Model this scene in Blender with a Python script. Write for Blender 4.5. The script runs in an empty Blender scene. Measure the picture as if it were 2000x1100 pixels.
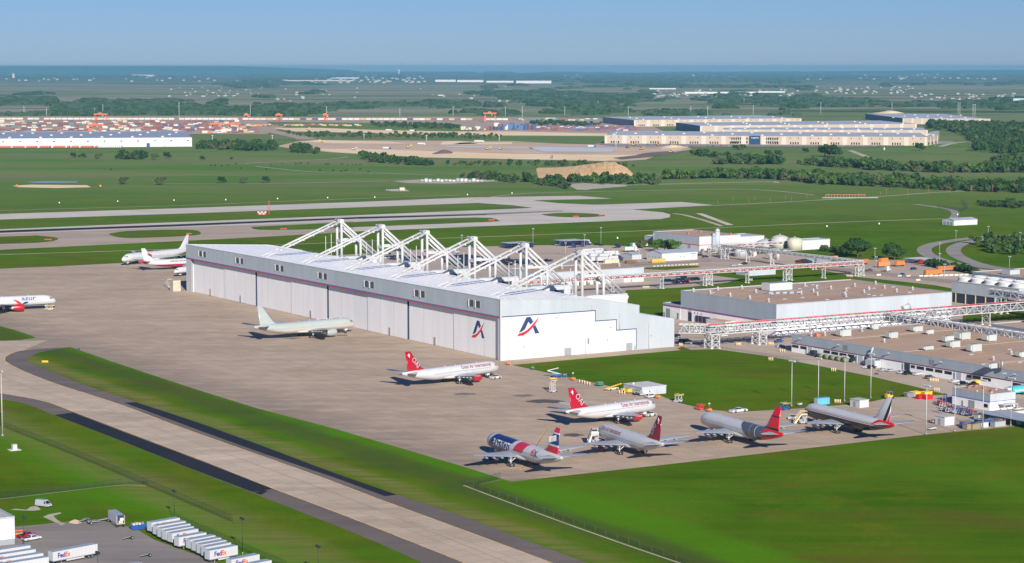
import bpy, bmesh, math, random
import numpy as np
from mathutils import Vector, Matrix
R = math.radians
scene = bpy.context.scene
C = scene.collection
random.seed(7); rng = np.random.default_rng(7)

# ------------------------------------------------------------------ camera
FOC, CAMH, HZ = 4250.0, 150.0, 131.0            # focal length in 1/2000 of the picture width, height (m), eye level row
PITCH = math.atan((550 - HZ) / FOC)
cam_d = bpy.data.cameras.new('camera'); cam = bpy.data.objects.new('camera', cam_d); C.objects.link(cam)
cam_d.sensor_width = 36.0; cam_d.lens = 36.0 * FOC / 2000.0
cam_d.clip_start = 5.0; cam_d.clip_end = 400000.0
cam.location = (0, 0, CAMH); cam.rotation_euler = (R(90) - PITCH, 0, 0)
scene.camera = cam

# ------------------------------------------------------------------ sky and sun
SUN_EL, SUN_AZ = R(24), R(166)                   # azimuth clockwise from +Y
W = bpy.data.worlds.new('World'); scene.world = W; W.use_nodes = True
nt = W.node_tree; nt.nodes.clear()
sky = nt.nodes.new('ShaderNodeTexSky'); sky.sky_type = 'NISHITA'; sky.sun_disc = False
sky.sun_elevation = SUN_EL; sky.sun_rotation = SUN_AZ
sky.altitude = 0; sky.air_density = 1.0; sky.dust_density = 0.0; sky.ozone_density = 10.0
bg = nt.nodes.new('ShaderNodeBackground'); bg.inputs['Strength'].default_value = 0.1
out = nt.nodes.new('ShaderNodeOutputWorld')
tint = nt.nodes.new('ShaderNodeMix'); tint.data_type = 'RGBA'; tint.blend_type = 'MULTIPLY'; tint.inputs[0].default_value = 1.0
tint.inputs[7].default_value = (0.44, 0.48, 0.625, 1)      # clear deep-blue spring air
nt.links.new(sky.outputs[0], tint.inputs[6]); nt.links.new(tint.outputs[2], bg.inputs[0]); nt.links.new(bg.outputs[0], out.inputs[0])
sun_d = bpy.data.lights.new('sun', 'SUN'); sun = bpy.data.objects.new('sun', sun_d); C.objects.link(sun)
sun_d.energy = 5.0; sun_d.angle = R(0.53); sun_d.color = (1.0, 0.94, 0.86)
sd = Vector((math.sin(SUN_AZ) * math.cos(SUN_EL), math.cos(SUN_AZ) * math.cos(SUN_EL), math.sin(SUN_EL)))
sun.rotation_euler = sd.to_track_quat('Z', 'Y').to_euler()
vs = scene.view_settings
vs.view_transform = 'Standard'; vs.look = 'None'; vs.gamma = 1.0; vs.exposure = 0.5; vs.use_curve_mapping = False
cy = scene.cycles
cy.use_denoising = True
try: cy.denoiser = 'OPENIMAGEDENOISE'
except Exception: pass
cy.max_bounces = 5; cy.diffuse_bounces = 3; cy.glossy_bounces = 2; cy.volume_bounces = 1; cy.transparent_max_bounces = 8
cy.caustics_reflective = False; cy.caustics_refractive = False

# ------------------------------------------------------------------ survey helpers
_cp, _sp = math.cos(PITCH), math.sin(PITCH)
def P(px, py, z=0.0):
    """ground plan position (at height z) of a surveyed point"""
    a = (px - 1000) / FOC; b = (550 - py) / FOC
    dx, dy, dz = a, _cp + b * _sp, -_sp + b * _cp
    t = (z - CAMH) / dz
    return Vector((dx * t, dy * t, z))
AZ = R(31.4)
UX = Vector((math.cos(AZ), math.sin(AZ), 0)); UY = Vector((-math.sin(AZ), math.cos(AZ), 0))   # building grid of the airport
OA = P(977.5, 705)
def G(x, y, z=0.0):
    return OA + UX * x + UY * y + Vector((0, 0, z))
def gxy(px, py, z=0.0):
    q = P(px, py, z) - OA
    return q.dot(UX), q.dot(UY)
def at_y(y, px, py):
    """building-grid x and height of a surveyed point lying in the wall plane y"""
    q = P(px, py); a = -OA.dot(UY); b = (q - OA).dot(UY); t = (y - a) / (b - a)
    x0 = -OA.dot(UX)
    return x0 + t * ((q - OA).dot(UX) - x0), CAMH * (1 - t)
def at_x(x, px, py):
    q = P(px, py); a = -OA.dot(UX); b = (q - OA).dot(UX); t = (x - a) / (b - a)
    y0 = -OA.dot(UY)
    return y0 + t * ((q - OA).dot(UY) - y0), CAMH * (1 - t)

# ------------------------------------------------------------------ materials
def lin(c):
    return tuple(((v / 255.0) / 12.92 if v / 255.0 <= 0.04045 else ((v / 255.0 + 0.055) / 1.055) ** 2.4) for v in c)
_mats = {}
def nodes(m):
    m.use_nodes = True; t = m.node_tree; t.nodes.clear()
    o = t.nodes.new('ShaderNodeOutputMaterial'); b = t.nodes.new('ShaderNodeBsdfPrincipled')
    t.links.new(b.outputs[0], o.inputs[0]); return t, b
def mixc(t, fac, a, b, mode='MIX'):
    n = t.nodes.new('ShaderNodeMix'); n.data_type = 'RGBA'; n.blend_type = mode
    for k, v in ((0, fac), (6, a), (7, b)):
        if isinstance(v, bpy.types.NodeSocket): t.links.new(v, n.inputs[k])
        else: n.inputs[k].default_value = (v if k == 0 else (*v[:3], 1))
    return n.outputs[2]
def noise(t, vec, scale, detail=3, rough=0.55, dist=0.0):
    n = t.nodes.new('ShaderNodeTexNoise'); n.inputs['Scale'].default_value = scale
    n.inputs['Detail'].default_value = detail; n.inputs['Roughness'].default_value = rough
    n.inputs['Distortion'].default_value = dist
    t.links.new(vec, n.inputs['Vector']); return n.outputs[0]
def ramp(t, fac, a, b, ca=0.0, cb=1.0):
    n = t.nodes.new('ShaderNodeMapRange'); n.inputs[1].default_value = a; n.inputs[2].default_value = b
    n.inputs[3].default_value = ca; n.inputs[4].default_value = cb
    if isinstance(fac, bpy.types.NodeSocket): t.links.new(fac, n.inputs[0])
    return n.outputs[0]
def math_(t, op, a, b=None):
    n = t.nodes.new('ShaderNodeMath'); n.operation = op
    for k, v in ((0, a), (1, b)):
        if v is None: continue
        if isinstance(v, bpy.types.NodeSocket): t.links.new(v, n.inputs[k])
        else: n.inputs[k].default_value = v
    return n.outputs[0]
def mapped(t, scale=(1, 1, 1), rot=0.0, coord='Object'):
    tc = t.nodes.new('ShaderNodeTexCoord'); mp = t.nodes.new('ShaderNodeMapping')
    mp.inputs['Scale'].default_value = scale; mp.inputs['Rotation'].default_value = (0, 0, rot)
    t.links.new(tc.outputs[coord], mp.inputs[0]); return mp.outputs[0]
def M(name, col=None, rough=0.7, metal=0.0, var=0.12, sc=0.6, coat=0.0, streak=0.0):
    """painted / plain surface with slight uneven weathering; col = linear rgb"""
    if name in _mats: return _mats[name]
    m = bpy.data.materials.new(name); t, b = nodes(m); _mats[name] = m
    v = mapped(t)
    f = ramp(t, noise(t, v, sc, 4), 0.3, 0.7, 1 - var, 1 + var * 0.6)
    c = mixc(t, 1.0, col, (1, 1, 1), 'MULTIPLY')
    n = t.nodes.new('ShaderNodeVectorMath'); n.operation = 'SCALE'
    t.links.new(c, n.inputs[0]); t.links.new(f, n.inputs[3])
    col_s = n.outputs[0]
    if streak:
        v2 = mapped(t, (0.9, 0.9, 0.06))
        s = ramp(t, noise(t, v2, 1.2, 3), 0.48, 0.72, 0, streak)
        col_s = mixc(t, s, col_s, tuple(k * 0.45 for k in col))
    t.links.new(col_s, b.inputs['Base Color'])
    b.inputs['Roughness'].default_value = rough; b.inputs['Metallic'].default_value = metal
    b.inputs['Coat Weight'].default_value = coat
    return m
def glassmat(name='dark_glass', col=(0.02, 0.025, 0.03)):
    if name in _mats: return _mats[name]
    m = M(name, col, 0.12, 0.0, 0.05); return m

# ------------------------------------------------------------------ mesh builder
class MB:
    def __init__(s): s.v = []; s.f = []; s.m = []; s.mats = []; s.sm = []
    def mi(s, m):
        if m not in s.mats: s.mats.append(m)
        return s.mats.index(m)
    def face(s, pts, m, smooth=False):
        k = len(s.v); s.v += [tuple(p) for p in pts]; s.f.append(tuple(range(k, k + len(pts)))); s.m.append(s.mi(m)); s.sm.append(smooth)
    def box(s, x0, x1, y0, y1, z0, z1, m, top=None, bottom=True):
        k = len(s.v)
        s.v += [(x0, y0, z0), (x1, y0, z0), (x1, y1, z0), (x0, y1, z0), (x0, y0, z1), (x1, y0, z1), (x1, y1, z1), (x0, y1, z1)]
        fs = [(0, 1, 5, 4), (1, 2, 6, 5), (2, 3, 7, 6), (3, 0, 4, 7), (4, 5, 6, 7)] + ([(3, 2, 1, 0)] if bottom else [])
        a = s.mi(m); b = s.mi(top) if top else a
        for i, f in enumerate(fs):
            s.f.append(tuple(k + j for j in f)); s.m.append(b if i == 4 else a); s.sm.append(False)
    def prism(s, pts, axis, a, b, m, caps=True, smooth=False):
        """extrude a 2-D outline along axis ('x','y','z') from a to b"""
        def q(p, t):
            return {'x': (t, p[0], p[1]), 'y': (p[0], t, p[1]), 'z': (p[0], p[1], t)}[axis]
        k = len(s.v); n = len(pts); s.v += [q(p, a) for p in pts] + [q(p, b) for p in pts]; mi = s.mi(m)
        for i in range(n):
            j = (i + 1) % n; s.f.append((k + i, k + j, k + n + j, k + n + i)); s.m.append(mi); s.sm.append(smooth)
        if caps:
            s.f.append(tuple(k + i for i in reversed(range(n)))); s.f.append(tuple(k + n + i for i in range(n))); s.m += [mi, mi]; s.sm += [False, False]
    def loft(s, rings, m, cap=True, smooth=True, closed=True):
        k = len(s.v); n = len(rings[0]); mi = s.mi(m)
        for r in rings: s.v += [tuple(p) for p in r]
        for i in range(len(rings) - 1):
            for j in range(n if closed else n - 1):
                j2 = (j + 1) % n
                s.f.append((k + i * n + j, k + i * n + j2, k + (i + 1) * n + j2, k + (i + 1) * n + j)); s.m.append(mi); s.sm.append(smooth)
        if cap:
            s.f.append(tuple(k + j for j in reversed(range(n)))); s.f.append(tuple(k + (len(rings) - 1) * n + j for j in range(n))); s.m += [mi, mi]; s.sm += [False, False]
    def tube(s, p0, p1, r0, m, r1=None, n=8, smooth=True):
        p0 = Vector(p0); p1 = Vector(p1); r1 = r0 if r1 is None else r1
        d = (p1 - p0).normalized(); a = d.orthogonal().normalized(); b = d.cross(a)
        rings = [[p + (a * math.cos(t) + b * math.sin(t)) * r for t in [2 * math.pi * i / n for i in range(n)]] for p, r in ((p0, r0), (p1, r1))]
        s.loft(rings, m, True, smooth)
    def beam(s, p0, p1, w, m, h=None):
        """square-section member"""
        p0 = Vector(p0); p1 = Vector(p1); h = h or w
        d = (p1 - p0).normalized(); up = Vector((0, 0, 1))
        if abs(d.z) > 0.98: up = Vector((1, 0, 0))
        a = d.cross(up).normalized() * (w / 2); b = a.cross(d).normalized() * (h / 2)
        s.loft([[p + a + b, p - a + b, p - a - b, p + a - b] for p in (p0, p1)], m, True, False)
    def sphere(s, c, r, m, n=10, k=6, sz=1.0):
        rings = []
        for i in range(k + 1):
            t = math.pi * i / k - math.pi / 2
            rings.append([(c[0] + max(r * math.cos(t), 1e-3) * math.cos(a), c[1] + max(r * math.cos(t), 1e-3) * math.sin(a), c[2] + r * sz * math.sin(t)) for a in [2 * math.pi * j / n for j in range(n)]])
        s.loft(rings, m, True, True)
    def mesh(s, name):
        me = bpy.data.meshes.new(name); me.from_pydata(s.v, [], s.f)
        for m in s.mats: me.materials.append(m)
        me.polygons.foreach_set('material_index', s.m); me.polygons.foreach_set('use_smooth', s.sm)
        me.validate(clean_customdata=False); me.update(); return me
    def build(s, name, parent=None, fix=True):
        me = s.mesh(name)
        if fix:
            bm = bmesh.new(); bm.from_mesh(me); bmesh.ops.recalc_face_normals(bm, faces=bm.faces); bm.to_mesh(me); bm.free()
        o = bpy.data.objects.new(name, me); C.objects.link(o)
        if parent is not None: o.parent = parent
        return o
def thing(name, label, cat, loc=(0, 0, 0), rz=0.0, group=None):
    o = bpy.data.objects.new(name, None); C.objects.link(o); o.location = loc; o.rotation_euler = (0, 0, rz)
    o.empty_display_size = 1.0
    o['label'] = label; o['category'] = cat
    if group: o['group'] = group
    return o
def gthing(name, label, cat, x, y, group=None, z=0.0, rz=0.0):
    return thing(name, label, cat, G(x, y, z), AZ + rz, group)
def tag(o, label, cat, group=None):
    o['label'] = label; o['category'] = cat
    if group: o['group'] = group
    return o
def struct(o, kind='structure', label=None):
    o['kind'] = kind
    if label: o['label'] = label
    return o
def place(src, name, label, loc, rz, group=None, sc=1.0):
    """copy of a thing with its parts and sub-parts"""
    r = src.copy(); C.objects.link(r); r.location = loc; r.rotation_euler = (0, 0, rz); r.name = name
    r['label'] = label
    if group: r['group'] = group
    for ch in KIDS.get(src.name, ()):
        c = ch.copy(); C.objects.link(c); c.parent = r
        for g in KIDS.get(ch.name, ()):
            d = g.copy(); C.objects.link(d); d.parent = c
    return r
KIDS = {}
def remember(o):
    """note a prototype's parts once, so copies are quick"""
    KIDS[o.name] = list(o.children)
    for c in o.children: KIDS[c.name] = list(c.children)
    return o
def paint(o, mat, slot=0):
    o.material_slots[slot].link = 'OBJECT'; o.material_slots[slot].material = mat
def smooth_line(pts, n=6):
    out = []
    for i in range(len(pts) - 1):
        p0 = pts[max(i - 1, 0)]; p1 = pts[i]; p2 = pts[i + 1]; p3 = pts[min(i + 2, len(pts) - 1)]
        for k in range(n):
            t = k / n
            out.append(tuple(0.5 * ((2 * p1[j]) + (-p0[j] + p2[j]) * t + (2 * p0[j] - 5 * p1[j] + 4 * p2[j] - p3[j]) * t * t + (-p0[j] + 3 * p1[j] - 3 * p2[j] + p3[j]) * t ** 3) for j in (0, 1)))
    out.append(tuple(pts[-1])); return out
def text_mesh(body, size, bold=0.0, shear=0.0, depth=0.0, font_space=1.0):
    cu = bpy.data.curves.new('lettering', 'FONT'); cu.body = body; cu.size = size; cu.offset = bold; cu.shear = shear; cu.space_character = font_space
    cu.extrude = depth; cu.resolution_u = 3; cu.align_x = 'LEFT'
    o = bpy.data.objects.new('lettering', cu); C.objects.link(o)
    dg = bpy.context.evaluated_depsgraph_get(); dg.update()
    me = bpy.data.meshes.new_from_object(o.evaluated_get(dg))
    bpy.data.objects.remove(o); bpy.data.curves.remove(cu)
    return me
def flat_text(body, size, mat, origin, xdir, parent, name='lettering', bold=0.0, up=(0, 0, 1), width=None, depth=0.0):
    """lettering standing on a flat wall"""
    me = text_mesh(body, size, bold, depth=depth)
    X = Vector(xdir).normalized(); Z = Vector(up); k = 1.0
    if width:
        w = max(v.co.x for v in me.vertices) - min(v.co.x for v in me.vertices); k = width / w
    nrm = X.cross(Z)
    for v in me.vertices:
        v.co = Vector(origin) + X * (v.co.x * k) + Z * v.co.y + nrm * v.co.z
    me.materials.clear(); me.materials.append(mat)
    o = bpy.data.objects.new(name, me); C.objects.link(o); o.parent = parent; return o
# ================================================================== ground
def line_dist(t, sep, a, b):
    """signed distance (m) of the shading point from the line a-b on the ground"""
    d = (b - a); n = Vector((-d.y, d.x)).normalized(); c = n.dot(Vector((a.x, a.y)))
    return math_(t, 'SUBTRACT', math_(t, 'ADD', math_(t, 'MULTIPLY', sep.outputs[0], n.x), math_(t, 'MULTIPLY', sep.outputs[1], n.y)), c)
def grass_mat(name, near=True):
    m = bpy.data.materials.new(name); t, b = nodes(m)
    tc = t.nodes.new('ShaderNodeTexCoord'); v = tc.outputs['Object']
    sep = t.nodes.new('ShaderNodeSeparateXYZ'); t.links.new(v, sep.inputs[0])
    fine = noise(t, v, 0.5, 6, 0.7); mid = noise(t, v, 0.035, 5, 0.6, 0.4); big = noise(t, v, 0.0075, 4, 0.6)
    c = mixc(t, ramp(t, mid, 0.32, 0.68), (0.062, 0.150, 0.003), (0.115, 0.175, 0.006))
    c = mixc(t, ramp(t, big, 0.42, 0.62), c, (0.05, 0.13, 0.002))
    c = mixc(t, ramp(t, noise(t, v, 0.011, 4, 0.6, 0.5), 0.50, 0.66, 0, 0.85), c, (0.075, 0.215, 0.004))
    # mowing direction streaks
    vm = mapped(t, (0.012, 0.13, 1), 1.01)
    c = mixc(t, ramp(t, noise(t, vm, 1.0, 3), 0.4, 0.62, 0, 0.45), c, (0.12, 0.18, 0.008))
    pat = noise(t, v, 0.022, 6, 0.68, 0.8)
    c = mixc(t, ramp(t, pat, 0.50, 0.64, 0, 0.8), c, (0.135, 0.165, 0.008))
    pat2 = noise(t, mapped(t, (0.009, 0.02, 1), 0.6), 1.0, 5, 0.65, 0.5)
    c = mixc(t, ramp(t, pat2, 0.53, 0.66, 0, 0.75), c, (0.115, 0.105, 0.015))
    # straw coloured worn bands running beside the taxiway
    a, e = P(220, 770), P(1147, 1100)
    ld = line_dist(t, sep, a.xy.to_3d(), e.xy.to_3d())
    nz = math_(t, 'MULTIPLY', math_(t, 'SUBTRACT', noise(t, v, 0.03, 4), 0.5), 12.0)
    d2 = math_(t, 'ADD', ld, nz)
    def band(lo, hi, soft):
        return math_(t, 'MULTIPLY', ramp(t, d2, lo - soft, lo + soft), ramp(t, d2, hi - soft, hi + soft, 1, 0))
    straw = mixc(t, fine, (0.17, 0.165, 0.045), (0.30, 0.26, 0.10))
    streak = ramp(t, noise(t, mapped(t, (0.02, 0.25, 1), 1.007), 1.0, 5), 0.35, 0.65, 0.2, 0.9)
    c = mixc(t, math_(t, 'MULTIPLY', band(1.5, 12, 3), streak), c, straw)
    vivid = ramp(t, noise(t, mapped(t, (0.02, 0.08, 1), 1.007), 1.0, 4), 0.3, 0.6, 0.35, 0.95)
    c = mixc(t, math_(t, 'MULTIPLY', band(36, 60, 4), vivid), c, (0.085, 0.235, 0.004))
    c = mixc(t, math_(t, 'MULTIPLY', band(-92, -68, 6), vivid), c, (0.085, 0.235, 0.004))
    c = mixc(t, math_(t, 'MULTIPLY', band(20, 38, 4), 0.55), c, (0.065, 0.085, 0.03))
    c = mixc(t, math_(t, 'MULTIPLY', band(-80, -58, 5), math_(t, 'MULTIPLY', streak, 0.75)), c, straw)
    # rank, drier pasture further out
    far = ramp(t, sep.outputs[1], 2000, 2900)
    big2 = noise(t, mapped(t, (0.0016, 0.006, 1)), 1.0, 5, 0.62, 0.6)
    pasture = mixc(t, ramp(t, big2, 0.38, 0.66), (0.11, 0.215, 0.045), (0.21, 0.25, 0.09))
    c = mixc(t, math_(t, 'MULTIPLY', far, 0.85), c, pasture)
    brown = ramp(t, noise(t, mapped(t, (0.0011, 0.0045, 1)), 1.0, 4, 0.6), 0.5, 0.72)
    c = mixc(t, math_(t, 'MULTIPLY', math_(t, 'MULTIPLY', far, brown), 0.8), c, (0.24, 0.21, 0.12))
    # flower patches
    fl = ramp(t, noise(t, mapped(t, (0.012, 0.05, 1)), 1.0, 6, 0.75), 0.60, 0.70, 0, 1)
    zone = math_(t, 'MULTIPLY', ramp(t, sep.outputs[1], 1560, 1640), ramp(t, sep.outputs[1], 2050, 1950))
    zone = math_(t, 'MULTIPLY', zone, ramp(t, sep.outputs[0], 170, 230))
    c = mixc(t, math_(t, 'MULTIPLY', math_(t, 'MULTIPLY', fl, zone), 0.6), c, (0.25, 0.30, 0.02))
    # patchwork of ploughed land, scrub and pasture towards the horizon
    dist = ramp(t, sep.outputs[1], 5800, 7200)
    n1 = noise(t, mapped(t, (0.00028, 0.0011, 1)), 1.0, 5, 0.6, 0.5); n2 = noise(t, mapped(t, (0.00045, 0.0016, 1), 0.3), 1.0, 6, 0.68, 0.4)
    fld = mixc(t, ramp(t, n1, 0.40, 0.60), (0.33, 0.29, 0.21), (0.18, 0.22, 0.10))
    fld = mixc(t, ramp(t, n2, 0.54, 0.60), fld, (0.04, 0.075, 0.03))
    farther = ramp(t, sep.outputs[1], 17000, 26000, 0, 0.6)
    fld = mixc(t, farther, fld, (0.02, 0.042, 0.02))
    c = mixc(t, dist, c, fld)
    c = mixc(t, ramp(t, fine, 0.35, 0.7, 0, 0.28), c, (0.03, 0.07, 0.006))
    t.links.new(c, b.inputs['Base Color']); b.inputs['Roughness'].default_value = 0.95
    b.inputs['Specular IOR Level'].default_value = 0.0
    return m
GRASS = grass_mat('grass')
gm = MB(); xs = [-60000, -9000, -1500, 1500, 9000, 60000]; ys = [-3000, 400, 2500, 9000, 30000, 56000]
for i in range(5):
    for j in range(5):
        gm.face([(xs[i], ys[j], 0), (xs[i + 1], ys[j], 0), (xs[i + 1], ys[j + 1], 0), (xs[i], ys[j + 1], 0)], GRASS)
struct(gm.build('ground', fix=False))

def pave_mat(name, c1, c2, dark, rot=1.02, stain=0.5, joints=True, rough=0.9, band=None):
    if name in _mats: return _mats[name]
    m = bpy.data.materials.new(name); t, b = nodes(m); _mats[name] = m
    v = mapped(t)
    c = mixc(t, ramp(t, noise(t, v, 0.012, 5, 0.6, 0.6), 0.35, 0.65), c1, c2)
    s = noise(t, mapped(t, (0.006, 0.045, 1), rot), 1.0, 7, 0.75, 0.25)
    c = mixc(t, ramp(t, s, 0.50, 0.66, 0, stain), c, dark)
    s2 = noise(t, mapped(t, (0.012, 0.11, 1), rot), 1.0, 5, 0.7)
    c = mixc(t, ramp(t, s2, 0.5, 0.7, 0, 0.38), c, tuple(min(1, k * 1.35) for k in c2))
    c = mixc(t, ramp(t, noise(t, v, 0.9, 4, 0.7), 0.3, 0.7, 0, 0.22), c, dark)
    if band:                                                   # grime that has washed down to the low edge
        sp = t.nodes.new('ShaderNodeSeparateXYZ'); t.links.new(v, sp.inputs[0])
        d = math_(t, 'ADD', line_dist(t, sp, band[0].xy.to_3d(), band[1].xy.to_3d()), math_(t, 'MULTIPLY', math_(t, 'SUBTRACT', noise(t, mapped(t, (0.03, 0.12, 1), 1.35), 1.0, 6, 0.75), 0.5), 75.0))
        f = ramp(t, d, 4, 34, 0.72, 0)
        c = mixc(t, math_(t, 'MULTIPLY', f, ramp(t, noise(t, mapped(t, (0.02, 0.16, 1), 1.02), 1.0, 5, 0.7), 0.3, 0.6, 0.35, 1)), c, dark)
    if joints:
        br = t.nodes.new('ShaderNodeTexBrick'); t.links.new(mapped(t, (1, 1, 1), -AZ), br.inputs['Vector'])
        br.inputs['Color1'].default_value = (1, 1, 1, 1); br.inputs['Color2'].default_value = (0.84, 0.84, 0.84, 1); br.inputs['Mortar'].default_value = (0.62, 0.62, 0.62, 1)
        br.inputs['Scale'].default_value = 1.0; br.inputs['Brick Width'].default_value = 7.6; br.inputs['Row Height'].default_value = 7.6
        br.inputs['Mortar Size'].default_value = 0.14; br.offset = 0.0
        c = mixc(t, 0.8, c, br.outputs[0], 'MULTIPLY')
    t.links.new(c, b.inputs['Base Color']); b.inputs['Roughness'].default_value = rough
    b.inputs['Specular IOR Level'].default_value = 0.2
    return m
APRON = pave_mat('apron_concrete', (0.47, 0.355, 0.255), (0.54, 0.415, 0.305), (0.24, 0.19, 0.15), stain=0.34, band=(P(155, 684), P(998, 941)))
TAXI = pave_mat('taxiway_concrete', (0.52, 0.41, 0.30), (0.60, 0.48, 0.36), (0.3, 0.24, 0.19), rot=1.007)
YARD = pave_mat('yard_concrete', (0.46, 0.36, 0.275), (0.53, 0.425, 0.335), (0.25, 0.2, 0.16), joints=False)
RUNW = pave_mat('runway_concrete', (0.55, 0.49, 0.42), (0.63, 0.57, 0.5), (0.38, 0.33, 0.28), rot=-0.52, joints=False)
BROWNT = pave_mat('old_taxiway_concrete', (0.42, 0.325, 0.25), (0.49, 0.39, 0.305), (0.2, 0.16, 0.135), rot=-0.52, joints=False)
SHOULD = pave_mat('shoulder_asphalt', (0.155, 0.127, 0.112), (0.19, 0.156, 0.135), (0.06, 0.05, 0.05), rot=1.007, joints=False)
NEWASP = pave_mat('fresh_asphalt', (0.014, 0.015, 0.021), (0.02, 0.021, 0.028), (0.01, 0.01, 0.014), rot=1.007, joints=False)
ROADM = pave_mat('road_asphalt', (0.29, 0.265, 0.235), (0.34, 0.31, 0.275), (0.12, 0.11, 0.1), joints=False)
PATHM = pave_mat('track_gravel', (0.46, 0.41, 0.31), (0.54, 0.48, 0.37), (0.2, 0.18, 0.13), joints=False)
YLINE = M('taxiway_yellow_paint', (0.72, 0.48, 0.2), 0.8, 0, 0.3, 0.2)
WLINE = M('white_paint_line', (0.5, 0.48, 0.44), 0.8, 0, 0.3, 0.2)
DIRT = pave_mat('graded_dirt', (0.88, 0.62, 0.36), (0.95, 0.74, 0.47), (0.5, 0.34, 0.2), rot=0.0, stain=0.3, joints=False)
DIRT2 = pave_mat('dark_dirt', (0.58, 0.41, 0.28), (0.68, 0.50, 0.35), (0.3, 0.21, 0.15), rot=0.0, joints=False)
SLAB = pave_mat('grey_slab', (0.50, 0.52, 0.55), (0.58, 0.6, 0.62), (0.42, 0.44, 0.47), joints=False)
def sheet(name, pts, z, mat, world=False, kind='structure'):
    b = MB(); b.face([(p[0], p[1], z) for p in (pts if world else [P(*q) for q in pts])], mat)
    me = b.mesh(name); bm = bmesh.new(); bm.from_mesh(me); bmesh.ops.triangulate(bm, faces=bm.faces)
    for f in bm.faces:
        if f.normal.z < 0: f.normal_flip()
    bm.to_mesh(me); bm.free()
    o = bpy.data.objects.new(name, me); C.objects.link(o); return struct(o, kind)
def strip(name, pts, width, z, mat, n=5):
    w = [P(*p) for p in (smooth_line(pts, n) if n > 1 else pts)]
    b = MB(); L = []
    for i, p in enumerate(w):
        d = (w[min(i + 1, len(w) - 1)] - w[max(i - 1, 0)]).normalized(); q = Vector((-d.y, d.x, 0)) * width / 2
        L.append((p + q, p - q))
    for i in range(len(w) - 1):
        a, c = L[i], L[i + 1]
        b.face([(a[1].x, a[1].y, z), (c[1].x, c[1].y, z), (c[0].x, c[0].y, z), (a[0].x, a[0].y, z)], mat)
    o = b.build(name, fix=False); return struct(o)
S_ = smooth_line
# parking apron round the hangar
sheet('apron', [(-120, 529), (0, 525), (100, 521), (237, 514), (363, 505), (620, 500), (1000, 560), (1350, 670), (1322, 681), (1330, 684), (1000, 713),
    (1100, 735), (1240, 765), (1290, 773), (1325, 787), (1380, 800), (1440, 805), (1560, 798), (1660, 790), (1700, 779), (1800, 766), (2100, 790), (2100, 819), (2000, 831), (1808, 849), (1600, 873), (1300, 907.5), (998, 941),
    (900, 910), (655, 838), (500, 797), (400, 766), (320, 740), (230, 710), (155, 684), (135, 677.5), (75, 681), (37, 686), (15, 694), (9, 701), (50, 727), (20, 760), (-120, 740)], 0.02, APRON)
# taxiway in the foreground
sheet('taxiway', [(-120, 655), (0, 667), (92, 665), (9, 700)] + S_([(10, 706), (50, 727), (112, 751), (175, 771), (250, 796), (375, 843), (600, 922.5), (742, 976), (900, 1034), (1078, 1100), (1200, 1147)], 3)
      + S_([(980, 1130), (900, 1096), (800, 1056), (650, 997.5), (530, 952.5), (400, 901), (252, 845), (140, 802.5), (85, 783), (0, 768), (-120, 742)], 3), 0.026, TAXI)
inner = S_([(135, 677.5), (75, 681), (37, 686), (15, 694), (9, 701), (14, 709), (50, 727), (112, 751), (175, 771), (250, 796), (375, 843), (600, 922.5), (742, 976), (900, 1034), (1078, 1100), (1200, 1147)], 4)
outer = S_([(135, 679), (100, 684), (68, 692), (54, 701), (58, 708), (100, 725), (160, 750), (220, 770), (287, 792), (387, 825), (500, 866), (650, 922.5), (775, 966), (900, 1007.5), (1000, 1045), (1147, 1100), (1270, 1147)], 4)
sheet('taxiway_shoulder', inner + outer[::-1], 0.034, SHOULD)
lo_in = S_([(0, 768), (85, 783), (140, 802.5), (252, 845), (400, 901), (530, 952.5), (650, 997.5), (800, 1056), (900, 1096), (1000, 1137)], 4)
lo_out = S_([(0, 780), (50, 789), (102, 810), (160, 832), (250, 867), (375, 917), (490, 962), (600, 1005), (700, 1045), (775, 1077), (900, 1135)], 4)
sheet('taxiway_shoulder', [(-120, 741)] + lo_in + lo_out[::-1] + [(-120, 760)], 0.034, SHOULD)
sheet('asphalt_patch', [(242, 787), (265, 785.5), (387, 825.5), (500, 866.5), (650, 923), (775, 966.5), (752, 969.5), (660, 935.5), (500, 881), (400, 845), (347, 825)], 0.042, NEWASP)
sheet('asphalt_patch', [(106, 811), (142, 806), (252, 848), (400, 903.5), (500, 942.5), (534, 955), (494, 961.5), (375, 916.5), (250, 866.5), (160, 831.5)], 0.042, NEWASP)
sheet('asphalt_patch', [(496, 963), (512, 958), (524, 959), (510, 967)], 0.042, NEWASP)
strip('taxiway_line', [(135, 678), (75, 681.5), (37, 686), (15, 694), (9, 701), (14, 709), (50, 727), (112, 751), (175, 771), (250, 796), (375, 843), (600, 922.5), (742, 976), (900, 1034), (1078, 1100), (1200, 1147)], 0.55, 0.05, YLINE)
strip('taxiway_line', [(-60, 760), (0, 768), (85, 783.5), (140, 803), (252, 845.5), (400, 901.5), (530, 953), (650, 998), (800, 1056.5), (900, 1096.5), (1000, 1137)], 0.55, 0.05, YLINE)
strip('taxiway_line', [(-60, 700), (0, 733), (100, 770), (250, 818), (400, 872), (560, 930), (700, 982), (900, 1062), (1000, 1103)], 0.25, 0.05, M('worn_yellow_paint', (0.34, 0.25, 0.14), 0.9, 0, 0.3, 0.1))
strip('apron_line', [(1072, 832), (1048, 868)], 0.8, 0.05, YLINE, 1)
strip('apron_line', [(1028, 898), (1017, 919)], 0.8, 0.05, YLINE, 1)
strip('apron_line', [(1071, 833.5), (1018, 917)], 0.25, 0.055, M('black_paint_line', (0.03, 0.03, 0.03), 0.8), 1)
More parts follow.
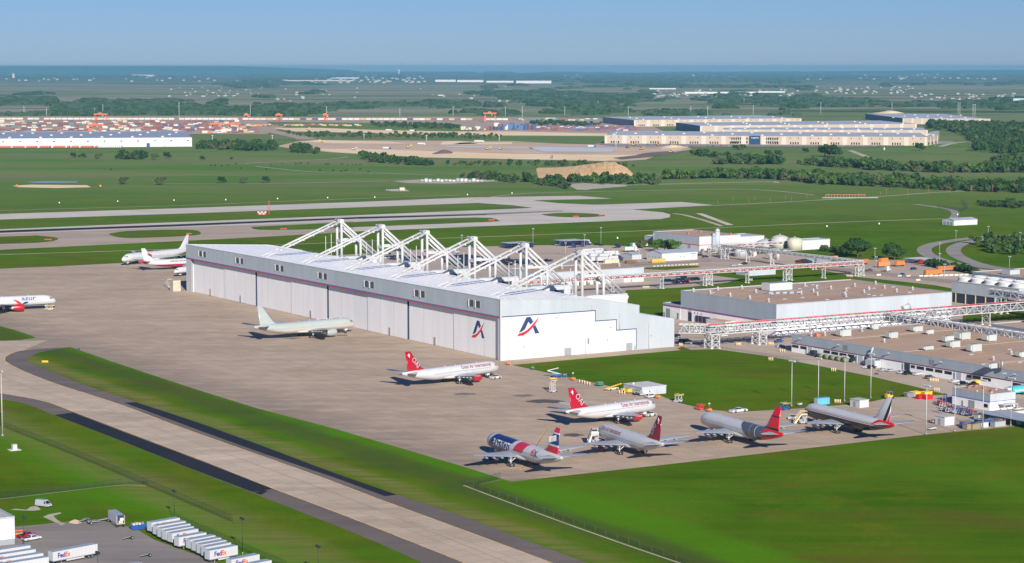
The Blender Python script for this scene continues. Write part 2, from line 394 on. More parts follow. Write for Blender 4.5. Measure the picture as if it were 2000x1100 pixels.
# wash of dark rubber and oil weathering on the apron edge
sheet('grass', [(-120, 625), (0, 637), (30, 645), (60, 655), (70, 660), (40, 664), (0, 666), (-120, 663)], 0.03, GRASS)
# airfield across the middle distance
sheet('runway', [(-120, 422), (350, 407), (700, 394.7), (910, 386), (1130, 382.5), (1195, 388), (1036, 391.5), (945, 396), (700, 405), (350, 417.5), (-120, 433)], 0.03, RUNW)
sheet('taxiway', [(-120, 494), (320, 472.5), (500, 463.7), (700, 452), (760, 449), (760, 427), (700, 432), (350, 442), (-120, 459)], 0.03, BROWNT)
sheet('taxiway', [(690, 452.5), (1225, 430.5), (1291, 428), (1308, 424.5), (1309, 419), (1295, 415), (1235, 409.5), (1100, 410), (927, 422), (690, 432)], 0.045, RUNW)
sheet('taxiway', [(940, 387), (1036, 391), (1090, 397), (1155, 400), (1250, 400), (1100, 412), (1010, 409), (1044, 406.5), (1000, 401), (925, 396)], 0.06, RUNW)
sheet('runway', [(-120, 453), (273, 437), (700, 420.5), (1015, 407.5), (1155, 400.5), (1330, 394.7), (1396, 401), (1235, 409.5), (1100, 416), (927, 424), (700, 432), (490, 440), (350, 444), (-120, 462)], 0.075, RUNW)
sheet('runway_rubber_strip', [(-120, 455), (350, 438.3), (700, 424.2), (950, 419), (950, 420.3), (700, 427.5), (350, 442.3), (-120, 459.5)], 0.1, NEWASP)
sheet('runway_rubber_strip', [(700, 428), (950, 420.3), (1100, 413), (1100, 411.5), (940, 417), (700, 424)], 0.09, pave_mat('rubber_marks', (0.24, 0.23, 0.22), (0.2, 0.19, 0.18), (0.1, 0.1, 0.1), rot=-0.52, joints=False))
for g in ([(-120, 467), (50, 461), (75, 460.5), (112, 465), (104, 471), (60, 475), (0, 477), (-120, 482)],
          [(212, 457), (250, 451.5), (330, 449), (378, 449.5), (392, 455), (380, 460), (300, 464), (245, 465), (220, 461)],
          [(490, 443.5), (700, 433.5), (927, 425), (973, 430.5), (945, 434), (700, 443.7), (595, 448.5), (507, 449)],
          [(1057, 418.8), (1099, 416), (1151, 417), (1183, 421), (1151, 424.3), (1102, 424.3), (1071, 422)]):
    sheet('grass', S_(g + [g[0]], 3)[:-1], 0.12, GRASS)
strip('path', [(-120, 415), (0, 411.5), (350, 401.5), (500, 395.5), (700, 388), (900, 381)], 3, 0.05, PATHM)
strip('path', [(-120, 502), (0, 497.5), (360, 486), (700, 472), (840, 466.5), (1100, 457), (1400, 445), (1600, 436), (1812, 428), (1850, 428)], 3.5, 0.05, PATHM)
strip('path', [(1315, 417), (1340, 421), (1380, 432), (1410, 442)], 5, 0.05, PATHM)
sheet('taxiway_stub', [(1359, 417), (1372, 417), (1433, 439.5), (1420, 440)], 0.05, RUNW)
strip('path', [(1395, 401.5), (1500, 396.5), (1600, 391), (1700, 385), (1760, 381), (1850, 375), (2050, 367)], 5, 0.05, PATHM)
strip('path', [(1140, 371), (1200, 363), (1330, 359), (1500, 355), (1515, 357)], 8, 0.05, PATHM)
strip('path', [(900, 395), (1000, 380), (1127, 375), (1400, 370), (1500, 372), (1590, 381)], 4, 0.05, PATHM)
# car park and works yard behind and right of the hangar
sheet('yard', [(600, 503), (880, 483.5), (1000, 480), (1160, 478), (1280, 484), (1460, 492), (1560, 499), (1700, 508), (1790, 508), (1850, 517), (1960, 531), (2120, 545), (2120, 825),
    (2000, 819), (1830, 820), (1700, 780), (1350, 684), (1250, 640), (1000, 560)], 0.028, YARD)
LAWN = [(1222, 620), (1222, 567), (1345, 561), (1420, 552), (1445, 545), (1385, 537), (1400, 527), (1575, 522.5), (1675, 541), (1825, 557), (1882, 568), (1850, 590), (1300, 625)]
sheet('grass', LAWN, 0.036, GRASS)
sheet('grass', [(1255, 526), (1262, 522.5), (1360, 519), (1370, 522), (1300, 527.5)], 0.036, GRASS)
sheet('grass', [(1002, 713), (1150, 700), (1340, 683.5), (1400, 682), (1500, 696), (1590, 713), (1700, 735), (1790, 756), (1850, 771), (1800, 774), (1740, 777), (1700, 785), (1660, 790), (1560, 798), (1440, 805), (1380, 800), (1325, 787), (1290, 773), (1240, 765), (1100, 735)], 0.036, GRASS)
sheet('grass', [(1880, 614), (1960, 605), (2040, 612), (2040, 625), (1880, 628)], 0.036, GRASS)
strip('road', [(2120, 447), (2000, 458), (1925, 462.5), (1850, 471.5), (1815, 480), (1805, 488), (1812, 497), (1835, 507), (1875, 516), (1962, 527), (2120, 548)], 12, 0.05, ROADM)
strip('road', [(2120, 450), (2000, 461.5), (1950, 464.5), (1900, 471), (1870, 480), (1862, 490), (1872, 501), (1900, 513), (1937, 521.5), (1990, 529)], 12, 0.06, ROADM)
strip('road', [(1787, 399), (1825, 404), (1857, 410), (1866, 417), (1861, 427)], 8, 0.05, ROADM)
# trailer yard in the lower left corner
sheet('yard', [(-80, 1040), (38, 1028), (120, 1022), (190, 1016), (225, 1022), (268, 1034), (300, 1054), (400, 1090), (480, 1120), (480, 1180), (-120, 1180)], 0.03,
      pave_mat('trailer_yard', (0.215, 0.195, 0.18), (0.29, 0.255, 0.225), (0.13, 0.12, 0.11), joints=False))
strip('path', [(-60, 979), (0, 975), (120, 961), (235, 948), (285, 950)], 0.5, 0.05, PATHM)
strip('kerb', [(-60, 1042), (38, 1031), (120, 1021), (190, 1015.5)], 0.5, 0.05, PATHM)
sheet('bare_soil', [(134, 1022), (138, 1018), (146, 1015), (155, 1017), (160, 1021), (150, 1024)], 0.06, DIRT)
for g in ([(20, 996), (30, 994), (52, 996), (60, 990), (72, 988), (80, 996), (66, 998), (40, 997)], [(84, 1010), (95, 1005), (118, 1001), (120, 1003), (104, 1008), (112, 1016), (128, 1024), (120, 1027), (100, 1017)]):
    sheet('bare_soil', g, 0.05, PATHM)
strip('kerb', [(905, 948), (960, 969), (1100, 1021), (1250, 1074), (1340, 1104)], 0.7, 0.05, PATHM, 2)
strip('kerb', [(937, 946), (978, 937)], 0.4, 0.05, PATHM, 1)
# earthworks, pads and roads further out
sheet('bare_soil', [(540, 286), (587, 275), (750, 274.5), (1000, 276), (1100, 281), (1300, 284), (1340, 286), (1352, 292), (1290, 301), (1262, 312), (1207, 315.5), (1000, 311.5), (825, 308), (750, 304), (650, 298), (575, 291)], 0.15, DIRT2)
for g in ([(600, 291), (700, 291), (850, 296), (1000, 301), (1180, 303), (1260, 302), (1230, 309), (1180, 315), (1000, 311), (825, 307.5), (750, 303.5), (660, 298)],
          [(587, 277), (620, 273.5), (760, 277), (800, 281), (650, 280)], [(865, 277), (900, 276), (935, 281), (860, 283)], [(1300, 285), (1345, 287), (1330, 293), (1290, 292)], [(1000, 278), (1000, 282), (880, 283), (900, 279)]):
    sheet('bare_soil', g, 0.3, DIRT)
sheet('bare_soil', [(532, 250), (625, 250), (725, 254), (875, 257), (1000, 257), (1187, 261), (1185, 266), (1000, 265), (850, 264), (725, 260), (575, 257)], 0.2, DIRT)
sheet('concrete_slab', [(1032, 289.5), (1060, 287), (1208, 290), (1193, 297.5), (1062, 297)], 0.5, SLAB)
sheet('concrete_slab', [(850, 286.5), (900, 285.5), (1040, 289.5), (1040, 291.5), (900, 289)], 0.5, SLAB)
sheet('bare_soil', [(1262, 299), (1300, 296), (1340, 297), (1310, 302), (1270, 307), (1215, 312), (1195, 309), (1240, 304)], 0.45, pave_mat('black_dirt', (0.14, 0.105, 0.085), (0.22, 0.17, 0.13), (0.09, 0.07, 0.06), joints=False))
sheet('gravel_pad', [(1107, 360), (1140, 358), (1222, 361), (1225, 364), (1150, 370), (1127, 371)], 0.1, PATHM)
sheet('gravel_pad', [(767, 354), (820, 351), (925, 350), (952, 344), (955, 349), (975, 354), (875, 359), (795, 358)], 0.1, PATHM)
sheet('gravel_pad', [(750, 371.5), (790, 368), (800, 374), (765, 374)], 0.1, PATHM)
sheet('bare_soil', [(25, 363), (60, 361), (170, 362), (178, 366), (110, 367.5), (35, 366)], 0.1, DIRT)
sheet('container_yard', [(-200, 226), (150, 226), (600, 229), (900, 228), (1240, 232), (1300, 258), (1180, 262), (950, 258), (880, 248), (560, 246), (520, 262), (350, 262), (-200, 262)], 0.1,
      pave_mat('port_paving', (0.40, 0.29, 0.21), (0.5, 0.38, 0.28), (0.25, 0.18, 0.13), joints=False))
sheet('grass', [(520, 238.5), (700, 240), (900, 243), (905, 253), (830, 252), (700, 249), (540, 246)], 0.3, GRASS)
strip('road', [(375, 271.5), (600, 272), (870, 275), (1000, 278), (1200, 284)], 9, 0.3, ROADM)
strip('road', [(1180, 284), (1300, 289.5), (1500, 290), (1650, 292), (1800, 297), (1950, 302), (2060, 304)], 9, 0.3, ROADM)
strip('road', [(1660, 294), (1690, 306), (1694, 311), (1690, 316)], 12, 0.3, PATHM)
sheet('yard', [(1160, 281), (1200, 276), (1860, 276), (1870, 281), (1700, 286.5), (1200, 287)], 0.25, ROADM)
strip('road', [(1835, 287), (1870, 279), (1930, 275)], 12, 0.3, PATHM)
strip('path', [(500, 325), (600, 335), (700, 337), (850, 342)], 4, 0.1, PATHM)
strip('path', [(375, 320), (470, 320), (500, 318), (640, 311), (680, 306)], 4, 0.1, PATHM)
strip('path', [(300, 359), (500, 359), (760, 354)], 4, 0.1, PATHM)
strip('road', [(420, 240), (520, 255), (585, 268), (600, 273)], 40, 0.25, pave_mat('port_paving', (0, 0, 0), (0, 0, 0), (0, 0, 0)))

for i, (px, py, a, c_) in enumerate(((1066, 784, 9, 3.2), (1022, 773, 6, 2), (572, 661, 5, 2), (668, 655, 4, 1.5), (1205, 822, 7, 2.5), (905, 770, 6, 2), (1120, 850, 5, 2))):
    o0 = P(px, py); rr_ = random.Random(i); pts = [(o0.x + a * math.cos(k * .393) * rr_.uniform(.6, 1.1), o0.y + c_ * 2.2 * math.sin(k * .393) * rr_.uniform(.5, 1.1)) for k in range(16)]
    sheet('oil_stain', pts, 0.03 + i * .0005, M('oil_stain', (0.2, 0.165, 0.135), .9, 0, .4, .15) if i % 3 else M('oil_stain_dark', (0.1, 0.085, 0.075), .8, 0, .4, .2), world=True)
# ================================================================== great hangar
def wall_mat(name, col, rib=1.2, depth=0.10, rough=0.6, var=0.05):
    """ribbed sheet-metal cladding with faint panel tone"""
    if name in _mats: return _mats[name]
    m = bpy.data.materials.new(name); t, b = nodes(m); _mats[name] = m
    tc = t.nodes.new('ShaderNodeTexCoord'); sep = t.nodes.new('ShaderNodeSeparateXYZ'); t.links.new(tc.outputs['Object'], sep.inputs[0])
    s = math_(t, 'ADD', sep.outputs[0], sep.outputs[1])
    w = math_(t, 'SINE', math_(t, 'MULTIPLY', s, 2 * math.pi / rib))
    f = ramp(t, w, -1, 1, 1 - depth, 1.0)
    pan = noise(t, mapped(t, (0.12, 0.12, 0.02)), 1.0, 2)
    f = math_(t, 'MULTIPLY', f, ramp(t, pan, 0.35, 0.65, 1 - var, 1 + var))
    dr = ramp(t, noise(t, mapped(t, (0.5, 0.5, 0.03)), 1.0, 4), 0.55, 0.8, 1, 0.9)
    f = math_(t, 'MULTIPLY', f, dr)
    n = t.nodes.new('ShaderNodeVectorMath'); n.operation = 'SCALE'; n.inputs[0].default_value = col; t.links.new(f, n.inputs[3])
    t.links.new(n.outputs[0], b.inputs['Base Color']); b.inputs['Roughness'].default_value = rough
    b.inputs['Specular IOR Level'].default_value = 0.25
    return m
GREYW = wall_mat('grey_cladding', (0.42, 0.47, 0.50), 1.2, 0.03)
SIDEG = wall_mat('side_cladding', (0.40, 0.44, 0.47), 1.2, 0.03)
DOORM = wall_mat('door_cladding', (0.84, 0.83, 0.82), 2.4, 0.02, var=0.03)
WHITEW = wall_mat('white_cladding', (0.55, 0.555, 0.565), 1.5, 0.04, var=0.02)
WHITEP = M('white_paint', (0.47, 0.47, 0.465), 0.5, 0, 0.06, 0.3)
ROOFW = wall_mat('white_roof_sheet', (0.97, 0.95, 0.91), 6.0, 0.02, 0.35, 0.03)
DARKGAP = M('dark_gap', (0.02, 0.035, 0.07), 0.8)  # near-black colour standing in for shade in gaps and openings; also black parts
BLUEST = M('blue_stripe', (0.06, 0.13, 0.42), 0.5)
NAVY = M('navy_paint', (0.022, 0.045, 0.14), 0.5)
REDST = M('red_stripe', (0.55, 0.05, 0.04), 0.5)
REDP = M('red_paint', (0.7, 0.02, 0.03), 0.4)
LOUV = M('dark_louvre', (0.03, 0.028, 0.045), 0.6, 0, 0.3, 3)
GREYD = M('grey_door', (0.28, 0.3, 0.32), 0.6, 0, 0.1, 1)
STEEL = M('steel', (0.3, 0.31, 0.32), 0.5, 0.4)
HL = 408.5
H_ = gthing('hangar', 'huge white and grey hangar with six roof masts and eight front doors', 'hangar', 0, 0)
prof = [(2.6, 0), (2.6, 22.0), (0, 22.0), (0, 31.4), (60.6, 28.5), (86.4, 23.6), (86.4, 19.2), (109.3, 15.2), (109.3, 0)]
b = MB()
n = len(prof)
def pf(i, y): return (prof[i][0], y, prof[i][1])
for i in range(n):
    j = (i + 1) % n
    if i in (3, 4, 6): continue
    b.face([pf(i, 0), pf(i, HL), pf(j, HL), pf(j, 0)], DARKGAP if i in (0, 1) else GREYW)
b.face([pf(i, 0) for i in reversed(range(n))], SIDEG); b.face([pf(i, HL) for i in range(n)], SIDEG)
b.build('wall', H_)
b = MB()
for i in (3, 4, 6):
    b.face([(prof[i][0], 0, prof[i][1]), (prof[i][0], HL, prof[i][1]), (prof[i + 1][0], HL, prof[i + 1][1]), (prof[i + 1][0], 0, prof[i + 1][1])], ROOFW)
b.box(-0.12, 0.25, -0.12, HL + 0.12, 31.36, 31.62, WHITEP)                       # front coping
for yy in (-0.12, HL - 0.1):
    for i in (3, 4):
        b.beam((prof[i][0] + .2, yy + 0.1, prof[i][1] + 0.12), (prof[i + 1][0], yy + 0.1, prof[i + 1][1] + 0.12), 0.28, WHITEP)
for k in range(12):                                                              # raised roof seams
    x = 5 + k * 5; z = 31.4 - (31.4 - 28.5) * x / 60.6
    b.beam((x, 0.3, z + 0.03), (x, HL - 0.3, z + 0.03), 0.25, ROOFW, 0.1)
b.build('roof', H_)
def slabp(name, pts, y, m, axis='y', th=0.06, parent=H_):
    """panel with its outline in the wall plane, standing th proud of it"""
    bb = MB(); bb.prism(pts, axis, y, y - th, m); return bb.build(name, parent)
# stripes along the front
s = MB(); s.box(-0.08, 0, 0, HL, 22.35, 22.8, BLUEST); s.build('blue_stripe', H_)
s = MB(); s.box(-0.12, 0, 0, HL, 21.85, 22.33, REDST); s.build('red_stripe', H_)
# end piers
for a0, a1 in ((-0.05, 2.6), (400.8, HL + 0.05)):
    s = MB(); s.box(-0.02, 2.6, a0, a1, 0, 21.84, WHITEW); s.box(-0.1, 1.4, a0 - 0.02, a0 + 0.25, 0, 21.84, STEEL); s.build('door_pier', H_)
# eight sliding door leaves, alternate leaves on the inner track
edges = [2.6, 50.8, 101.4, 149.6, 200.2, 249.6, 300.6, 349.6, 400.8]
for i in range(8):
    inner_ = i % 2 == 1; x = 1.9 if inner_ else 1.5
    g0 = 0.35 if i == 0 else (0.2 if i % 2 else 0.75); y0, y1 = edges[i] + g0, edges[i + 1] - (0.2 if i % 2 == 0 else 0.75)
    d = MB(); d.box(x, 2.59, y0, y1, 0.15, 21.6, DOORM); d.box(x + .02, 2.6, y0 - 0.06, y0, 0.15, 21.6, DARKGAP)  # dark strip puts the gap's shade on the leaf's sunlit edge
    for k in (1, 2):
        yy = y0 + (y1 - y0) * k / 3; d.box(x - 0.025, x, yy - 0.06, yy + 0.06, 0.15, 21.6, GREYD)
    o = d.build('sliding_door', H_)
    if i in (2, 4, 6, 7, 1):
        wy = {2: 122.9, 4: 223.0, 6: 324.6, 7: 373.3, 1: 72.0}[i]
        q = MB(); q.box(x - 0.12, x, wy - 1.3, wy + 1.3, 0.2, 4.6, WHITEP); q.box(x - 0.16, x - 0.12, wy - 0.9, wy + 0.7, 0.2, 4.2, GREYD)
        q.build('wicket_door', o)
# louvre windows in the fascia
for k in range(7):
    c = 26 + k * 59.15
    for dy in (3.4, -3.4):
        w = MB(); w.box(-0.05, 0.1, c + dy - 2.55, c + dy + 2.55, 25.1, 29.0, WHITEP); w.box(-0.10, -0.05, c + dy - 2.1, c + dy + 2.4 - .3, 25.3, 28.8, LOUV)
        for j in range(6): w.box(-0.13, -0.10, c + dy - 2.1, c + dy + 2.1, 25.6 + j * 0.55, 25.7 + j * 0.55, STEEL)
        w.box(-0.6, -0.04, c + dy + 2.15, c + dy + 2.45, 25.1, 29.0, WHITEP)
        w.build('window', H_)
# white stepped panel on the sunny side
step = [(0, 0), (0, 22.6), (58.2, 22.6), (58.2, 17.0), (71.6, 17.0), (71.6, 11.3), (84.4, 11.3), (84.4, 0)]
slabp('side_panel', step, 0, WHITEW, th=0.08)
s = MB()
for (x0, z0), (x1, z1) in zip(step[1:], step[2:]):
    if z0 == z1: s.box(x0 - 0.2, x1 + 0.2, -0.14, -0.04, z0 - 0.22, z0 + 0.22, NAVY)
    else: s.box(x0 - 0.2, x0 + 0.2, -0.13, -0.05, min(z0, z1) + (0.22 if z1 < 1 else .22), max(z0, z1) - 0.22, NAVY)
s.build('blue_trim', H_)
s = MB(); s.box(-0.3, 0.5, -0.3, 0.02, 0, 31.5, WHITEP); s.build('corner_post', H_)
for x0, x1, z1, nm in ((39.0, 43.0, 3.9, 'roller_door'), (78.0, 81.8, 4.0, 'roller_door')):
    s = MB(); s.box(x0 - 0.2, x1 + 0.2, -0.16, -0.08, 0, z1 + 0.2, WHITEP); s.box(x0, x1, -0.22, -0.16, 0.05, z1, GREYD)
    for j in range(7): s.box(x0, x1, -0.25, -0.22, 0.3 + j * 0.5, 0.38 + j * 0.5, STEEL)
    s.build(nm, H_)
s = MB(); s.box(82.9, 84.0, -0.16, -0.08, 0, 2.4, WHITEP); s.box(83.0, 83.9, -0.2, -0.16, 0.1, 2.2, GREYD); s.build('wicket_door', H_)
for x, z0, z1 in ((52.2, 0, 8.5), (56.0, 22.7, 25.6), (92.5, 0, 14), (73.5, 11.6, 19.5)):
    s = MB(); s.tube((x, -0.3, z0), (x, -0.3, z1), 0.14, M('rusty_downpipe', (0.5, 0.42, 0.33), 0.7)); s.build('downpipe', H_)
s = MB(); s.box(53.4, 54.1, -0.5, -0.06, 5.2, 8.2, STEEL); s.build('vent_hood', H_)
for x, z in ((14, 6.2), (34, 20.2), (66, 6.3), (94, 6.8), (68, 13)):
    s = MB(); s.box(x - 0.3, x + 0.3, -0.4, -0.08, z, z + 0.4, STEEL); s.build('wall_lamp', H_)
s = MB(); s.tube((0.2, 0.2, 31.5), (0.2, 0.2, 34), 0.06, STEEL); s.build('lightning_rod', H_)
s = MB(); s.tube((0.4, HL - 0.4, 31.5), (0.4, HL - 0.4, 33.6), 0.06, STEEL); s.build('lightning_rod', H_)
# company mark: letter A with a red swoosh, drawn in survey units of the side wall
L1 = [(532, 362), (590, 241), (620, 241), (641, 283), (618, 302), (604, 277), (578, 336), (558, 352)]
L2 = [(638, 326), (655, 308), (686, 376), (655, 378)]
RS = [(518, 389), (533, 368), (560, 362), (590, 347), (620, 320), (655, 280), (683, 243), (668, 281), (642, 322), (612, 353), (588, 371), (565, 386)]
def logo(parent, frame):
    x0, x1, z0, z1 = frame
    def mp(p): return (x0 + (p[0] - 518) / 168 * (x1 - x0), z0 + (390 - p[1]) / 149 * (z1 - z0))
    return mp
mp = logo(H_, (9.9, 23.4, 12.0, 21.6))
q = MB(); q.prism([mp(p) for p in L1], 'y', -0.08, -0.15, NAVY); q.prism([mp(p) for p in L2], 'y', -0.08, -0.15, NAVY); q.prism([mp(p) for p in RS], 'y', -0.08, -0.17, REDP)
q.build('company_logo', H_)
mp = logo(H_, (31.9, 18.6, 8.6, 18.2))
q = MB()
for pts, mm, th in ((L1, NAVY, 0.4), (L2, NAVY, 0.4), (RS, REDP, 0.38)):
    q.prism([mp(p) for p in pts], 'x', 1.5, th + 1.05, mm)
q.build('company_logo', H_)
# masts: paired columns with tie beams, carried over the roof
for k in range(6):
    y0 = 18.2 + k * 56.45
    m_ = MB()
    for y in (y0, y0 + 6.3):
        m_.tube((61.9, y, 27), (61.9, y, 51.2), 0.8, WHITEP, n=12)
        m_.tube((75.6, y, 24), (75.6, y, 39.4), 0.8, WHITEP, n=12)
        m_.box(62.0, 75.5, y - 0.4, y + 0.4, 38.5, 39.8, WHITEP)
        m_.box(60.6, 63.2, y - 0.75, y + 0.75, 50.2, 52.6, WHITEP)
    m_.tube((61.9, y0 - 1.0, 51.5), (61.9, y0 + 7.3, 51.5), 1.35, WHITEP, n=12)
    m_.box(61.4, 62.4, y0, y0 + 6.3, 37.7, 39.4, WHITEP)
    m_.box(75.1, 76.1, y0, y0 + 6.3, 37.5, 39.2, WHITEP)
    mast = m_.build('mast', H_)
    for y in (y0, y0 + 6.3):
        st = MB()
        st.tube((61.9, y, 51.3), (21, y, 35.4), 0.6, WHITEP, n=10)
        st.tube((21, y, 35.4), (17.5, y, 34.0), 0.6, WHITEP, 0.3, n=10)
        st.tube((17.5, y, 34.0), (9.0, y, 31.05), 0.22, M('cream_steel', (0.6, 0.56, 0.47), 0.6), n=6)
        for q_ in range(5):
            f = (q_ + 1) / 6; st.box(61.9 - 41 * f - 0.5, 61.9 - 41 * f + 0.5, y - 0.9, y + 0.9, 51.3 - 15.9 * f - 0.75, 51.3 - 15.9 * f + 0.6, WHITEP)
        st.build('forestay', mast)
        bk = MB(); bk.tube((61.9, y, 51.3), (88.6, y, 28.6), 0.66, WHITEP, n=10); bk.build('backstay', mast)
        bk = MB(); bk.tube((63.5, y + (1.3 if y > y0 else -1.3) * 0, 46.8), (86.3, y, 27.6), 0.45, WHITEP, n=8); bk.build('backstay', mast)
    for px_, yy in ((50.5, y0 - 3.2), (54.5, y0 - 3.2)):
        pr = MB(); zt = 28.9; pr.tube((px_, yy + 3.2, zt - 0.2), (px_, yy + 3.2, 46.6 - (61.9 - px_) * 0.39), 0.22, WHITEP, n=6); pr.build('prop', mast)
    ab = MB()
    ab.prism([(63.5, 20), (63.5, 28.2), (90.4, 28.2), (90.4, 27.6), (91.3, 26.6), (90.4, 25.0), (90.4, 0), (80, 0)], 'y', y0 - 1.2, y0 + 7.5, WHITEP)
    ab.box(64, 90, y0 - 1.5, y0 - 1.2, 28.0, 28.5, GREYW)
    if k in (1, 2, 3): ab.box(79.5, 86.0, y0 - 1.26, y0 - 1.2, 22.8, 25.8, DARKGAP)
    ab.build('abutment', mast)
# ================================================================== airliners
def livery(name, base, layers, rough=0.32, coat=0.25, win=None):
    """paint scheme: each layer is a colour and a list of half spaces (ax, ay, az, t), ay acting on |y|"""
    m = bpy.data.materials.new(name); t, b = nodes(m)
    tc = t.nodes.new('ShaderNodeTexCoord'); v = tc.outputs['Object']
    ab = t.nodes.new('ShaderNodeVectorMath'); ab.operation = 'MULTIPLY'; ab.inputs[1].default_value = (1, 1, 1); t.links.new(v, ab.inputs[0])
    c = mixc(t, 0.0, base, base)
    grime = noise(t, mapped(t, (0.25, 1.2, 1.2)), 1.0, 4)
    for col, conds in layers:
        f = None
        for (ax, ay, az_, th) in conds:
            d = t.nodes.new('ShaderNodeVectorMath'); d.operation = 'DOT_PRODUCT'; d.inputs[1].default_value = (ax, ay, az_); t.links.new(ab.outputs[0], d.inputs[0])
            g = math_(t, 'GREATER_THAN', d.outputs['Value'], th)
            f = g if f is None else math_(t, 'MULTIPLY', f, g)
        c = mixc(t, f, c, col)
    if win:                                                    # cabin window row: (from x, to x, height)
        sp = t.nodes.new('ShaderNodeSeparateXYZ'); t.links.new(v, sp.inputs[0]); fr = math_(t, 'FRACT', math_(t, 'MULTIPLY', sp.outputs[0], 1.0 / 0.56))
        cmp_ = t.nodes.new('ShaderNodeMath'); cmp_.operation = 'COMPARE'; t.links.new(sp.outputs[2], cmp_.inputs[0]); cmp_.inputs[1].default_value = win[2]; cmp_.inputs[2].default_value = 0.18
        f = math_(t, 'MULTIPLY', math_(t, 'LESS_THAN', fr, 0.5), cmp_.outputs[0])
        f = math_(t, 'MULTIPLY', f, math_(t, 'MULTIPLY', math_(t, 'GREATER_THAN', sp.outputs[0], -win[1]), math_(t, 'LESS_THAN', sp.outputs[0], -win[0])))
        c = mixc(t, math_(t, 'MULTIPLY', f, 0.75), c, (0.03, 0.035, 0.045))
    c = mixc(t, ramp(t, grime, 0.5, 0.8, 0, 0.16), c, (0.12, 0.12, 0.12))
    t.links.new(c, b.inputs['Base Color']); b.inputs['Roughness'].default_value = rough; b.inputs['Coat Weight'].default_value = coat
    return m
ACW = (0.52, 0.525, 0.53)
TYRE = M('tyre_rubber', (0.02, 0.02, 0.022), 0.8)
ALU = M('bare_metal', (0.55, 0.56, 0.57), 0.35, 0.6)
WINGM = M('wing_grey', (0.36, 0.385, 0.41), 0.4, 0, 0.08, 0.4, 0.2)
GEARM = M('gear_white', (0.6, 0.6, 0.6), 0.5)
COCK = M('cockpit_glass', (0.015, 0.018, 0.025), 0.15)
PORTM = M('window_grey', (0.17, 0.18, 0.2), 0.4)
SEAMM = M('panel_line', (0.42, 0.43, 0.44), 0.5)
def prof767(L, sc, wide):
    """stations: x from the nose, half width, top, bottom"""
    w = 2.515 * sc if not wide else 3.1 * sc; lo = 2.15 * sc if not wide else 2.6 * sc; top = 7.56 * sc if not wide else 8.8 * sc
    h = top - lo; q = w / 2.515
    st = [(0.0, .05, .345, .335), (.25, .5, .47, .20), (.7, .85, .56, .135), (1.4, 1.25, .67, .08), (2.4, 1.65, .80, .045), (3.6, 2.05, .91, .02), (5.2, 2.35, .975, .005), (7.5, 2.5, 1, 0), (10, 2.515, 1, 0)]
    R_ = [(x * q, a * q, lo + h * t_, lo + h * b_) for x, a, t_, b_ in st]
    for f in (0.3, 0.42, 0.54, 0.63): R_.append((f * L, w, top, lo))
    for f, ww, t_, b_ in ((.68, .99, 1, .02), (.74, .95, 1, .10), (.80, .86, .995, .21), (.86, .70, .985, .34), (.91, .52, .97, .47), (.95, .36, .95, .585), (.985, .2, .925, .70), (1.0, .12, .90, .77)):
        R_.append((f * L, ww * w, lo + h * t_, lo + h * b_))
    return R_, w, lo, top
def fus_at(R_, x):
    for i in range(len(R_) - 1):
        a, c = R_[i], R_[i + 1]
        if a[0] <= x <= c[0]:
            f = (x - a[0]) / (c[0] - a[0]); return [a[k] + (c[k] - a[k]) * f for k in (1, 2, 3)]
    return list(R_[-1][1:])
def foil(xl, xt, y, z, th, n=7):
    """closed aerofoil ring at span station y"""
    ch = xt - xl; up = []; dn = []
    for i in range(n):
        f = i / (n - 1); c_ = 0.5 - 0.5 * math.cos(math.pi * f)
        t_ = 5 * th * (0.2969 * math.sqrt(c_) - 0.126 * c_ - 0.3516 * c_ ** 2 + 0.2843 * c_ ** 3 - 0.1015 * c_ ** 4)
        up.append((-(xl + ch * c_), y, z + (t_ + 0.004) * ch)); dn.append((-(xl + ch * c_), y, z - (t_ * 0.7 + 0.004) * ch))
    return up + dn[::-1][1:-1]
def vfoil(xl, xt, z, th, n=6):
    r = foil(xl, xt, 0, 0, th, n); return [(p[0], p[2], z) for p in r]
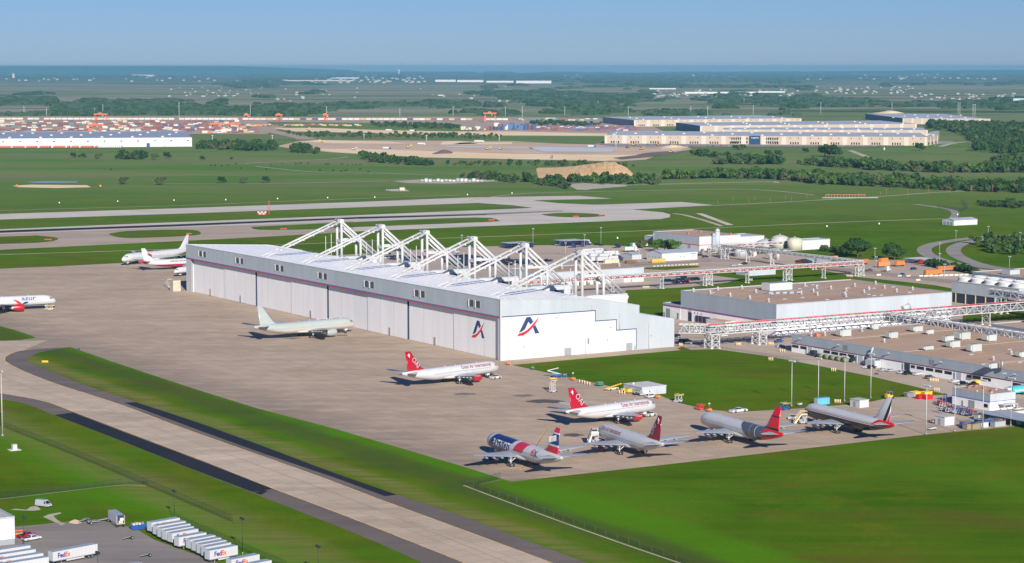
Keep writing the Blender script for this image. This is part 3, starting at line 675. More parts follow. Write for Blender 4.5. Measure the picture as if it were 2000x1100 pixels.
def airliner(label, nose, heading, L, sc, wide, mats, group=None, text=None, engine_colour=None, door_open=False, cargo=False, extras=None, ws=1.0):
    """coordinates: nose at x = 0, tail at -L, port side +y"""
    mf, mfin = mats['body'], mats['fin']
    me_ = mats.get('engine', M('engine_white', (0.6, 0.61, 0.62), 0.35)); mw = mats.get('wing', WINGM)
    ctr = Vector((nose[0], nose[1], 0))
    A = thing('airliner', label, 'airliner', ctr, heading, group)
    Rr, w, lo, top = prof767(L, sc, wide); h = top - lo; kx = L / (54.9 if not wide else 63.7); N = 24
    rings = []
    for (x, hw, zt, zb) in Rr:
        zc, hh = (zt + zb) / 2, (zt - zb) / 2
        rings.append([(-x, hw * math.cos(a), zc + hh * math.sin(a)) for a in [2 * math.pi * j / N for j in range(N)]])
    b = MB(); b.loft(rings, mf)
    b.build('fuselage', A)
    def surf(x, ang, out=0.03, side=-1):
        hw, zt, zb = fus_at(Rr, x); zc, hh = (zt + zb) / 2, (zt - zb) / 2
        return Vector((-x, side * (hw + out) * math.cos(ang), zc + (hh + out) * math.sin(ang)))
    # belly fairing
    f0, f1 = 0.30 * L, 0.60 * L; b = MB(); rr = []
    for f in (0, .12, .3, .55, .8, .92, 1):
        x = f0 + (f1 - f0) * f; e = math.sin(math.pi * min(max(f, .02), .98)) ** 0.45
        rr.append([(-x, w * (0.5 + 0.62 * e) * math.cos(a), lo + 0.8 * sc + (1.05 * e + .15) * sc * math.sin(a)) for a in [2 * math.pi * j / 16 for j in range(16)]])
    b.loft(rr, mf); b.build('belly_fairing', A)
    # cockpit glazing
    b = MB()
    for s in (-1, 1):
        for (xa, xb, a0, a1) in ((1.55, 2.35, 1.02, 1.5), (1.75, 2.7, 0.62, 0.98), (2.35, 3.4, 0.42, 0.72)):
            q = w / 2.515; b.face([surf(xa * q, a0, .03, s), surf(xb * q, a0, .03, s), surf(xb * q, a1, .03, s), surf(xa * q, a1, .03, s)], COCK)
    b.build('cockpit_window', A)
    # cabin windows and door outlines
    for s in (-1, 1):
        for xd in (0.085, 0.37, 0.79):
            b = MB(); x = xd * L; hh = h / 2; a0, a1 = -0.32, 0.42; dw = 0.55 * sc * 1.0; tt = 0.07
            for (xa, xb, p0, p1) in ((x - dw, x - dw + tt, a0, a1), (x + dw - tt, x + dw, a0, a1), (x - dw, x + dw, a1 - .03, a1), (x - dw, x + dw, a0, a0 + .03)):
                b.face([surf(xa, p0, .012, s), surf(xb, p0, .012, s), surf(xb, p1, .012, s), surf(xa, p1, .012, s)], SEAMM)
            if door_open and s == 1 and xd == 0.085:
                b.face([surf(x - dw, a0, .02, s), surf(x + dw, a0, .02, s), surf(x + dw, a1, .02, s), surf(x - dw, a1, .02, s)], DARKGAP)
            b.build('cabin_door', A)
    # wings
    wl = 1.0 if not wide else 1.0
    tip = (23.8 if not wide else 30.4) * sc * ws; yr = w * 0.75
    rootLE = (0.315 if not wide else 0.30) * L; sweep = 0.66 if not wide else 0.63
    kink = tip * 0.34; chr_ = (10.8 if not wide else 13.2) * sc; tipc = (2.4 if not wide else 2.2) * sc; dih = math.tan(R(6.2))
    kx_le = rootLE + sweep * (kink - yr); kx_te = rootLE + chr_ + 0.6 * sc
    tl = rootLE + sweep * (tip - yr); zr = lo + 0.95 * sc
    for s in (-1, 1):
        sec = [(yr * .5, rootLE - sweep * yr * .4, rootLE + chr_, .13), (yr, rootLE, rootLE + chr_, .13), (kink, kx_le, kx_te, .11), (tip * .97, tl - sweep * tip * .03, tl + tipc, .09), (tip, tl + 0.4 * sc, tl + tipc + .2, .06)]
        rr = []
        for (y, xl, xt, th) in sec:
            z = zr + max(0, y - yr) * dih + 0.0009 * max(0, y - yr) ** 2
            rr.append(foil(xl, xt, s * y, z, th))
        b = MB(); b.loft(rr, mw)
        wing = b.build('wing', A)
        for fy in (0.27, 0.44, 0.6, 0.75):                                           # flap track fairings
            y = tip * fy; xt = kx_te + (tl + tipc - kx_te) * max(0, (y - kink) / (tip - kink)); z = zr + (y - yr) * dih
            b = MB(); rr2 = []
            for f, r_ in ((0, .05), (.25, .3), (.6, .34), (1, .05)):
                rr2.append([(-(xt - 2.6 * sc + 3.6 * sc * f), s * y + r_ * sc * math.cos(a) * .7, z - .35 * sc + r_ * sc * math.sin(a)) for a in [2 * math.pi * j / 8 for j in range(8)]])
            b.loft(rr2, mw); b.build('flap_fairing', wing)
        # horizontal tail
        yt = (9.3 if not wide else 10.8) * sc * (ws + 1) / 2; xr = 0.855 * L; b = MB(); hc = (6.0 if not wide else 7.2) * sc
        zt_ = lo + h * .80; c2 = 1.9 * sc
        tx = xr + 0.80 * yt
        b.loft([foil(xr - .3 * sc, xr + hc, s * 0.25 * w, zt_, .1), foil(xr + .5 * sc, xr + hc + .2 * sc, s * 1.4 * sc, zt_ + .1 * sc, .1), foil(tx, tx + c2, s * yt, zt_ + yt * .12, .08)], mats.get('tail', mw)); b.build('tailplane', A)
        # engine
        ye = (7.9 if not wide else 9.8) * sc; re = (1.36 if not wide else 1.95) * sc; le = (4.6 if not wide else 6.0) * sc
        xe = rootLE + sweep * (ye - yr) - (3.6 if not wide else 4.6) * sc; ze = re + (0.95 if not wide else 0.85) * sc
        b = MB(); rr = []
        for f, r_ in ((0, .90), (.04, .98), (.18, 1.06), (.5, 1.05), (.8, .93), (1, .80)):
            rr.append([(-(xe + le * f), s * ye + re * r_ * math.cos(a), ze + re * r_ * math.sin(a)) for a in [2 * math.pi * j / 18 for j in range(18)]])
        b.loft(rr, me_, cap=False)
        b.loft([[(-(xe + le * f), s * ye + re * r_ * math.cos(a), ze + re * r_ * math.sin(a)) for a in [2 * math.pi * j / 18 for j in range(18)]] for f, r_ in ((0, .90), (.03, .82), (.2, .8))], ALU, cap=False)
        b.loft([[(-(xe + le * f), s * ye + re * r_ * math.cos(a), ze + re * r_ * math.sin(a)) for a in [2 * math.pi * j / 18 for j in range(18)]] for f, r_ in ((.19, .8), (.2, .01))], DARKGAP, cap=False)
        b.loft([[(-(xe + le * f), s * ye + re * r_ * math.cos(a), ze + re * r_ * math.sin(a)) for a in [2 * math.pi * j / 18 for j in range(18)]] for f, r_ in ((1, .80), (.98, .55))], DARKGAP, cap=False)
        eng = b.build('engine', A)
        b = MB(); b.loft([[(-(xe + le * f), s * ye + re * r_ * math.cos(a), ze + re * r_ * math.sin(a)) for a in [2 * math.pi * j / 14 for j in range(14)]] for f, r_ in ((.93, .6), (1.15, .52), (1.32, .34), (1.5, .06))], ALU); b.build('exhaust_cone', eng)
        b = MB(); zw = zr + (ye - yr) * dih
        b.prism([(-(xe + .25 * le), ze + re * .9), (-(xe + le * .8), zw + .1), (-(xe + le * 1.5), zw + .05), (-(xe + le * 1.45), zw - .35), (-(xe + le * 1.1), ze + re * .45), (-(xe + le * .5), ze + re * .6)], 'y', s * ye - .22 * sc, s * ye + .22 * sc, me_)
        b.build('pylon', eng)
        # main gear
        xg = rootLE + chr_ * (0.90 if not wide else .86) ; yg = (4.7 if not wide else 5.5) * sc; rw = (.58 if not wide else .67) * sc
        b = MB(); b.tube((-xg, s * yg, rw), (-xg, s * yg * 1.02, zr + .4), .2 * sc, GEARM, n=8); b.tube((-xg, s * yg, 1.6 * sc), (-xg + 0.1, s * (yg - 2.2 * sc), zr), .12 * sc, GEARM, n=6)
        axs = (-.72, .72) if not wide else (-1.4, 0, 1.4)
        b.beam((-xg - axs[-1] * sc, s * yg, rw), (-xg + axs[-1] * sc, s * yg, rw), .28 * sc, GEARM)
        b.box(-xg - .8 * sc, -xg + .8 * sc, s * (yg + .55 * sc) - .04, s * (yg + .55 * sc) + .04, 1.7 * sc, zr, GEARM)
        gear = b.build('main_gear', A)
        for ax in axs:
            for dy in (-.55, .55):
                q = MB(); q.tube((-xg + ax * sc, s * yg + (dy - .2) * sc, rw), (-xg + ax * sc, s * yg + (dy + .2) * sc, rw), rw, TYRE, n=14)
                q.tube((-xg + ax * sc, s * yg + (dy - .22) * sc, rw), (-xg + ax * sc, s * yg + (dy + .22) * sc, rw), rw * .45, ALU, n=10); q.build('wheel', gear)
    # fin
    zf = top; zt_ = (15.9 if not wide else 18.6) * sc
    b = MB(); fc = (8.6 if not wide else 10.0) * sc; xf = 0.945 * L - fc; sw = .86
    tipx = xf + (zt_ - zf) * sw
    b.loft([vfoil(xf - 1.4 * sc, xf + fc, zf - .9 * sc, .09), vfoil(xf - .8 * sc, xf + fc, zf + .05, .09), vfoil(xf + 0.6 * sc + .05 * (zt_ - zf), xf + fc + .2 * sc, zf + .9 * sc, .09), vfoil(tipx, tipx + 2.9 * sc, zt_, .08)], mfin); b.build('fin', A)
    # nose gear
    xn = (6.4 if not wide else 5.9) * sc; rn = .46 * sc
    b = MB(); b.tube((-xn, 0, rn), (-xn + .2, 0, lo + .5), .16 * sc, GEARM, n=8); b.box(-xn - .9 * sc, -xn + .9 * sc, -.5 * sc, -.46 * sc, lo - .8 * sc, lo + .1, GEARM); b.box(-xn - .9 * sc, -xn + .9 * sc, .46 * sc, .5 * sc, lo - .8 * sc, lo + .1, GEARM)
    ng = b.build('nose_gear', A)
    for dy in (-.3, .3):
        q = MB(); q.tube((-xn, (dy - .14) * sc, rn), (-xn, (dy + .14) * sc, rn), rn, TYRE, n=12); q.build('wheel', ng)
    # aerials
    for xa in (.23, .45, .56):
        q = MB(); q.prism([(-xa * L, top - .05), (-xa * L - .5, top - .05), (-xa * L - .55, top + .45), (-xa * L - .3, top + .45)], 'y', -.05, .05, mf if False else WHITEP); q.build('antenna', A)
    q = MB(); q.tube((-L + .2, 0, lo + h * .835), (-L - .35, 0, lo + h * .84), .2 * sc, STEEL, n=8); q.build('exhaust_pipe', A)
    A['L'] = L
    def put_text(body, x0, ang0, size, side, mat, bold=0.0, width=None, shear=0.0, name='lettering', squash=1.0):
        me2 = text_mesh(body, size, bold, shear)
        bm = bmesh.new(); bm.from_mesh(me2)
        for _ in range(1): bmesh.ops.subdivide_edges(bm, edges=[e for e in bm.edges if e.calc_length() > size * .3], cuts=1)
        bm.to_mesh(me2); bm.free()
        xs_ = [v.co.x for v in me2.vertices]; k = (width / (max(xs_) - min(xs_))) if width else 1.0
        for v in me2.vertices:
            tx_ = v.co.x * k; hh = h / 2
            x = x0 - tx_ if side < 0 else x0 + tx_
            v.co = surf(x, ang0 + v.co.y * squash / hh, .035, side)
        me2.materials.clear(); me2.materials.append(mat)
        o = bpy.data.objects.new(name, me2); C.objects.link(o); o.parent = A; return o
    def decal(pts, side, mat, name='emblem'):
        """flat polygon in (x from the nose, angle) wrapped on the hull"""
        bb = MB(); bb.face([(p[0], p[1], 0) for p in pts], mat); me2 = bb.mesh(name); bm = bmesh.new(); bm.from_mesh(me2)
        bmesh.ops.triangulate(bm, faces=bm.faces); bmesh.ops.subdivide_edges(bm, edges=bm.edges, cuts=3, use_grid_fill=True); bm.to_mesh(me2); bm.free()
        for v in me2.vertices: v.co = surf(v.co.x, v.co.y, .04, side)
        o = bpy.data.objects.new(name, me2); C.objects.link(o); o.parent = A; return o
    def fin_poly(pts, mat, name='fin_emblem', both=True):
        """outline on the fin in (x from the nose, z)"""
        bb = MB()
        for s in (-1, 1):
            bb.prism([(-p[0], p[1]) for p in pts], 'y', s * .30 * sc, s * .46 * sc, mat)
        return bb.build(name, A)
    def fin_text(body, x, z, ang, size, mat, bold=0.0, side=-1, name='fin_lettering'):
        me2 = text_mesh(body, size, bold)
        c_, s_ = math.cos(ang), math.sin(ang)
        for v in me2.vertices:
            tx_, ty = v.co.x, v.co.y
            a_ = tx_ * c_ - ty * s_; b_ = tx_ * s_ + ty * c_
            v.co = Vector((-x + (a_ if side < 0 else -a_), side * .47 * sc, z + b_))
        me2.materials.clear(); me2.materials.append(mat)
        o = bpy.data.objects.new(name, me2); C.objects.link(o); o.parent = A; return o
    return dict(A=A, surf=surf, text=put_text, decal=decal, fin_poly=fin_poly, fin_text=fin_text, top=top, lo=lo, h=h, xf=xf, fc=fc, zf=zf, zt=zt_, tipx=tipx, w=w)
def from_px(n, t_, nz, tz):
    a = P(n[0], n[1], nz); c = P(t_[0], t_[1], tz); d = a - c; d.z = 0
    return a, math.atan2(d.y, d.x), d.length
TXR = M('title_dark_red', (0.20, 0.008, 0.03), 0.4)
TXW = M('title_white', (0.75, 0.75, 0.75), 0.4)
OFIN = livery('crimson_fin', (0.37, 0.005, 0.018), [])
W6 = (6.8, 43.5, 5.6)
OBODY = livery('plain_white_hull', ACW, [], win=W6)
REDE = M('engine_red', (0.42, 0.008, 0.02), 0.35, 0, 0.05, 0.5, 0.3)
def omni(label, n, t_, sc=1.10, fin=OFIN, L=None, side=-1, **k):
    a, hd, LL = from_px(n, t_, 4.2, 6.9)
    r = airliner(label, a, hd, L or LL, sc, False, dict(body=OBODY, fin=fin, engine=REDE), 'white airliners with red fins', **k)
    W_ = 17.2 * (L or LL) / 55
    x0 = 0.115 * (L or LL)
    r['text']('Omni Air International', x0 if side > 0 else x0 + W_, 0.36, 2.7, side, TXR, 0.045, W_)
    r['text']('Omni Air International', x0 if side < 0 and False else (x0 + W_ if side > 0 else x0), 0.36, 2.7, -side, TXR, 0.045, W_)
    zf, zt, xf, fc = r['zf'], r['zt'], r['xf'], r['fc']
    for sd in (-1, 1):
        ang = -0.86 if sd < 0 else 0.86
        if sd < 0: r['fin_text']('OAI', xf + fc * .80, zf + 5.1, ang, 3.4, M('fin_silver', (0.5, 0.46, 0.47), 0.4), 0.0, sd)
        else: r['fin_text']('OAI', xf + fc * .42, zf + 1.0, ang, 3.4, M('fin_silver'), 0.0, sd)
    px_, pz = r['tipx'] + 1.2, zt - 1.8
    r['fin_poly']([(px_ - .1, pz + 1.0), (px_ + .25, pz + .2), (px_ + 1.0, pz + .1), (px_ + .35, pz - .2), (px_ - .5, pz - 1.3), (px_ - .45, pz - .1), (px_ - 1.0, pz + .1), (px_ - .25, pz + .25)], TXW)
    return r
o1 = omni('white airliner with red fin and engines parked in front of the hangar corner', (973, 719), (785.5, 732))
o2 = omni('white airliner with red fin and engines nearest the white equipment shed', (1280, 793), (1105, 805), sc=1.06)
DRED = livery('dark_red_fin', (0.2, 0.003, 0.01), [])
o3 = omni('white airliner with dark maroon fin seen from behind beside white covered stairs', (1170, 844), (1305.5, 875), fin=DRED, side=1, door_open=True, L=53.5, sc=1.14, ws=0.86)
# grey airliner
a, hd, LL = from_px((692.5, 632.5), (496, 641), 5.0, 7.6)
GRN = (0.36, 0.395, 0.38)
g7 = airliner('plain grey and cream airliner without titles parked alongside the hangar doors', a, hd, LL, 1.05, True,
    dict(body=livery('grey_cream_hull', (0.5, 0.47, 0.425), [(GRN, [(0, 0, 1, 5.55)])]), fin=livery('grey_fin', GRN, []), engine=M('engine_grey', (0.33, 0.36, 0.35), 0.4), wing=M('wing_grey_green', (0.32, 0.35, 0.345), 0.45)))
q = MB(); 
for x, z0 in ((9.5, .1), (17, .1), (19, .1), (25, .1)): q.sphere((-x, 0, g7['top']), .55, WHITEP, 8, 5, .8)
q.build('radome', g7['A'])
# navy, white and red airliner
a, hd, LL = from_px((954, 862), (1107, 903), 4.4, 6.9); LP = 62.5
NV, WH, RD = (0.012, 0.022, 0.12), ACW, (0.58, 0.012, 0.035)
k_ = 0.7
pl = [(NV, [(-1, 0, 0, 0)]), (WH, [(-1, 0, -k_, 20.4)]), (RD, [(-1, 0, -k_, 23.4), (1, 0, k_, -31.2), (0, 0, 1, 5.3)]), (WH, [(1, 0, .95, -0.8)]), ((0.3, 0.008, 0.03), [(1, 0, .95, 1.8)])]
pf_ = [(RD, [(0, 0, -1, -11.2), ]), (NV, [(0, 0, 1, 11.9)]), (WH, [(0, 0, 1, 16.0)]), (RD, [(0, 0, 1, 16.6)])]
pt = airliner('navy blue, white and red liveried airliner seen from behind at the apron corner', a, hd, LP, 1.17, False, ws=0.84, mats=dict(body=livery('navy_white_red_hull', NV, pl, win=(30, 50, 6.06)), fin=livery('navy_red_fin', ACW, pf_), engine=M('engine_navy', (0.015, 0.03, 0.13), 0.35)))
pt['text']('PATRIOTS', 10.0, -0.3, 4.1, 1, TXW, 0.07, 15.5)
pt['text']('PATRIOTS', 24.1, -0.12, 4.3, -1, TXW, 0.07, 15.5)
for sd in (-1, 1): pt['decal']([(15.0, -.3), (16.8, -.62), (18.4, -.28), (16.6, -.36)], sd, REDST)
pt['text']('6', 42.0, 0.02, 4.3, 1, REDP, 0.12, 2.6); pt['text']('X', 44.4, -0.1, 4.0, 1, NAVY, 0.12, 3.0)
for i in range(6):
    x = pt['xf'] + 4.0 + i * .98; z0 = 12.3 + i * .26
    pt['fin_poly']([(x - .16, z0), (x + .2, z0), (x + .1, z0 + .9), (x + .2, z0 + 1.5), (x + .03, z0 + 2.1), (x - .14, z0 + 1.5)], TXW, 'fin_emblem')
# white airliner with grey band and red tail
a, hd, LL = from_px((1370, 820), (1538, 856), 4.4, 6.9); LQ = 63.0
RD2 = (0.60, 0.006, 0.008); GB = (0.075, 0.085, 0.11)
ql = [(GB, [(-1, 0, 1.1, 43.8)]), (WH, [(-1, 0, .22, 45.6 - 2.2), (1, 0, -.22, -45.15 + 1.6)]), (WH, [(-1, 0, .1, 46.4), (1, 0, -.1, -46.9)]), (RD2, [(-1, 0, -.35, 48.6), (0, 0, -1, -8.6)]), (RD2, [(-1, 0, 0, 56.5)])]
rt = airliner('white airliner with dark grey band and bright red tail, no titles', a, hd, LQ, 1.17, False, ws=0.84, mats=dict(body=livery('white_grey_red_hull', ACW, ql, win=(7, 52, 6.06)), fin=livery('bright_red_fin', RD2, [((0.01, 0.01, 0.012), [(0, 0, 1, 13.9), (0, 0, -1, -14.4)]), ((0.01, 0.01, 0.012), [(0, 0, -1, -9.5)]), (GB, [(0, 0, 1, 18.2)])]), engine=M('engine_light_grey', (0.5, 0.52, 0.54), 0.35)))
# white airliner with black belly and swept stripes
a, hd, LL = from_px((1573, 803), (1756, 837), 4.4, 6.9); LS = 63.5
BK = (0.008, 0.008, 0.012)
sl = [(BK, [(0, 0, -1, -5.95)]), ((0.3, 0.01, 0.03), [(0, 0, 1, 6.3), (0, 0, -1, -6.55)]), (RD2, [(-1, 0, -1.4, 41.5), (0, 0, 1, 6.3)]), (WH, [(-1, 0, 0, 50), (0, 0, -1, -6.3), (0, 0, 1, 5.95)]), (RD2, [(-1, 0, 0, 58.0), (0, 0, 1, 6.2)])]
fin_s = livery('striped_fin', ACW, [(BK, [(-1, 0, -.56, 51.2)]), (ACW, [(-1, 0, -.5, 53.6)]), (RD2, [(-1, 0, -.5, 54.3), (0, 0, -1, -13.8)])])
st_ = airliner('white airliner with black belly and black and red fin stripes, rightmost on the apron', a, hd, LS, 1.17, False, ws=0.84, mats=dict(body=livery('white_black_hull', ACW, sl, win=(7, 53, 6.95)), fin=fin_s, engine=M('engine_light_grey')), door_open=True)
# airliner at the left edge
a = P(109, 587.5, 4.9); tdir = P(0, 592.5, 4.9) - a
az_hd = math.atan2(-tdir.y, -tdir.x)
zz = airliner('white airliner with blue belly and red engines cut off by the left edge', a, az_hd, 74.0, 1.03, True,
    dict(body=livery('white_blue_hull', ACW, [((0.012, 0.045, 0.15), [(0, 0, -1, -3.35)])], win=(9, 60, 6.1)), fin=livery('plain_fin', ACW, []), engine=REDE))
zz['text']('azur', 22.0, 0.20, 3.6, -1, M('title_blue', (0.01, 0.05, 0.2), 0.4), 0.06, 9.0)
zz['text']('air', 12.2, 0.20, 3.3, -1, M('title_pale', (0.48, 0.53, 0.6), 0.5), 0.0, 4.4)
zz['decal']([(27.8, .42), (25.6, .36), (23.6, .02), (22.0, -.42), (22.6, -.62), (24.0, -.55), (25.4, -.1), (26.6, .2)], -1, REDP)
zz['decal']([(21.6, -.6), (20.3, -.15), (17.6, -.08), (18.6, -.5), (20.0, -.6)], -1, M('title_blue'))
# three airliners behind the hangar end
a = P(238, 507, 5.0); zt_ = P(460, 484, 5.0)
hd = math.atan2((a - zt_).y, (a - zt_).x)
w7 = airliner('all white wide airliner behind the hangar end, nose to the left', a, hd, 78.0, 1.03, True, dict(body=OBODY, fin=livery('white_fin', ACW, [])), 'white airliners behind the hangar end')
a2 = P(271, 512, 6.9); b2 = P(452, 502.5, 6.9); hd2 = math.atan2((b2 - a2).y, (b2 - a2).x); L2 = 66.0
nose2 = a2 + Vector((math.cos(hd2), math.sin(hd2), 0)) * L2
CR = (0.32, 0.004, 0.03)
cd = airliner('white airliner with crimson belly and bird badge on a white fin behind the hangar end', nose2, hd2, L2, 1.06, False,
    dict(body=livery('white_crimson_hull', ACW, [(CR, [(0, 0, -1, -4.3)]), ((0.45, 0.01, 0.03), [(-1, 0, 0, 60.5)])]), fin=livery('white_fin2', ACW, [])))
fz, fx = cd['zf'], cd['xf']
cd['fin_poly']([(fx + 6.2, fz + 5.3), (fx + 3.0, fz + 4.3), (fx + 2.2, fz + 3.1), (fx + 3.0, fz + 1.8), (fx + 3.5, fz + 2.9), (fx + 5.0, fz + 3.2)], M('badge_crimson', (0.32, 0.01, 0.05), 0.4), 'badge')
cd['text']('ARIZONA', 42.0, 0.25, 1.9, -1, M('title_black', (0.02, 0.02, 0.03), 0.4), 0.03, 13.0)
a3 = P(340, 530, 4.2); hd3 = math.atan2((a3 - P(470, 517, 4.2)).y, (a3 - P(470, 517, 4.2)).x)
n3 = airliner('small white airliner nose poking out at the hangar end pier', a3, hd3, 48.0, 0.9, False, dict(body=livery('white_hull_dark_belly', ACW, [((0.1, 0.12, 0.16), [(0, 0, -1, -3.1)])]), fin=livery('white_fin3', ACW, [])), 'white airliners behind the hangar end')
# ================================================================== works buildings, pipe bridges
BROOF = pave_mat('brown_roof', (0.44, 0.295, 0.20), (0.50, 0.35, 0.245), (0.3, 0.205, 0.15), rot=0.5, stain=0.35, joints=False)
GREYB = wall_mat('grey_blue_cladding', (0.34, 0.39, 0.435), 1.0, 0.06)
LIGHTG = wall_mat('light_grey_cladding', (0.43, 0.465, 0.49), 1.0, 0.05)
CONCW = M('white_block_wall', (0.58, 0.57, 0.56), 0.7, 0, 0.06, 0.3, 0, 0.2)
WLOW = M('white_lower_wall', (0.86, 0.86, 0.86), 0.7, 0, 0.05, 0.3, 0, 0.15)
TRIMG = M('roof_trim_grey', (0.36, 0.38, 0.42), 0.6)
DKRED = M('dark_red_band', (0.22, 0.035, 0.05), 0.6)
WIN = M('window_dark', (0.012, 0.016, 0.02), 0.15)
ACM = wall_mat('rooftop_unit_metal', (0.46, 0.485, 0.46), 0.5, 0.12)
BEIGE = M('beige_paint', (0.55, 0.42, 0.24), 0.7)
ORANGE = M('orange_paint', (0.72, 0.20, 0.035), 0.5, 0, 0.15, 0.3)
ORANGE2 = M('faded_orange_paint', (0.42, 0.15, 0.06), 0.6, 0, 0.15, 0.3)
YELL = M('yellow_paint', (0.72, 0.45, 0.03), 0.5)
def block(label, cat, x0, x1, y0, y1, h, wall=WHITEW, roof=BROOF, low=None, zl=0.0, parapet=0.6, group=None, name='building'):
    """rectangular building; low = material of the wall below height zl"""
    low = WLOW if low is CONCW else low
    B = gthing(name, label, cat, x0, y0, group); X, Y = x1 - x0, y1 - y0
    b = MB()
    if low:
        b.box(0, X, 0, Y, 0, zl, low); b.box(-0.06, X + 0.06, -0.06, Y + 0.06, zl, h, wall)
    else: b.box(0, X, 0, Y, 0, h, wall)
    b.build('wall', B)
    b = MB(); b.box(0.3, X - 0.3, 0.3, Y - 0.3, h, h + 0.04, roof)
    for (a, c, d, e) in ((-.1, X + .1, -.1, .3), (-.1, X + .1, Y - .3, Y + .1), (-.1, .3, .3, Y - .3), (X - .3, X + .1, .3, Y - .3)): b.box(a, c, d, e, h, h + parapet, TRIMG)
    b.build('roof', B)
    return B
def on(B, name, f):
    b = MB(); f(b); return b.build(name, B)
def roof_vent(B, x, y, h, s=1.0, kind=0):
    b = MB()
    if kind == 0:
        b.box(x - .7 * s, x + .7 * s, y - .7 * s, y + .7 * s, h, h + .9 * s, TRIMG); b.tube((x, y, h + .9 * s), (x, y, h + 1.7 * s), .55 * s, WHITEP, n=8); b.sphere((x, y, h + 2.0 * s), .85 * s, WHITEP, 8, 5, .8)
        b.build('roof_fan', B)
    elif kind == 1:
        b.box(x - 1.5 * s, x + 1.5 * s, y - .9 * s, y + .9 * s, h + .04, h + .45, TRIMG); b.build('roof_hatch', B)
def rooftop_unit(B, x, y, h, a, c, z, mat=ACM, hood=True):
    b = MB(); b.box(x, x + a, y, y + c, h + .35, h + z, mat)
    for q in (0.1, .85): b.box(x + a * q - .2, x + a * q + .3, y + .1, y + c - .1, h, h + .35, STEEL)
    if hood: b.prism([(y + c * .1, h + z * .9), (y + c * .9, h + z * .9), (y + c * .9, h + .9), (y + c * .1, h + .9)], 'x', x - .9, x, mat)
    b.box(x + a * .15, x + a * .85, y + c * .2, y + c * .8, h + z, h + z + .15, STEEL)
    b.build('rooftop_unit', B)
# --- brown roofed plant building
B2 = block('big plant building with tall grey walls and a flat brown roof with many fans', 'building', 186, 317, 9.2, 100.2, 17.1, GREYB, BROOF, CONCW, 6.9)
on(B2, 'side_cladding', lambda b: b.box(-.02, 131.1, -.16, -.06, 7.2, 17.1, LIGHTG))  # lighter grey puts the sunlit side's tone into the colour
on(B2, 'stripe', lambda b: (b.box(-.14, -.06, -.1, 91, 7.35, 7.75, BLUEST), b.box(-.16, -.06, -.1, 91, 6.9, 7.25, REDST)))
on(B2, 'stripe', lambda b: b.box(0, 131, -.2, -.06, 6.5, 7.15, DKRED))
A2 = block('low left wing with white walls and blue and red stripe beside the brown roofed plant', 'building', 185.9, 216, 100.3, 118.3, 8.2, GREYB, M('roof_shade', (0.2, 0.21, 0.23), 0.8), CONCW, 6.9)  # roof colour darkened for the shadow of the tall block
on(A2, 'stripe', lambda b: (b.box(-.14, -.06, 0, 18, 7.35, 7.75, BLUEST), b.box(-.16, -.06, 0, 18, 6.9, 7.25, REDST)))
on(A2, 'roller_door', lambda b: b.box(-.12, 0, 10.5, 14.8, 0.1, 5.6, GREYD)); on(A2, 'door', lambda b: b.box(-.1, 0, 15.9, 17.3, 0.1, 3.0, GREYD)); on(A2, 'door', lambda b: b.box(-.1, 0, 1.8, 3.6, 0.1, 3.8, STEEL))
on(B2, 'doorway', lambda b: (b.box(-.12, 0, 80, 83.5, 0.1, 5.4, DARKGAP), b.box(-.14, -.04, 80, 83.5, 5.4, 6.8, LIGHTG)))
for y in (77, 74, 70.5): on(B2, 'window', lambda b: b.box(-.1, 0, y - .45, y + .45, 5.0, 5.9, STEEL))
for y in (74, 70.2, 66.5, 63.2): on(B2, 'dock_door', lambda b: (b.box(-.6, 0, y - 1.5, y + 1.5, .6, 4.2, DARKGAP), b.box(-.65, -.6, y - 1.5, y - 1.1, .6, 3.6, ORANGE2)))
b2a = MB(); b2a.box(-7, 0, 38, 56, 0, 4.4, CONCW, BROOF); b2a.build('dock_annex', B2)
for x in range(0, 30):
    on(B2, 'low_window', lambda b: b.box(4 + x * 4.2, 6.6 + x * 4.2, -.1, 0, 4.4, 5.4, STEEL)) if x % 2 == 0 else None
rs = random.Random(3)
for (x, y) in ((2, 84), (4, 70), (5, 52), (5.5, 34), (5, 16), (20, 84), (30, 60), (46, 72), (38, 84), (48, 40), (52, 30), (62, 46), (60, 14), (66, 22), (76, 60), (82, 40), (82, 54), (84, 26), (80, 76), (98, 38), (104, 58), (104, 20), (112, 40), (120, 24), (124, 62), (70, 78)): roof_vent(B2, x + 2, y, 17.1, .85)
for k in range(20): roof_vent(B2, rs.uniform(8, 124), rs.uniform(6, 86), 17.1, .9, 1)
rooftop_unit(B2, 44, 62, 17.1, 17, 8, 4.6, WHITEW, False)
for k in range(5): on(B2, 'roof_duct', lambda b: b.box(34 + k * 4, 37 + k * 4, 50 - k * 1.5, 54 - k * 1.5, 17.2, 18.3, TRIMG))
on(B2, 'roof_joint', lambda b: b.box(73, 74.2, .5, 90, 17.14, 17.5, TRIMG)); on(B2, 'roof_joint', lambda b: b.box(30, 30.3, .5, 90, 17.14, 17.22, STEEL)); on(B2, 'roof_joint', lambda b: b.box(100, 100.3, .5, 90, 17.14, 17.22, STEEL))
# duct bend on the sunny wall
on(B2, 'duct', lambda b: (b.tube((92, -1.2, 5), (92, -1.2, 9.5), 1.7, STEEL, n=12), b.tube((92, -1.2, 9.8), (97, -1.2, 11.2), 1.9, LIGHTG, n=12), b.tube((97, -1.2, 9.6), (118, -1.2, 6.5), .9, LIGHTG, n=10)))
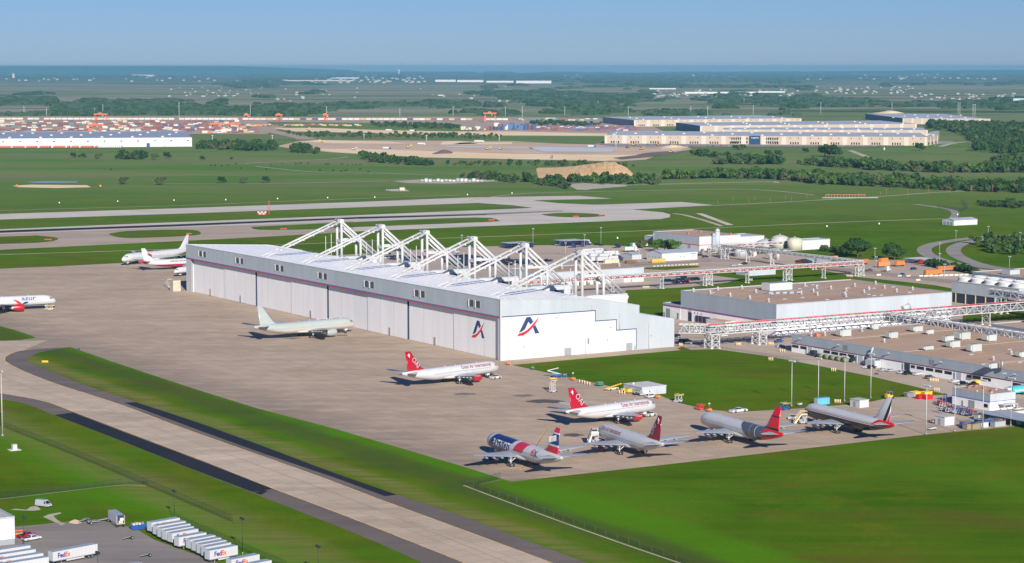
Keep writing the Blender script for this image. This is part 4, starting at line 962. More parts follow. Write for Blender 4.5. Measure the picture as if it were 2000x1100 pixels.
# --- long workshop on the right
B3 = block('long low workshop with white walls, dark strip windows and a wide brown roof', 'building', 150.3, 247, -330, -49.2, 9.3, GREYB, BROOF, CONCW, 4.4, .35)
on(B3, 'stripe', lambda b: b.box(-.16, -.07, 0, 280.9, 4.35, 4.75, DKRED))
Y3 = lambda px, py: at_x(150.3, px, py)[0] + 330
for px0, px1 in ((1547.5, 1559.5), (1563.5, 1575), (1609, 1621), (1624.5, 1637), (1640.5, 1653.5), (1656.5, 1669), (1689, 1699), (1711, 1719), (1780, 1787.5), (1791.5, 1805.5), (1809.5, 1823.5), (1827.5, 1841.5), (1846, 1860), (1889.5, 1897.5), (1901.5, 1917), (1921, 1936.5), (1980, 1996)):
    a = at_x(150.3, px0, 690)[0]; c_ = at_x(150.3, px1, 690)[0]
    on(B3, 'strip_window', lambda b: b.box(-.14, -.01, min(a, c_) + 330, max(a, c_) + 330, 2.5, 3.9, WIN))
for px0, px1, m_ in ((1577.5, 1586.5, LIGHTG), (1675.5, 1686, LIGHTG), (1766.5, 1777.5, DARKGAP), (1868, 1879, LIGHTG)):
    a = at_x(150.3, px0, 700)[0] + 330; c_ = at_x(150.3, px1, 700)[0] + 330
    on(B3, 'roller_door', lambda b: b.box(-.2, -.01, min(a, c_), max(a, c_), .1, 4.3, m_))
    on(B3, 'door_frame', lambda b: b.box(-.5, -.02, max(a, c_), max(a, c_) + .5, .1, 4.3, WHITEP))
for px_, py_ in ((1566, 665), (1641, 675), (1739, 692), (1841, 712), (1935, 728), (1985, 740)):
    y = at_x(150.3, px_, py_)[0] + 330; on(B3, 'wall_lamp', lambda b: (b.beam((-1.6, y, 8.2), (-.06, y, 7.6), .25, TRIMG), b.box(-2.1, -1.3, y - .5, y + .5, 8.1, 8.4, WHITEP)))
for px_ in (1651.5, 1821): 
    y = at_x(150.3, px_, 690)[0] + 330; on(B3, 'louvre', lambda b: b.box(-.16, -.07, y - 1.8, y + 1.8, 5.6, 8.2, STEEL))
for px_, py_, a, c_, z in ((1648, 657, 9, 7, 4.6), (1742, 661, 7, 6, 4.2), (1708, 644, 5, 4, 4), (1790, 648, 8, 6, 3.8), (1815, 653, 6, 4, 3), (1879, 663, 9, 9, 4.8), (1932, 666, 8, 8, 4.2), (1812, 684, 8, 4, 2.6), (1852, 669, 7, 5, 4.3), (1862, 679, 8, 6, 4.2), (1903, 687, 9, 6, 4.8), (1996, 698, 6, 5, 3.5), (1938, 720, 7, 5, 3.2)):
    a *= .68; c_ *= .68; gx, gy = gxy(px_, py_, 9.3); rooftop_unit(B3, gx - 150.3 - a / 2, gy + 330 - c_ / 2, 9.3, a, c_, z * .8)
for px_, py_ in ((1611, 656), (1683, 648), (1727, 669), (1641, 652), (1584, 657), (1940, 704), (1975, 693)):
    gx, gy = gxy(px_, py_, 9.3); roof_vent(B3, gx - 150.3, gy + 330, 9.3, .8)
for px_, py_ in ((1895, 693), (1970, 683), (1990, 708), (1920, 712), (1960, 730)):
    gx, gy = gxy(px_, py_, 9.3); roof_vent(B3, gx - 150.3, gy + 330, 9.3, .9, 1)
gx, gy = gxy(1957, 722, 9.3); on(B3, 'flue', lambda b: b.tube((gx - 150.3, gy + 330, 9.3), (gx - 150.3, gy + 330, 13.6), .75, STEEL, n=10))
gx, gy = gxy(1592, 658, 9.3); on(B3, 'roof_tank', lambda b: b.tube((gx - 150.3, gy + 330, 9.9), (gx - 146.5, gy + 330, 9.9), 1.3, ORANGE2, n=10))
for y in (250, 195, 140, 85, 30): on(B3, 'roof_joint', lambda b: b.box(.4, 96, y, y + .35, 9.34, 9.46, M('roof_seam_pale', (0.45, 0.38, 0.32), 0.8)))
on(B3, 'bulk_silo', lambda b: (b.tube((-1.6, Y3(1702, 700), 0), (-1.6, Y3(1702, 700), 4.2), 1.3, STEEL, n=12), b.tube((-1.6, Y3(1702, 700), 4.2), (-1.6, Y3(1702, 700) - 3, 9.6), .5, LIGHTG, n=8), b.box(-4.5, -.3, Y3(1714, 700) - 3, Y3(1714, 700) + 4, 0, 3.6, LIGHTG)))
# --- small brick-like store by the apron
B7 = block('small two tone store with a rust vented brown roof beside the aircraft parking', 'building', 98.6, 113.6, -251.6, -227.8, 7.2, GREYB, BROOF, CONCW, 3.9, .3)
on(B7, 'side_cladding', lambda b: (b.box(-.08, 15.1, -.16, -.06, 4.1, 7.2, LIGHTG), b.box(-.08, 15.1, -.18, -.06, 3.8, 4.1, BLUEST), b.box(-.16, -.06, 0, 23.8, 3.8, 4.1, BLUEST)))
on(B7, 'roller_door', lambda b: b.box(-.14, 0, 9.4, 13.2, .1, 3.2, GREYD)); on(B7, 'door', lambda b: b.box(-.12, 0, 16.6, 17.7, .1, 2.4, GREYD)); on(B7, 'window', lambda b: b.box(-.12, 0, 1.3, 3.6, 1.3, 2.8, WIN))
on(B7, 'lean_to', lambda b: (b.box(4.5, 13, -4, 0, 2.6, 2.9, WHITEP), b.box(4.6, 4.9, -4, -3.7, 0, 2.6, WHITEP), b.box(12.6, 12.9, -4, -3.7, 0, 2.6, WHITEP), b.beam((4.6, -3.9, 2.5), (8, -3.9, .3), .3, STEEL)))
for x, y in ((10, 20), (10.5, 14.5), (6.5, 6), (5, 19)): on(B7, 'roof_vent', lambda b: b.box(x - .6, x + .6, y - .6, y + .6, 7.2, 8.3, ORANGE2))
for x, y in ((12, 9), (4, 3.5), (1.5, 10)): on(B7, 'roof_vent', lambda b: b.box(x - .4, x + .4, y - .4, y + .4, 7.2, 7.8, WHITEP))
# --- grey buildings at the right edge
B5 = block('long dark grey building with rooftop units cut off by the right edge', 'building', 472, 530, 40, 156, 9.9, wall_mat('slate_cladding', (0.17, 0.225, 0.29), 1.0, 0.06), BROOF)
on(B5, 'strip_window', lambda b: b.box(-.12, 0, 60, 110, 3.4, 5.2, WIN))
on(B5, 'band', lambda b: b.box(-.1, 0, 0, 116, 6.6, 6.9, TRIMG))
for y in (86, 62, 44, 20): rooftop_unit(B5, 6, y, 9.9, 9, 8, 3.4, LIGHTG, False)
CT = gthing('cooling_tower', 'grey clad cooling tower with white fan rings on an open legged base', 'cooling tower', 392, 30)
on(CT, 'cladding', lambda b: b.box(0, 26, 0, 60, 6.2, 13.4, LIGHTG))
on(CT, 'louvre', lambda b: b.box(.4, 25.6, .4, 59.6, 0.6, 6.2, DARKGAP))  # dark block stands in for shade in the open legged base
on(CT, 'deck', lambda b: b.box(-.2, 26.2, -.2, 60.2, 13.4, 13.7, WHITEP))
for k in range(7): on(CT, 'leg', lambda b: b.box(-.1, .4, 2 + k * 9, 2.6 + k * 9, 0, 6.2, BEIGE))
on(CT, 'buttress', lambda b: b.prism([(60.0, 0), (65, 0), (61.5, 6.3), (60.0, 6.3)], 'x', 0, 5, BEIGE))
for k in range(5):
    for j in (0, 1): on(CT, 'fan_ring', lambda b: b.loft([[(6.5 + j * 13 + r_ * math.cos(a), 54 - k * 12 + r_ * math.sin(a), z) for a in [2 * math.pi * q / 20 for q in range(20)]] for r_, z in ((5.6, 13.7), (4.9, 15.0), (5.2, 16.2), (4.6, 16.2), (4.5, 14))], WHITEP, cap=False))
B6 = block('low slate grey building behind the pipe bridge at the right edge', 'building', 300, 345, -150, -42, 4.6, wall_mat('slate_cladding'  , (0.17, 0.225, 0.29)), BROOF)
rooftop_unit(B6, 20, 86, 4.6, 14, 12, 5, GREYB, False)
# --- buildings beyond the hangar
B8 = block('long low building with brown roof and grey parapet behind the hangar masts', 'building', 215, 301, 304, 344, 9.5, LIGHTG, BROOF, WHITEW, 5.6)
on(B8, 'door', lambda b: b.box(61, 69, -.12, 0, .1, 4.6, GREYD)); on(B8, 'door', lambda b: b.box(75, 76.2, -.12, 0, .1, 2.4, GREYD))
for k in range(9): on(B8, 'duct', lambda b: b.tube((2 + k * 6, -2.5, 0), (2 + k * 6, -2.5, 4.2 + (k % 3)), 1.1, ALU, n=8))
for k in range(8): roof_vent(B8, rs.uniform(6, 80), rs.uniform(6, 34), 9.5, 1.0)
def gable(label, x0, x1, y0, y1, h, hr, wall, roofm, ridge='x', cat='shed'):
    B = gthing('shed', label, cat, x0, y0); X, Y = x1 - x0, y1 - y0; b = MB()
    b.prism([(0, 0), (Y, 0), (Y, h), (Y / 2, hr), (0, h)], 'x', 0, X, wall); b.build('wall', B)
    b = MB(); o = .35
    for s, (ya, yb) in enumerate(((-o, Y / 2), (Y / 2, Y + o))):
        za, zb = (h - o * .2 + .08, hr + .08) if s == 0 else (hr + .08, h - o * .2 + .08)
        b.loft([[(-o, ya, za), (X + o, ya, za), (X + o, ya, za + .15), (-o, ya, za + .15)], [(-o, yb, zb), (X + o, yb, zb), (X + o, yb, zb + .15), (-o, yb, zb + .15)]], roofm, True, False)
    b.build('roof', B); return B
GROOF = wall_mat('grey_roof_sheet', (0.36, 0.40, 0.45), 2.0, 0.05)
B9 = gable('white gabled shed with grey roof and a small dark sign by the yellow container', 402, 436, 424.5, 445, 6.2, 8.0, WHITEW, GROOF)
on(B9, 'door', lambda b: b.box(3, 10.5, -.1, 0, .1, 5, CONCW)); 
for x in (17, 20.5, 29): on(B9, 'window', lambda b: b.box(x, x + .9, -.1, 0, 2.6, 3.6, STEEL))
for y in (3, 8, 12, 17): on(B9, 'window', lambda b: b.box(-.1, 0, y, y + .9, 2.4, 3.4, STEEL))
flat_text('ST DRIVE', 1.1, NAVY, (27.0, -.08, 4.6), (1, 0, 0), B9, 'sign_lettering', .03, width=5.0)
B9b = gable('low grey lean shed left of the white gabled shed', 393, 402, 452, 464, 3.6, 4.6, LIGHTG, GROOF)
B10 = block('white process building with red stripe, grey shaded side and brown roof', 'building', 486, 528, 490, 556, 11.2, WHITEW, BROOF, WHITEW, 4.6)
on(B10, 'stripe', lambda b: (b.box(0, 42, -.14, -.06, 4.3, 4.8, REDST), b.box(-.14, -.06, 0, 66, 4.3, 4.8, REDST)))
on(B10, 'cladding', lambda b: b.box(-.12, -.06, .1, 66, 4.9, 11.0, LIGHTG)); on(B10, 'roller_door', lambda b: b.box(-.12, 0, 12, 16, .1, 4.2, GREYD))  # grey panel puts the left face's shade into its colour
for x, y in ((10, 30), (22, 12), (30, 40), (36, 6)): on(B10, 'roof_vent', lambda b: b.box(x, x + 1.6, y, y + 1.6, 11.2, 12.8, ORANGE2))
B10b = block('low flat roofed wing at the left of the red striped process building', 'building', 494, 520, 557, 580, 6.0, LIGHTG, GREYW)
B11 = block('plain white block right of the tall twin flues', 'building', 530, 556, 494, 520, 9.2, WHITEW, GREYW)
for i, (px_, py_, pt_, r_, lab) in enumerate(((1401, 488, 452, 2.1, 'tall silver flue with a rounded top beside the process building'), (1394, 489, 456, 1.5, 'blue grey flue behind the silver flue'))):
    gx, gy = gxy(px_, py_); hh = 15.6 if i == 0 else 12.5
    F = gthing('flue', lab, 'flue', gx, gy); on(F, 'stack', lambda b: (b.tube((0, 0, 0), (0, 0, hh), r_, (LIGHTG if i == 0 else GREYB), n=14), b.sphere((0, 0, hh), r_, LIGHTG, 12, 6)))
    on(F, 'ring', lambda b: b.tube((0, 0, hh - .6), (0, 0, hh - .3), r_ + .12, STEEL, n=14))
# tanks
def tank(label, px_, py_, r_, h, mat, dome=2.2, stair=False, legs=False):
    gx, gy = gxy(px_, py_); T = gthing('storage_tank', label, 'tank', gx, gy)
    on(T, 'shell', lambda b: b.tube((0, 0, 0), (0, 0, h), r_, mat, n=28))
    on(T, 'roof', lambda b: (b.loft([[(q * math.cos(a), q * math.sin(a), z) for a in [2 * math.pi * j / 28 for j in range(28)]] for q, z in ((r_ + .1, h), (r_ * .75, h + dome * .45), (r_ * .4, h + dome * .85), (.2, h + dome))], mat, True, True), b.tube((0, 0, h + dome - .2), (0, 0, h + dome + .9), .35, WHITEP, n=8)))
    if stair:
        on(T, 'stair', lambda b: [b.beam(((r_ + .5) * math.cos(a0), (r_ + .5) * math.sin(a0), h * (i / 12)), ((r_ + .5) * math.cos(a0 + .13), (r_ + .5) * math.sin(a0 + .13), h * (i + 1) / 12), .35, STEEL) for i in range(12) for a0 in [3.3 + i * .13]])
    return T
TANKW = M('tank_cream', (0.5, 0.49, 0.45), 0.5, 0, 0.08, 0.3, 0, 0.3)
tank('largest white domed storage tank behind the pipe bridges', 1523, 486, 7.6, 9.0, TANKW, 2.6)
tank('cream storage tank with rusty rim right of the largest tank', 1552, 489, 6.2, 9.4, M('tank_cream_rusty', (0.58, 0.53, 0.42), 0.6, 0, 0.15, 0.5, 0, 0.5), 1.3)
tank('blue grey tank with a spiral stair under the pipe bridge', 1446, 501, 5.5, 8.6, LIGHTG, 1.2, True)
tank('wide flat domed clarifier tank left of the largest tank', 1496, 484, 7.6, 5.0, LIGHTG, 2.4)
tank('wide flat domed clarifier tank behind the first clarifier', 1459, 479, 8.4, 4.4, LIGHTG, 2.4)
for px_, lab in ((1505, 'left slim white vertical vessel by the pipe bridge'), (1519, 'right slim white vertical vessel by the pipe bridge')): tank(lab, px_, 507, 1.5, 7.2, WHITEP, .6)
tank('short white horizontal looking vessel near the clarifiers', 1384, 492, 1.6, 2.8, WHITEP, .6)
B12 = block('long plain white screen building right of the cream tank', 'building', 560, 592, 452, 466, 7.6, WHITEW, GREYW)
PL = gthing('process_plant', 'tangle of white pipework, frames and small vessels in the water works', 'plant', 470, 430)
rp = random.Random(5)
def plant(b):
    for k in range(90):
        x, y, z = rp.uniform(0, 62), rp.uniform(-6, 46), rp.uniform(.8, 5.5); l = rp.uniform(3, 12)
        b.tube((x, y, z), (x + l, y, z), rp.uniform(.12, .4), WHITEP if k % 3 else STEEL, n=6)
        b.tube((x, y, 0), (x, y, z), .14, WHITEP, n=5)
on(PL, 'pipework', plant)
for k in range(22):
    x, y = rp.uniform(0, 60), rp.uniform(-4, 40); s = rp.uniform(1.2, 3.0)
    on(PL, 'vessel', lambda b: b.box(x, x + s, y, y + s, 0, rp.uniform(1.5, 4), (CONCW, BEIGE, WHITEP, STEEL)[k % 4]))
def railing(b):
    for k in range(24): b.box(10 + k * 1.5, 10.1 + k * 1.5, 40, 40.1, 5.4, 7.4, WHITEP)
    b.box(10, 45, 40, 40.1, 7.3, 7.5, WHITEP); b.box(10, 45, 39, 41, 5.2, 5.4, WHITEP)
on(PL, 'walkway', railing)
B13 = gable('open sided shed with a curved pale roof over stacked orange goods', 462, 482, 318, 336, 4.6, 6.4, ORANGE2, GROOF)
B14 = block('low grey flat shed crossed by the far pipe bridge', 'shed', 388, 412, 296, 312, 3.6, LIGHTG, GREYW, name='shed')
B15 = gable('small white building with blue grey roof beside the access road', *(lambda p: (p[0], p[0] + 30, p[1], p[1] + 16))(gxy(1863, 441)), 5.0, 6.6, WHITEW, GROOF)
for k in range(3): on(B15, 'door', lambda b: b.box(-.1, 0, 2 + k * 4.6, 5 + k * 4.6, .1, 3.2, GREYD))
B16 = block('white warehouse corner with grey base at the lower left edge', 'building', *(lambda a: (a[0] - 18, a[0], a[1], a[1] + 22))(gxy(29, 1063)), 8.4, WHITEW, M('gravel_roof', (0.42, 0.42, 0.4), 0.9), GREYD, 1.8)
DEEPR = M('deep_red_panel', (0.42, 0.012, 0.012), .6)
# --- pipe bridges
def truss(label, p0, p1, zt, zb, wd, bays, mat=WHITEP, infill=None, pipes=(), zt1=None, zb1=None, chord=.45, web=.3, supports=(), xb=True):
    """p0, p1 in airport grid; supports = (fraction along, kind)"""
    a = Vector((p0[0], p0[1], 0)); c_ = Vector((p1[0], p1[1], 0)); d = (c_ - a); Ln = d.length; d.normalize(); ang = math.atan2(d.y, d.x)
    T = gthing('pipe_bridge', label, 'pipe bridge', a.x, a.y, rz=ang); zt1 = zt if zt1 is None else zt1; zb1 = zb if zb1 is None else zb1
    zT = lambda s: zt + (zt1 - zt) * s / Ln
    zB = lambda s: zb + (zb1 - zb) * s / Ln
    for w in (-wd / 2, wd / 2):
        b = MB(); b.beam((0, w, zT(0)), (Ln, w, zT(Ln)), chord, mat); b.beam((0, w, zB(0)), (Ln, w, zB(Ln)), chord, mat)
        st = Ln / bays
        for k in range(bays):
            s0, s1 = k * st, (k + 1) * st; mid = (s0 + s1) / 2
            b.beam((s0, w, zB(s0)), (mid, w, zT(mid)), web, mat); b.beam((mid, w, zT(mid)), (s1, w, zB(s1)), web, mat)
            b.beam((s1, w, zB(s1)), (s1, w, zT(s1)), web, mat); b.beam((mid, w, zB(mid)), (mid, w, zT(mid)), web * .8, mat)
        b.build('side_truss', T)
    b = MB()
    for k in range(bays * 2 + 1):
        s = Ln * k / (bays * 2); b.beam((s, -wd / 2, zT(s)), (s, wd / 2, zT(s)), web, mat); b.beam((s, -wd / 2, zB(s)), (s, wd / 2, zB(s)), web, mat)
        if k < bays * 2: b.beam((s, -wd / 2, zT(s)), (s + Ln / bays / 2, wd / 2, zT(s)), web * .7, mat)
    b.build('cross_member', T)
    for (w, f, r_, m_) in pipes:
        z0 = zb + (zt - zb) * f; z1 = zb1 + (zt1 - zb1) * f
        on(T, 'pipe', lambda b: b.tube((0, w, z0), (Ln, w, z1), r_, m_, n=8))
    if infill:
        st = Ln / bays
        on(T, 'infill_panel', lambda b: [b.prism([(k * st + st * .06, zB(k * st) + .35), (k * st + st * .94, zB(k * st) + .35), (k * st + st * .6, zT(k * st) - .35), (k * st + st * .4, zT(k * st) - .35)], 'y', -wd / 2 + .3, -wd / 2 + .4, infill) for k in range(bays)])
    for (f, kind) in supports:
        s = f * Ln; b = MB(); hw = wd / 2; zz = zB(s)
        if kind == 'tower':
            e = 2.6
            for ds in (-e, e):
                for w in (-hw, hw): b.beam((s + ds, w, 0), (s + ds, w, zz), .5, mat)
            for z0, z1 in ((0.2, zz / 2), (zz / 2, zz)) if zz > 5 else ((0.2, zz),):
                for w in (-hw, hw):
                    b.beam((s - e, w, z0), (s + e, w, z1), .28, mat); b.beam((s + e, w, z0), (s - e, w, z1), .28, mat); b.beam((s - e, w, z1), (s + e, w, z1), .3, mat)
                for ds in (-e, e): b.beam((s + ds, -hw, z0), (s + ds, hw, z1), .25, mat)
        else:
            for w in (-hw, hw): b.beam((s, w, 0), (s, w, zz), .5, mat)
            b.beam((s, -hw, .3), (s, hw, zz / 2), .25, mat); b.beam((s, hw, .3), (s, -hw, zz / 2), .25, mat); b.beam((s, -hw, zz / 2), (s, hw, zz), .25, mat); b.beam((s, hw, zz / 2), (s, -hw, zz), .25, mat); b.beam((s, -hw, zz / 2), (s, hw, zz / 2), .25, mat)
        b.build('support', T)
        on(T, 'footing', lambda q: [q.box(s + ds - .7, s + ds + .7, w - .7, w + .7, 0, .5, CONCW) for w in (-hw, hw) for ds in ((-2.6, 2.6) if kind == 'tower' else (0,))])
    return T
pg = ((-1.2, .2, .55, ALU), (0.4, .22, .7, TRIMG), (1.6, .25, .4, ALU), (0, .65, .3, ALU), (-1.4, .62, .25, WHITEP))
truss('short white pipe bridge leg from the hangar rear to the first tower', (109.6, -4), (123, -14.5), 12.6, 8.2, 5.5, 3, pipes=pg, supports=())
truss('nearest white pipe bridge with a red pipe on top before the brown roofed plant', (119, -15.5), (372, -15.5), 12.4, 7.7, 6.2, 22, pipes=pg + ((-2.2, 1.14, .28, REDST),), supports=((.016, 'tower'), (.142, 'tower'), (.29, 'bent'), (.475, 'bent'), (.66, 'tower'), (.80, 'bent'), (.95, 'tower')), chord=.5, web=.34)
truss('white pipe bridge branching from the nearest bridge over the workshop roof to the right edge', (243, -18), (240, -190), 12.4, 8.2, 5.0, 15, pipes=pg, supports=((.35, 'bent'), (.62, 'bent'), (.9, 'bent')), chord=.5, web=.34)
truss('raised white pipe bridge in front of the cooling tower at the right edge', (372, 34), (372, -60), 14.5, 10.8, 5.5, 7, pipes=pg, supports=((.1, 'tower'), (.9, 'tower')))
truss('far white pipe bridge with red triangular panels crossing the lawn', (150, 257.5), (459, 255.5), 10.9, 8.6, 3.2, 50, infill=DEEPR, pipes=((0, .5, .7, WHITEP),), supports=((.09, 'bent'), (.2, 'bent'), (.30, 'bent'), (.43, 'bent'), (.555, 'tower'), (.665, 'bent'), (.78, 'tower'), (.885, 'bent'), (.992, 'tower')), chord=.4, web=.22)
truss('far grey pipe bridge running back from the corner tower to the storage tanks', (461, 258), (459, 424), 10.9, 8.9, 3.0, 26, infill=DKRED, pipes=((0, .5, .5, WHITEP),), supports=((.32, 'bent'), (.62, 'bent'), (.80, 'bent'), (.975, 'tower')), chord=.4, web=.22)
truss('short white pipe bridge with red panels heading to the clarifier tanks', (459, 424), (520, 424), 11.0, 9.0, 3.0, 10, infill=DEEPR, supports=((.5, 'bent'),), chord=.4, web=.22)
# ================================================================== vehicles and small things
def carpaint(name, col): return M('car_' + name, col, 0.25, 0.1, 0.04, 1.0, 0.6)
CP = {k: carpaint(k, v) for k, v in dict(white=(.6, .6, .6), silver=(.42, .44, .46), black=(.012, .012, .015), navy=(.015, .03, .1), blue=(.02, .09, .32), red=(.35, .015, .02), grey=(.12, .13, .14), green=(.02, .2, .09), tan=(.32, .25, .17), yellow=(.75, .5, .02), orange=(.75, .2, .03), teal=(.02, .36, .4)).items()}
GL = M('car_glass', (0.012, 0.015, 0.02), 0.08)
HEADL = M('head_lamp', (0.7, 0.7, 0.65), 0.2)
SHELF = Vector((0, -400, 0))
S = 1.05
def vehicle(kind, name):
    """prototype: nose at +x, origin on the ground at the centre"""
    L, Wd, H1, H2, prof_, glass = dict(
        sedan=(4.8, 1.85, .95, 1.45, [(-2.4, .35), (-2.4, .9), (-1.9, 1.0), (2.0 - .6, .98), (2.25, .78), (2.4, .6), (2.4, .35)], [(-1.75, 1.0), (-1.2, 1.42), (.25, 1.45), (1.05, 1.0)]),
        suv=(4.9, 1.95, 1.1, 1.8, [(-2.45, .4), (-2.45, 1.1), (1.3, 1.1), (2.3, 1.0), (2.45, .7), (2.45, .4)], [(-2.4, 1.1), (-2.2, 1.78), (.4, 1.8), (1.2, 1.1)]),
        pickup=(5.8, 2.0, 1.1, 1.85, [(-2.9, .5), (-2.9, 1.15), (1.7, 1.15), (2.75, 1.05), (2.9, .75), (2.9, .5)], [(-.75, 1.15), (-.6, 1.83), (.75, 1.85), (1.6, 1.15)]),
        van=(5.6, 2.0, 1.15, 2.35, [(-2.8, .4), (-2.8, 1.2), (2.2, 1.2), (2.7, 1.0), (2.8, .5)], [(-2.78, 1.2), (-2.7, 2.3), (1.1, 2.35), (2.1, 1.2)]))[kind]
    V = thing(name, 'x', name.split('_')[-1], SHELF, 0)
    b = MB(); b.prism([(x * S, z * S) for x, z in prof_], 'y', -Wd / 2 * S, Wd / 2 * S, CP['white'])
    k = .86
    b.loft([[(x * S, s * Wd / 2 * S * (1 if z < 1.25 else k), z * S) for x, z in glass] for s in (-.97, .97)], CP['white'], True, False)
    if kind == 'pickup': b.box(-2.7 * S, -.9 * S, -.85 * S, .85 * S, 1.15 * S, 1.165 * S, DARKGAP)
    b.build('body', V)
    b = MB(); g = glass; zt = g[1][1]
    for s in (-1, 1):
        y0 = s * (Wd / 2 * .985) * S; y1 = s * (Wd / 2 * k * 1.0) * S
        xa = g[0][0] + .3 if kind != 'van' else 1.0; xb = g[1][0] + .15 if kind != 'van' else 1.05
        b.face([(xa * S, y0, (g[0][1] + .06) * S), ((g[3][0] - .2) * S, y0, (g[0][1] + .06) * S), ((g[2][0] - .02) * S, y1, (zt - .1) * S), (xb * S, y1, (zt - .1) * S)], GL)
    b.face([((g[3][0] + .01) * S, -.8 * S, (g[3][1] + .06) * S), ((g[3][0] + .01) * S, .8 * S, (g[3][1] + .06) * S), ((g[2][0] + .1) * S, .7 * S, (zt - .08) * S), ((g[2][0] + .1) * S, -.7 * S, (zt - .08) * S)], GL)
    if kind != 'van': b.face([((g[0][0] - .02) * S, .8 * S, (g[0][1] + .06) * S), ((g[0][0] - .02) * S, -.8 * S, (g[0][1] + .06) * S), ((g[1][0] - .08) * S, -.7 * S, (zt - .08) * S), ((g[1][0] - .08) * S, .7 * S, (zt - .08) * S)], GL)
    b.build('windows', V, fix=False)
    for sx in (-1, 1):
        for sy in (-1, 1):
            b = MB(); x = sx * L * .31; y = sy * (Wd / 2 - .1); r_ = .34 if kind in ('sedan',) else .39
            b.tube((x * S, (y - .1) * S, r_ * S), (x * S, (y + .13) * S, r_ * S), r_ * S, TYRE, n=12); b.tube((x * S, (y - .11) * S, r_ * S), (x * S, (y + .15) * S, r_ * S), r_ * .5 * S, ALU, n=8); b.build('wheel', V)
    for sy in (-1, 1):
        b = MB(); b.box((L / 2 - .06) * S, (L / 2 + .02) * S, (sy * Wd * .36 - .2) * S, (sy * Wd * .36 + .2) * S, .62 * S, .78 * S, HEADL); b.build('headlight', V)
    return remember(V)
PROTO = {k: vehicle(k, n) for k, n in (('sedan', 'parked_car'), ('suv', 'parked_suv'), ('pickup', 'pickup_truck'), ('van', 'parked_van'))}
_used = set()
def put(kind, px, py, hdg, colour, label, group=None, sc=1.0, z=0.03):
    """hdg in degrees from the airport grid x axis"""
    src = PROTO[kind]; p = P(px, py); p.z = z
    if kind not in _used:
        _used.add(kind); o = src; o.location = p; o.rotation_euler = (0, 0, AZ + R(hdg)); o['label'] = label
        if group: o['group'] = group
        kids = o.children
    else:
        o = place(src, src.name.split('.')[0], label, p, AZ + R(hdg), group)
        kids = None
    m_ = CP[colour] if isinstance(colour, str) else colour
    for c in (kids if kids is not None else [q for q in C.objects[-40:] if q.parent == o]):
        if c.name.startswith('body'): paint(c, m_)
    o['category'] = {'sedan': 'car', 'suv': 'car', 'pickup': 'pickup truck', 'van': 'van'}.get(kind, o.get('category'))
    return o
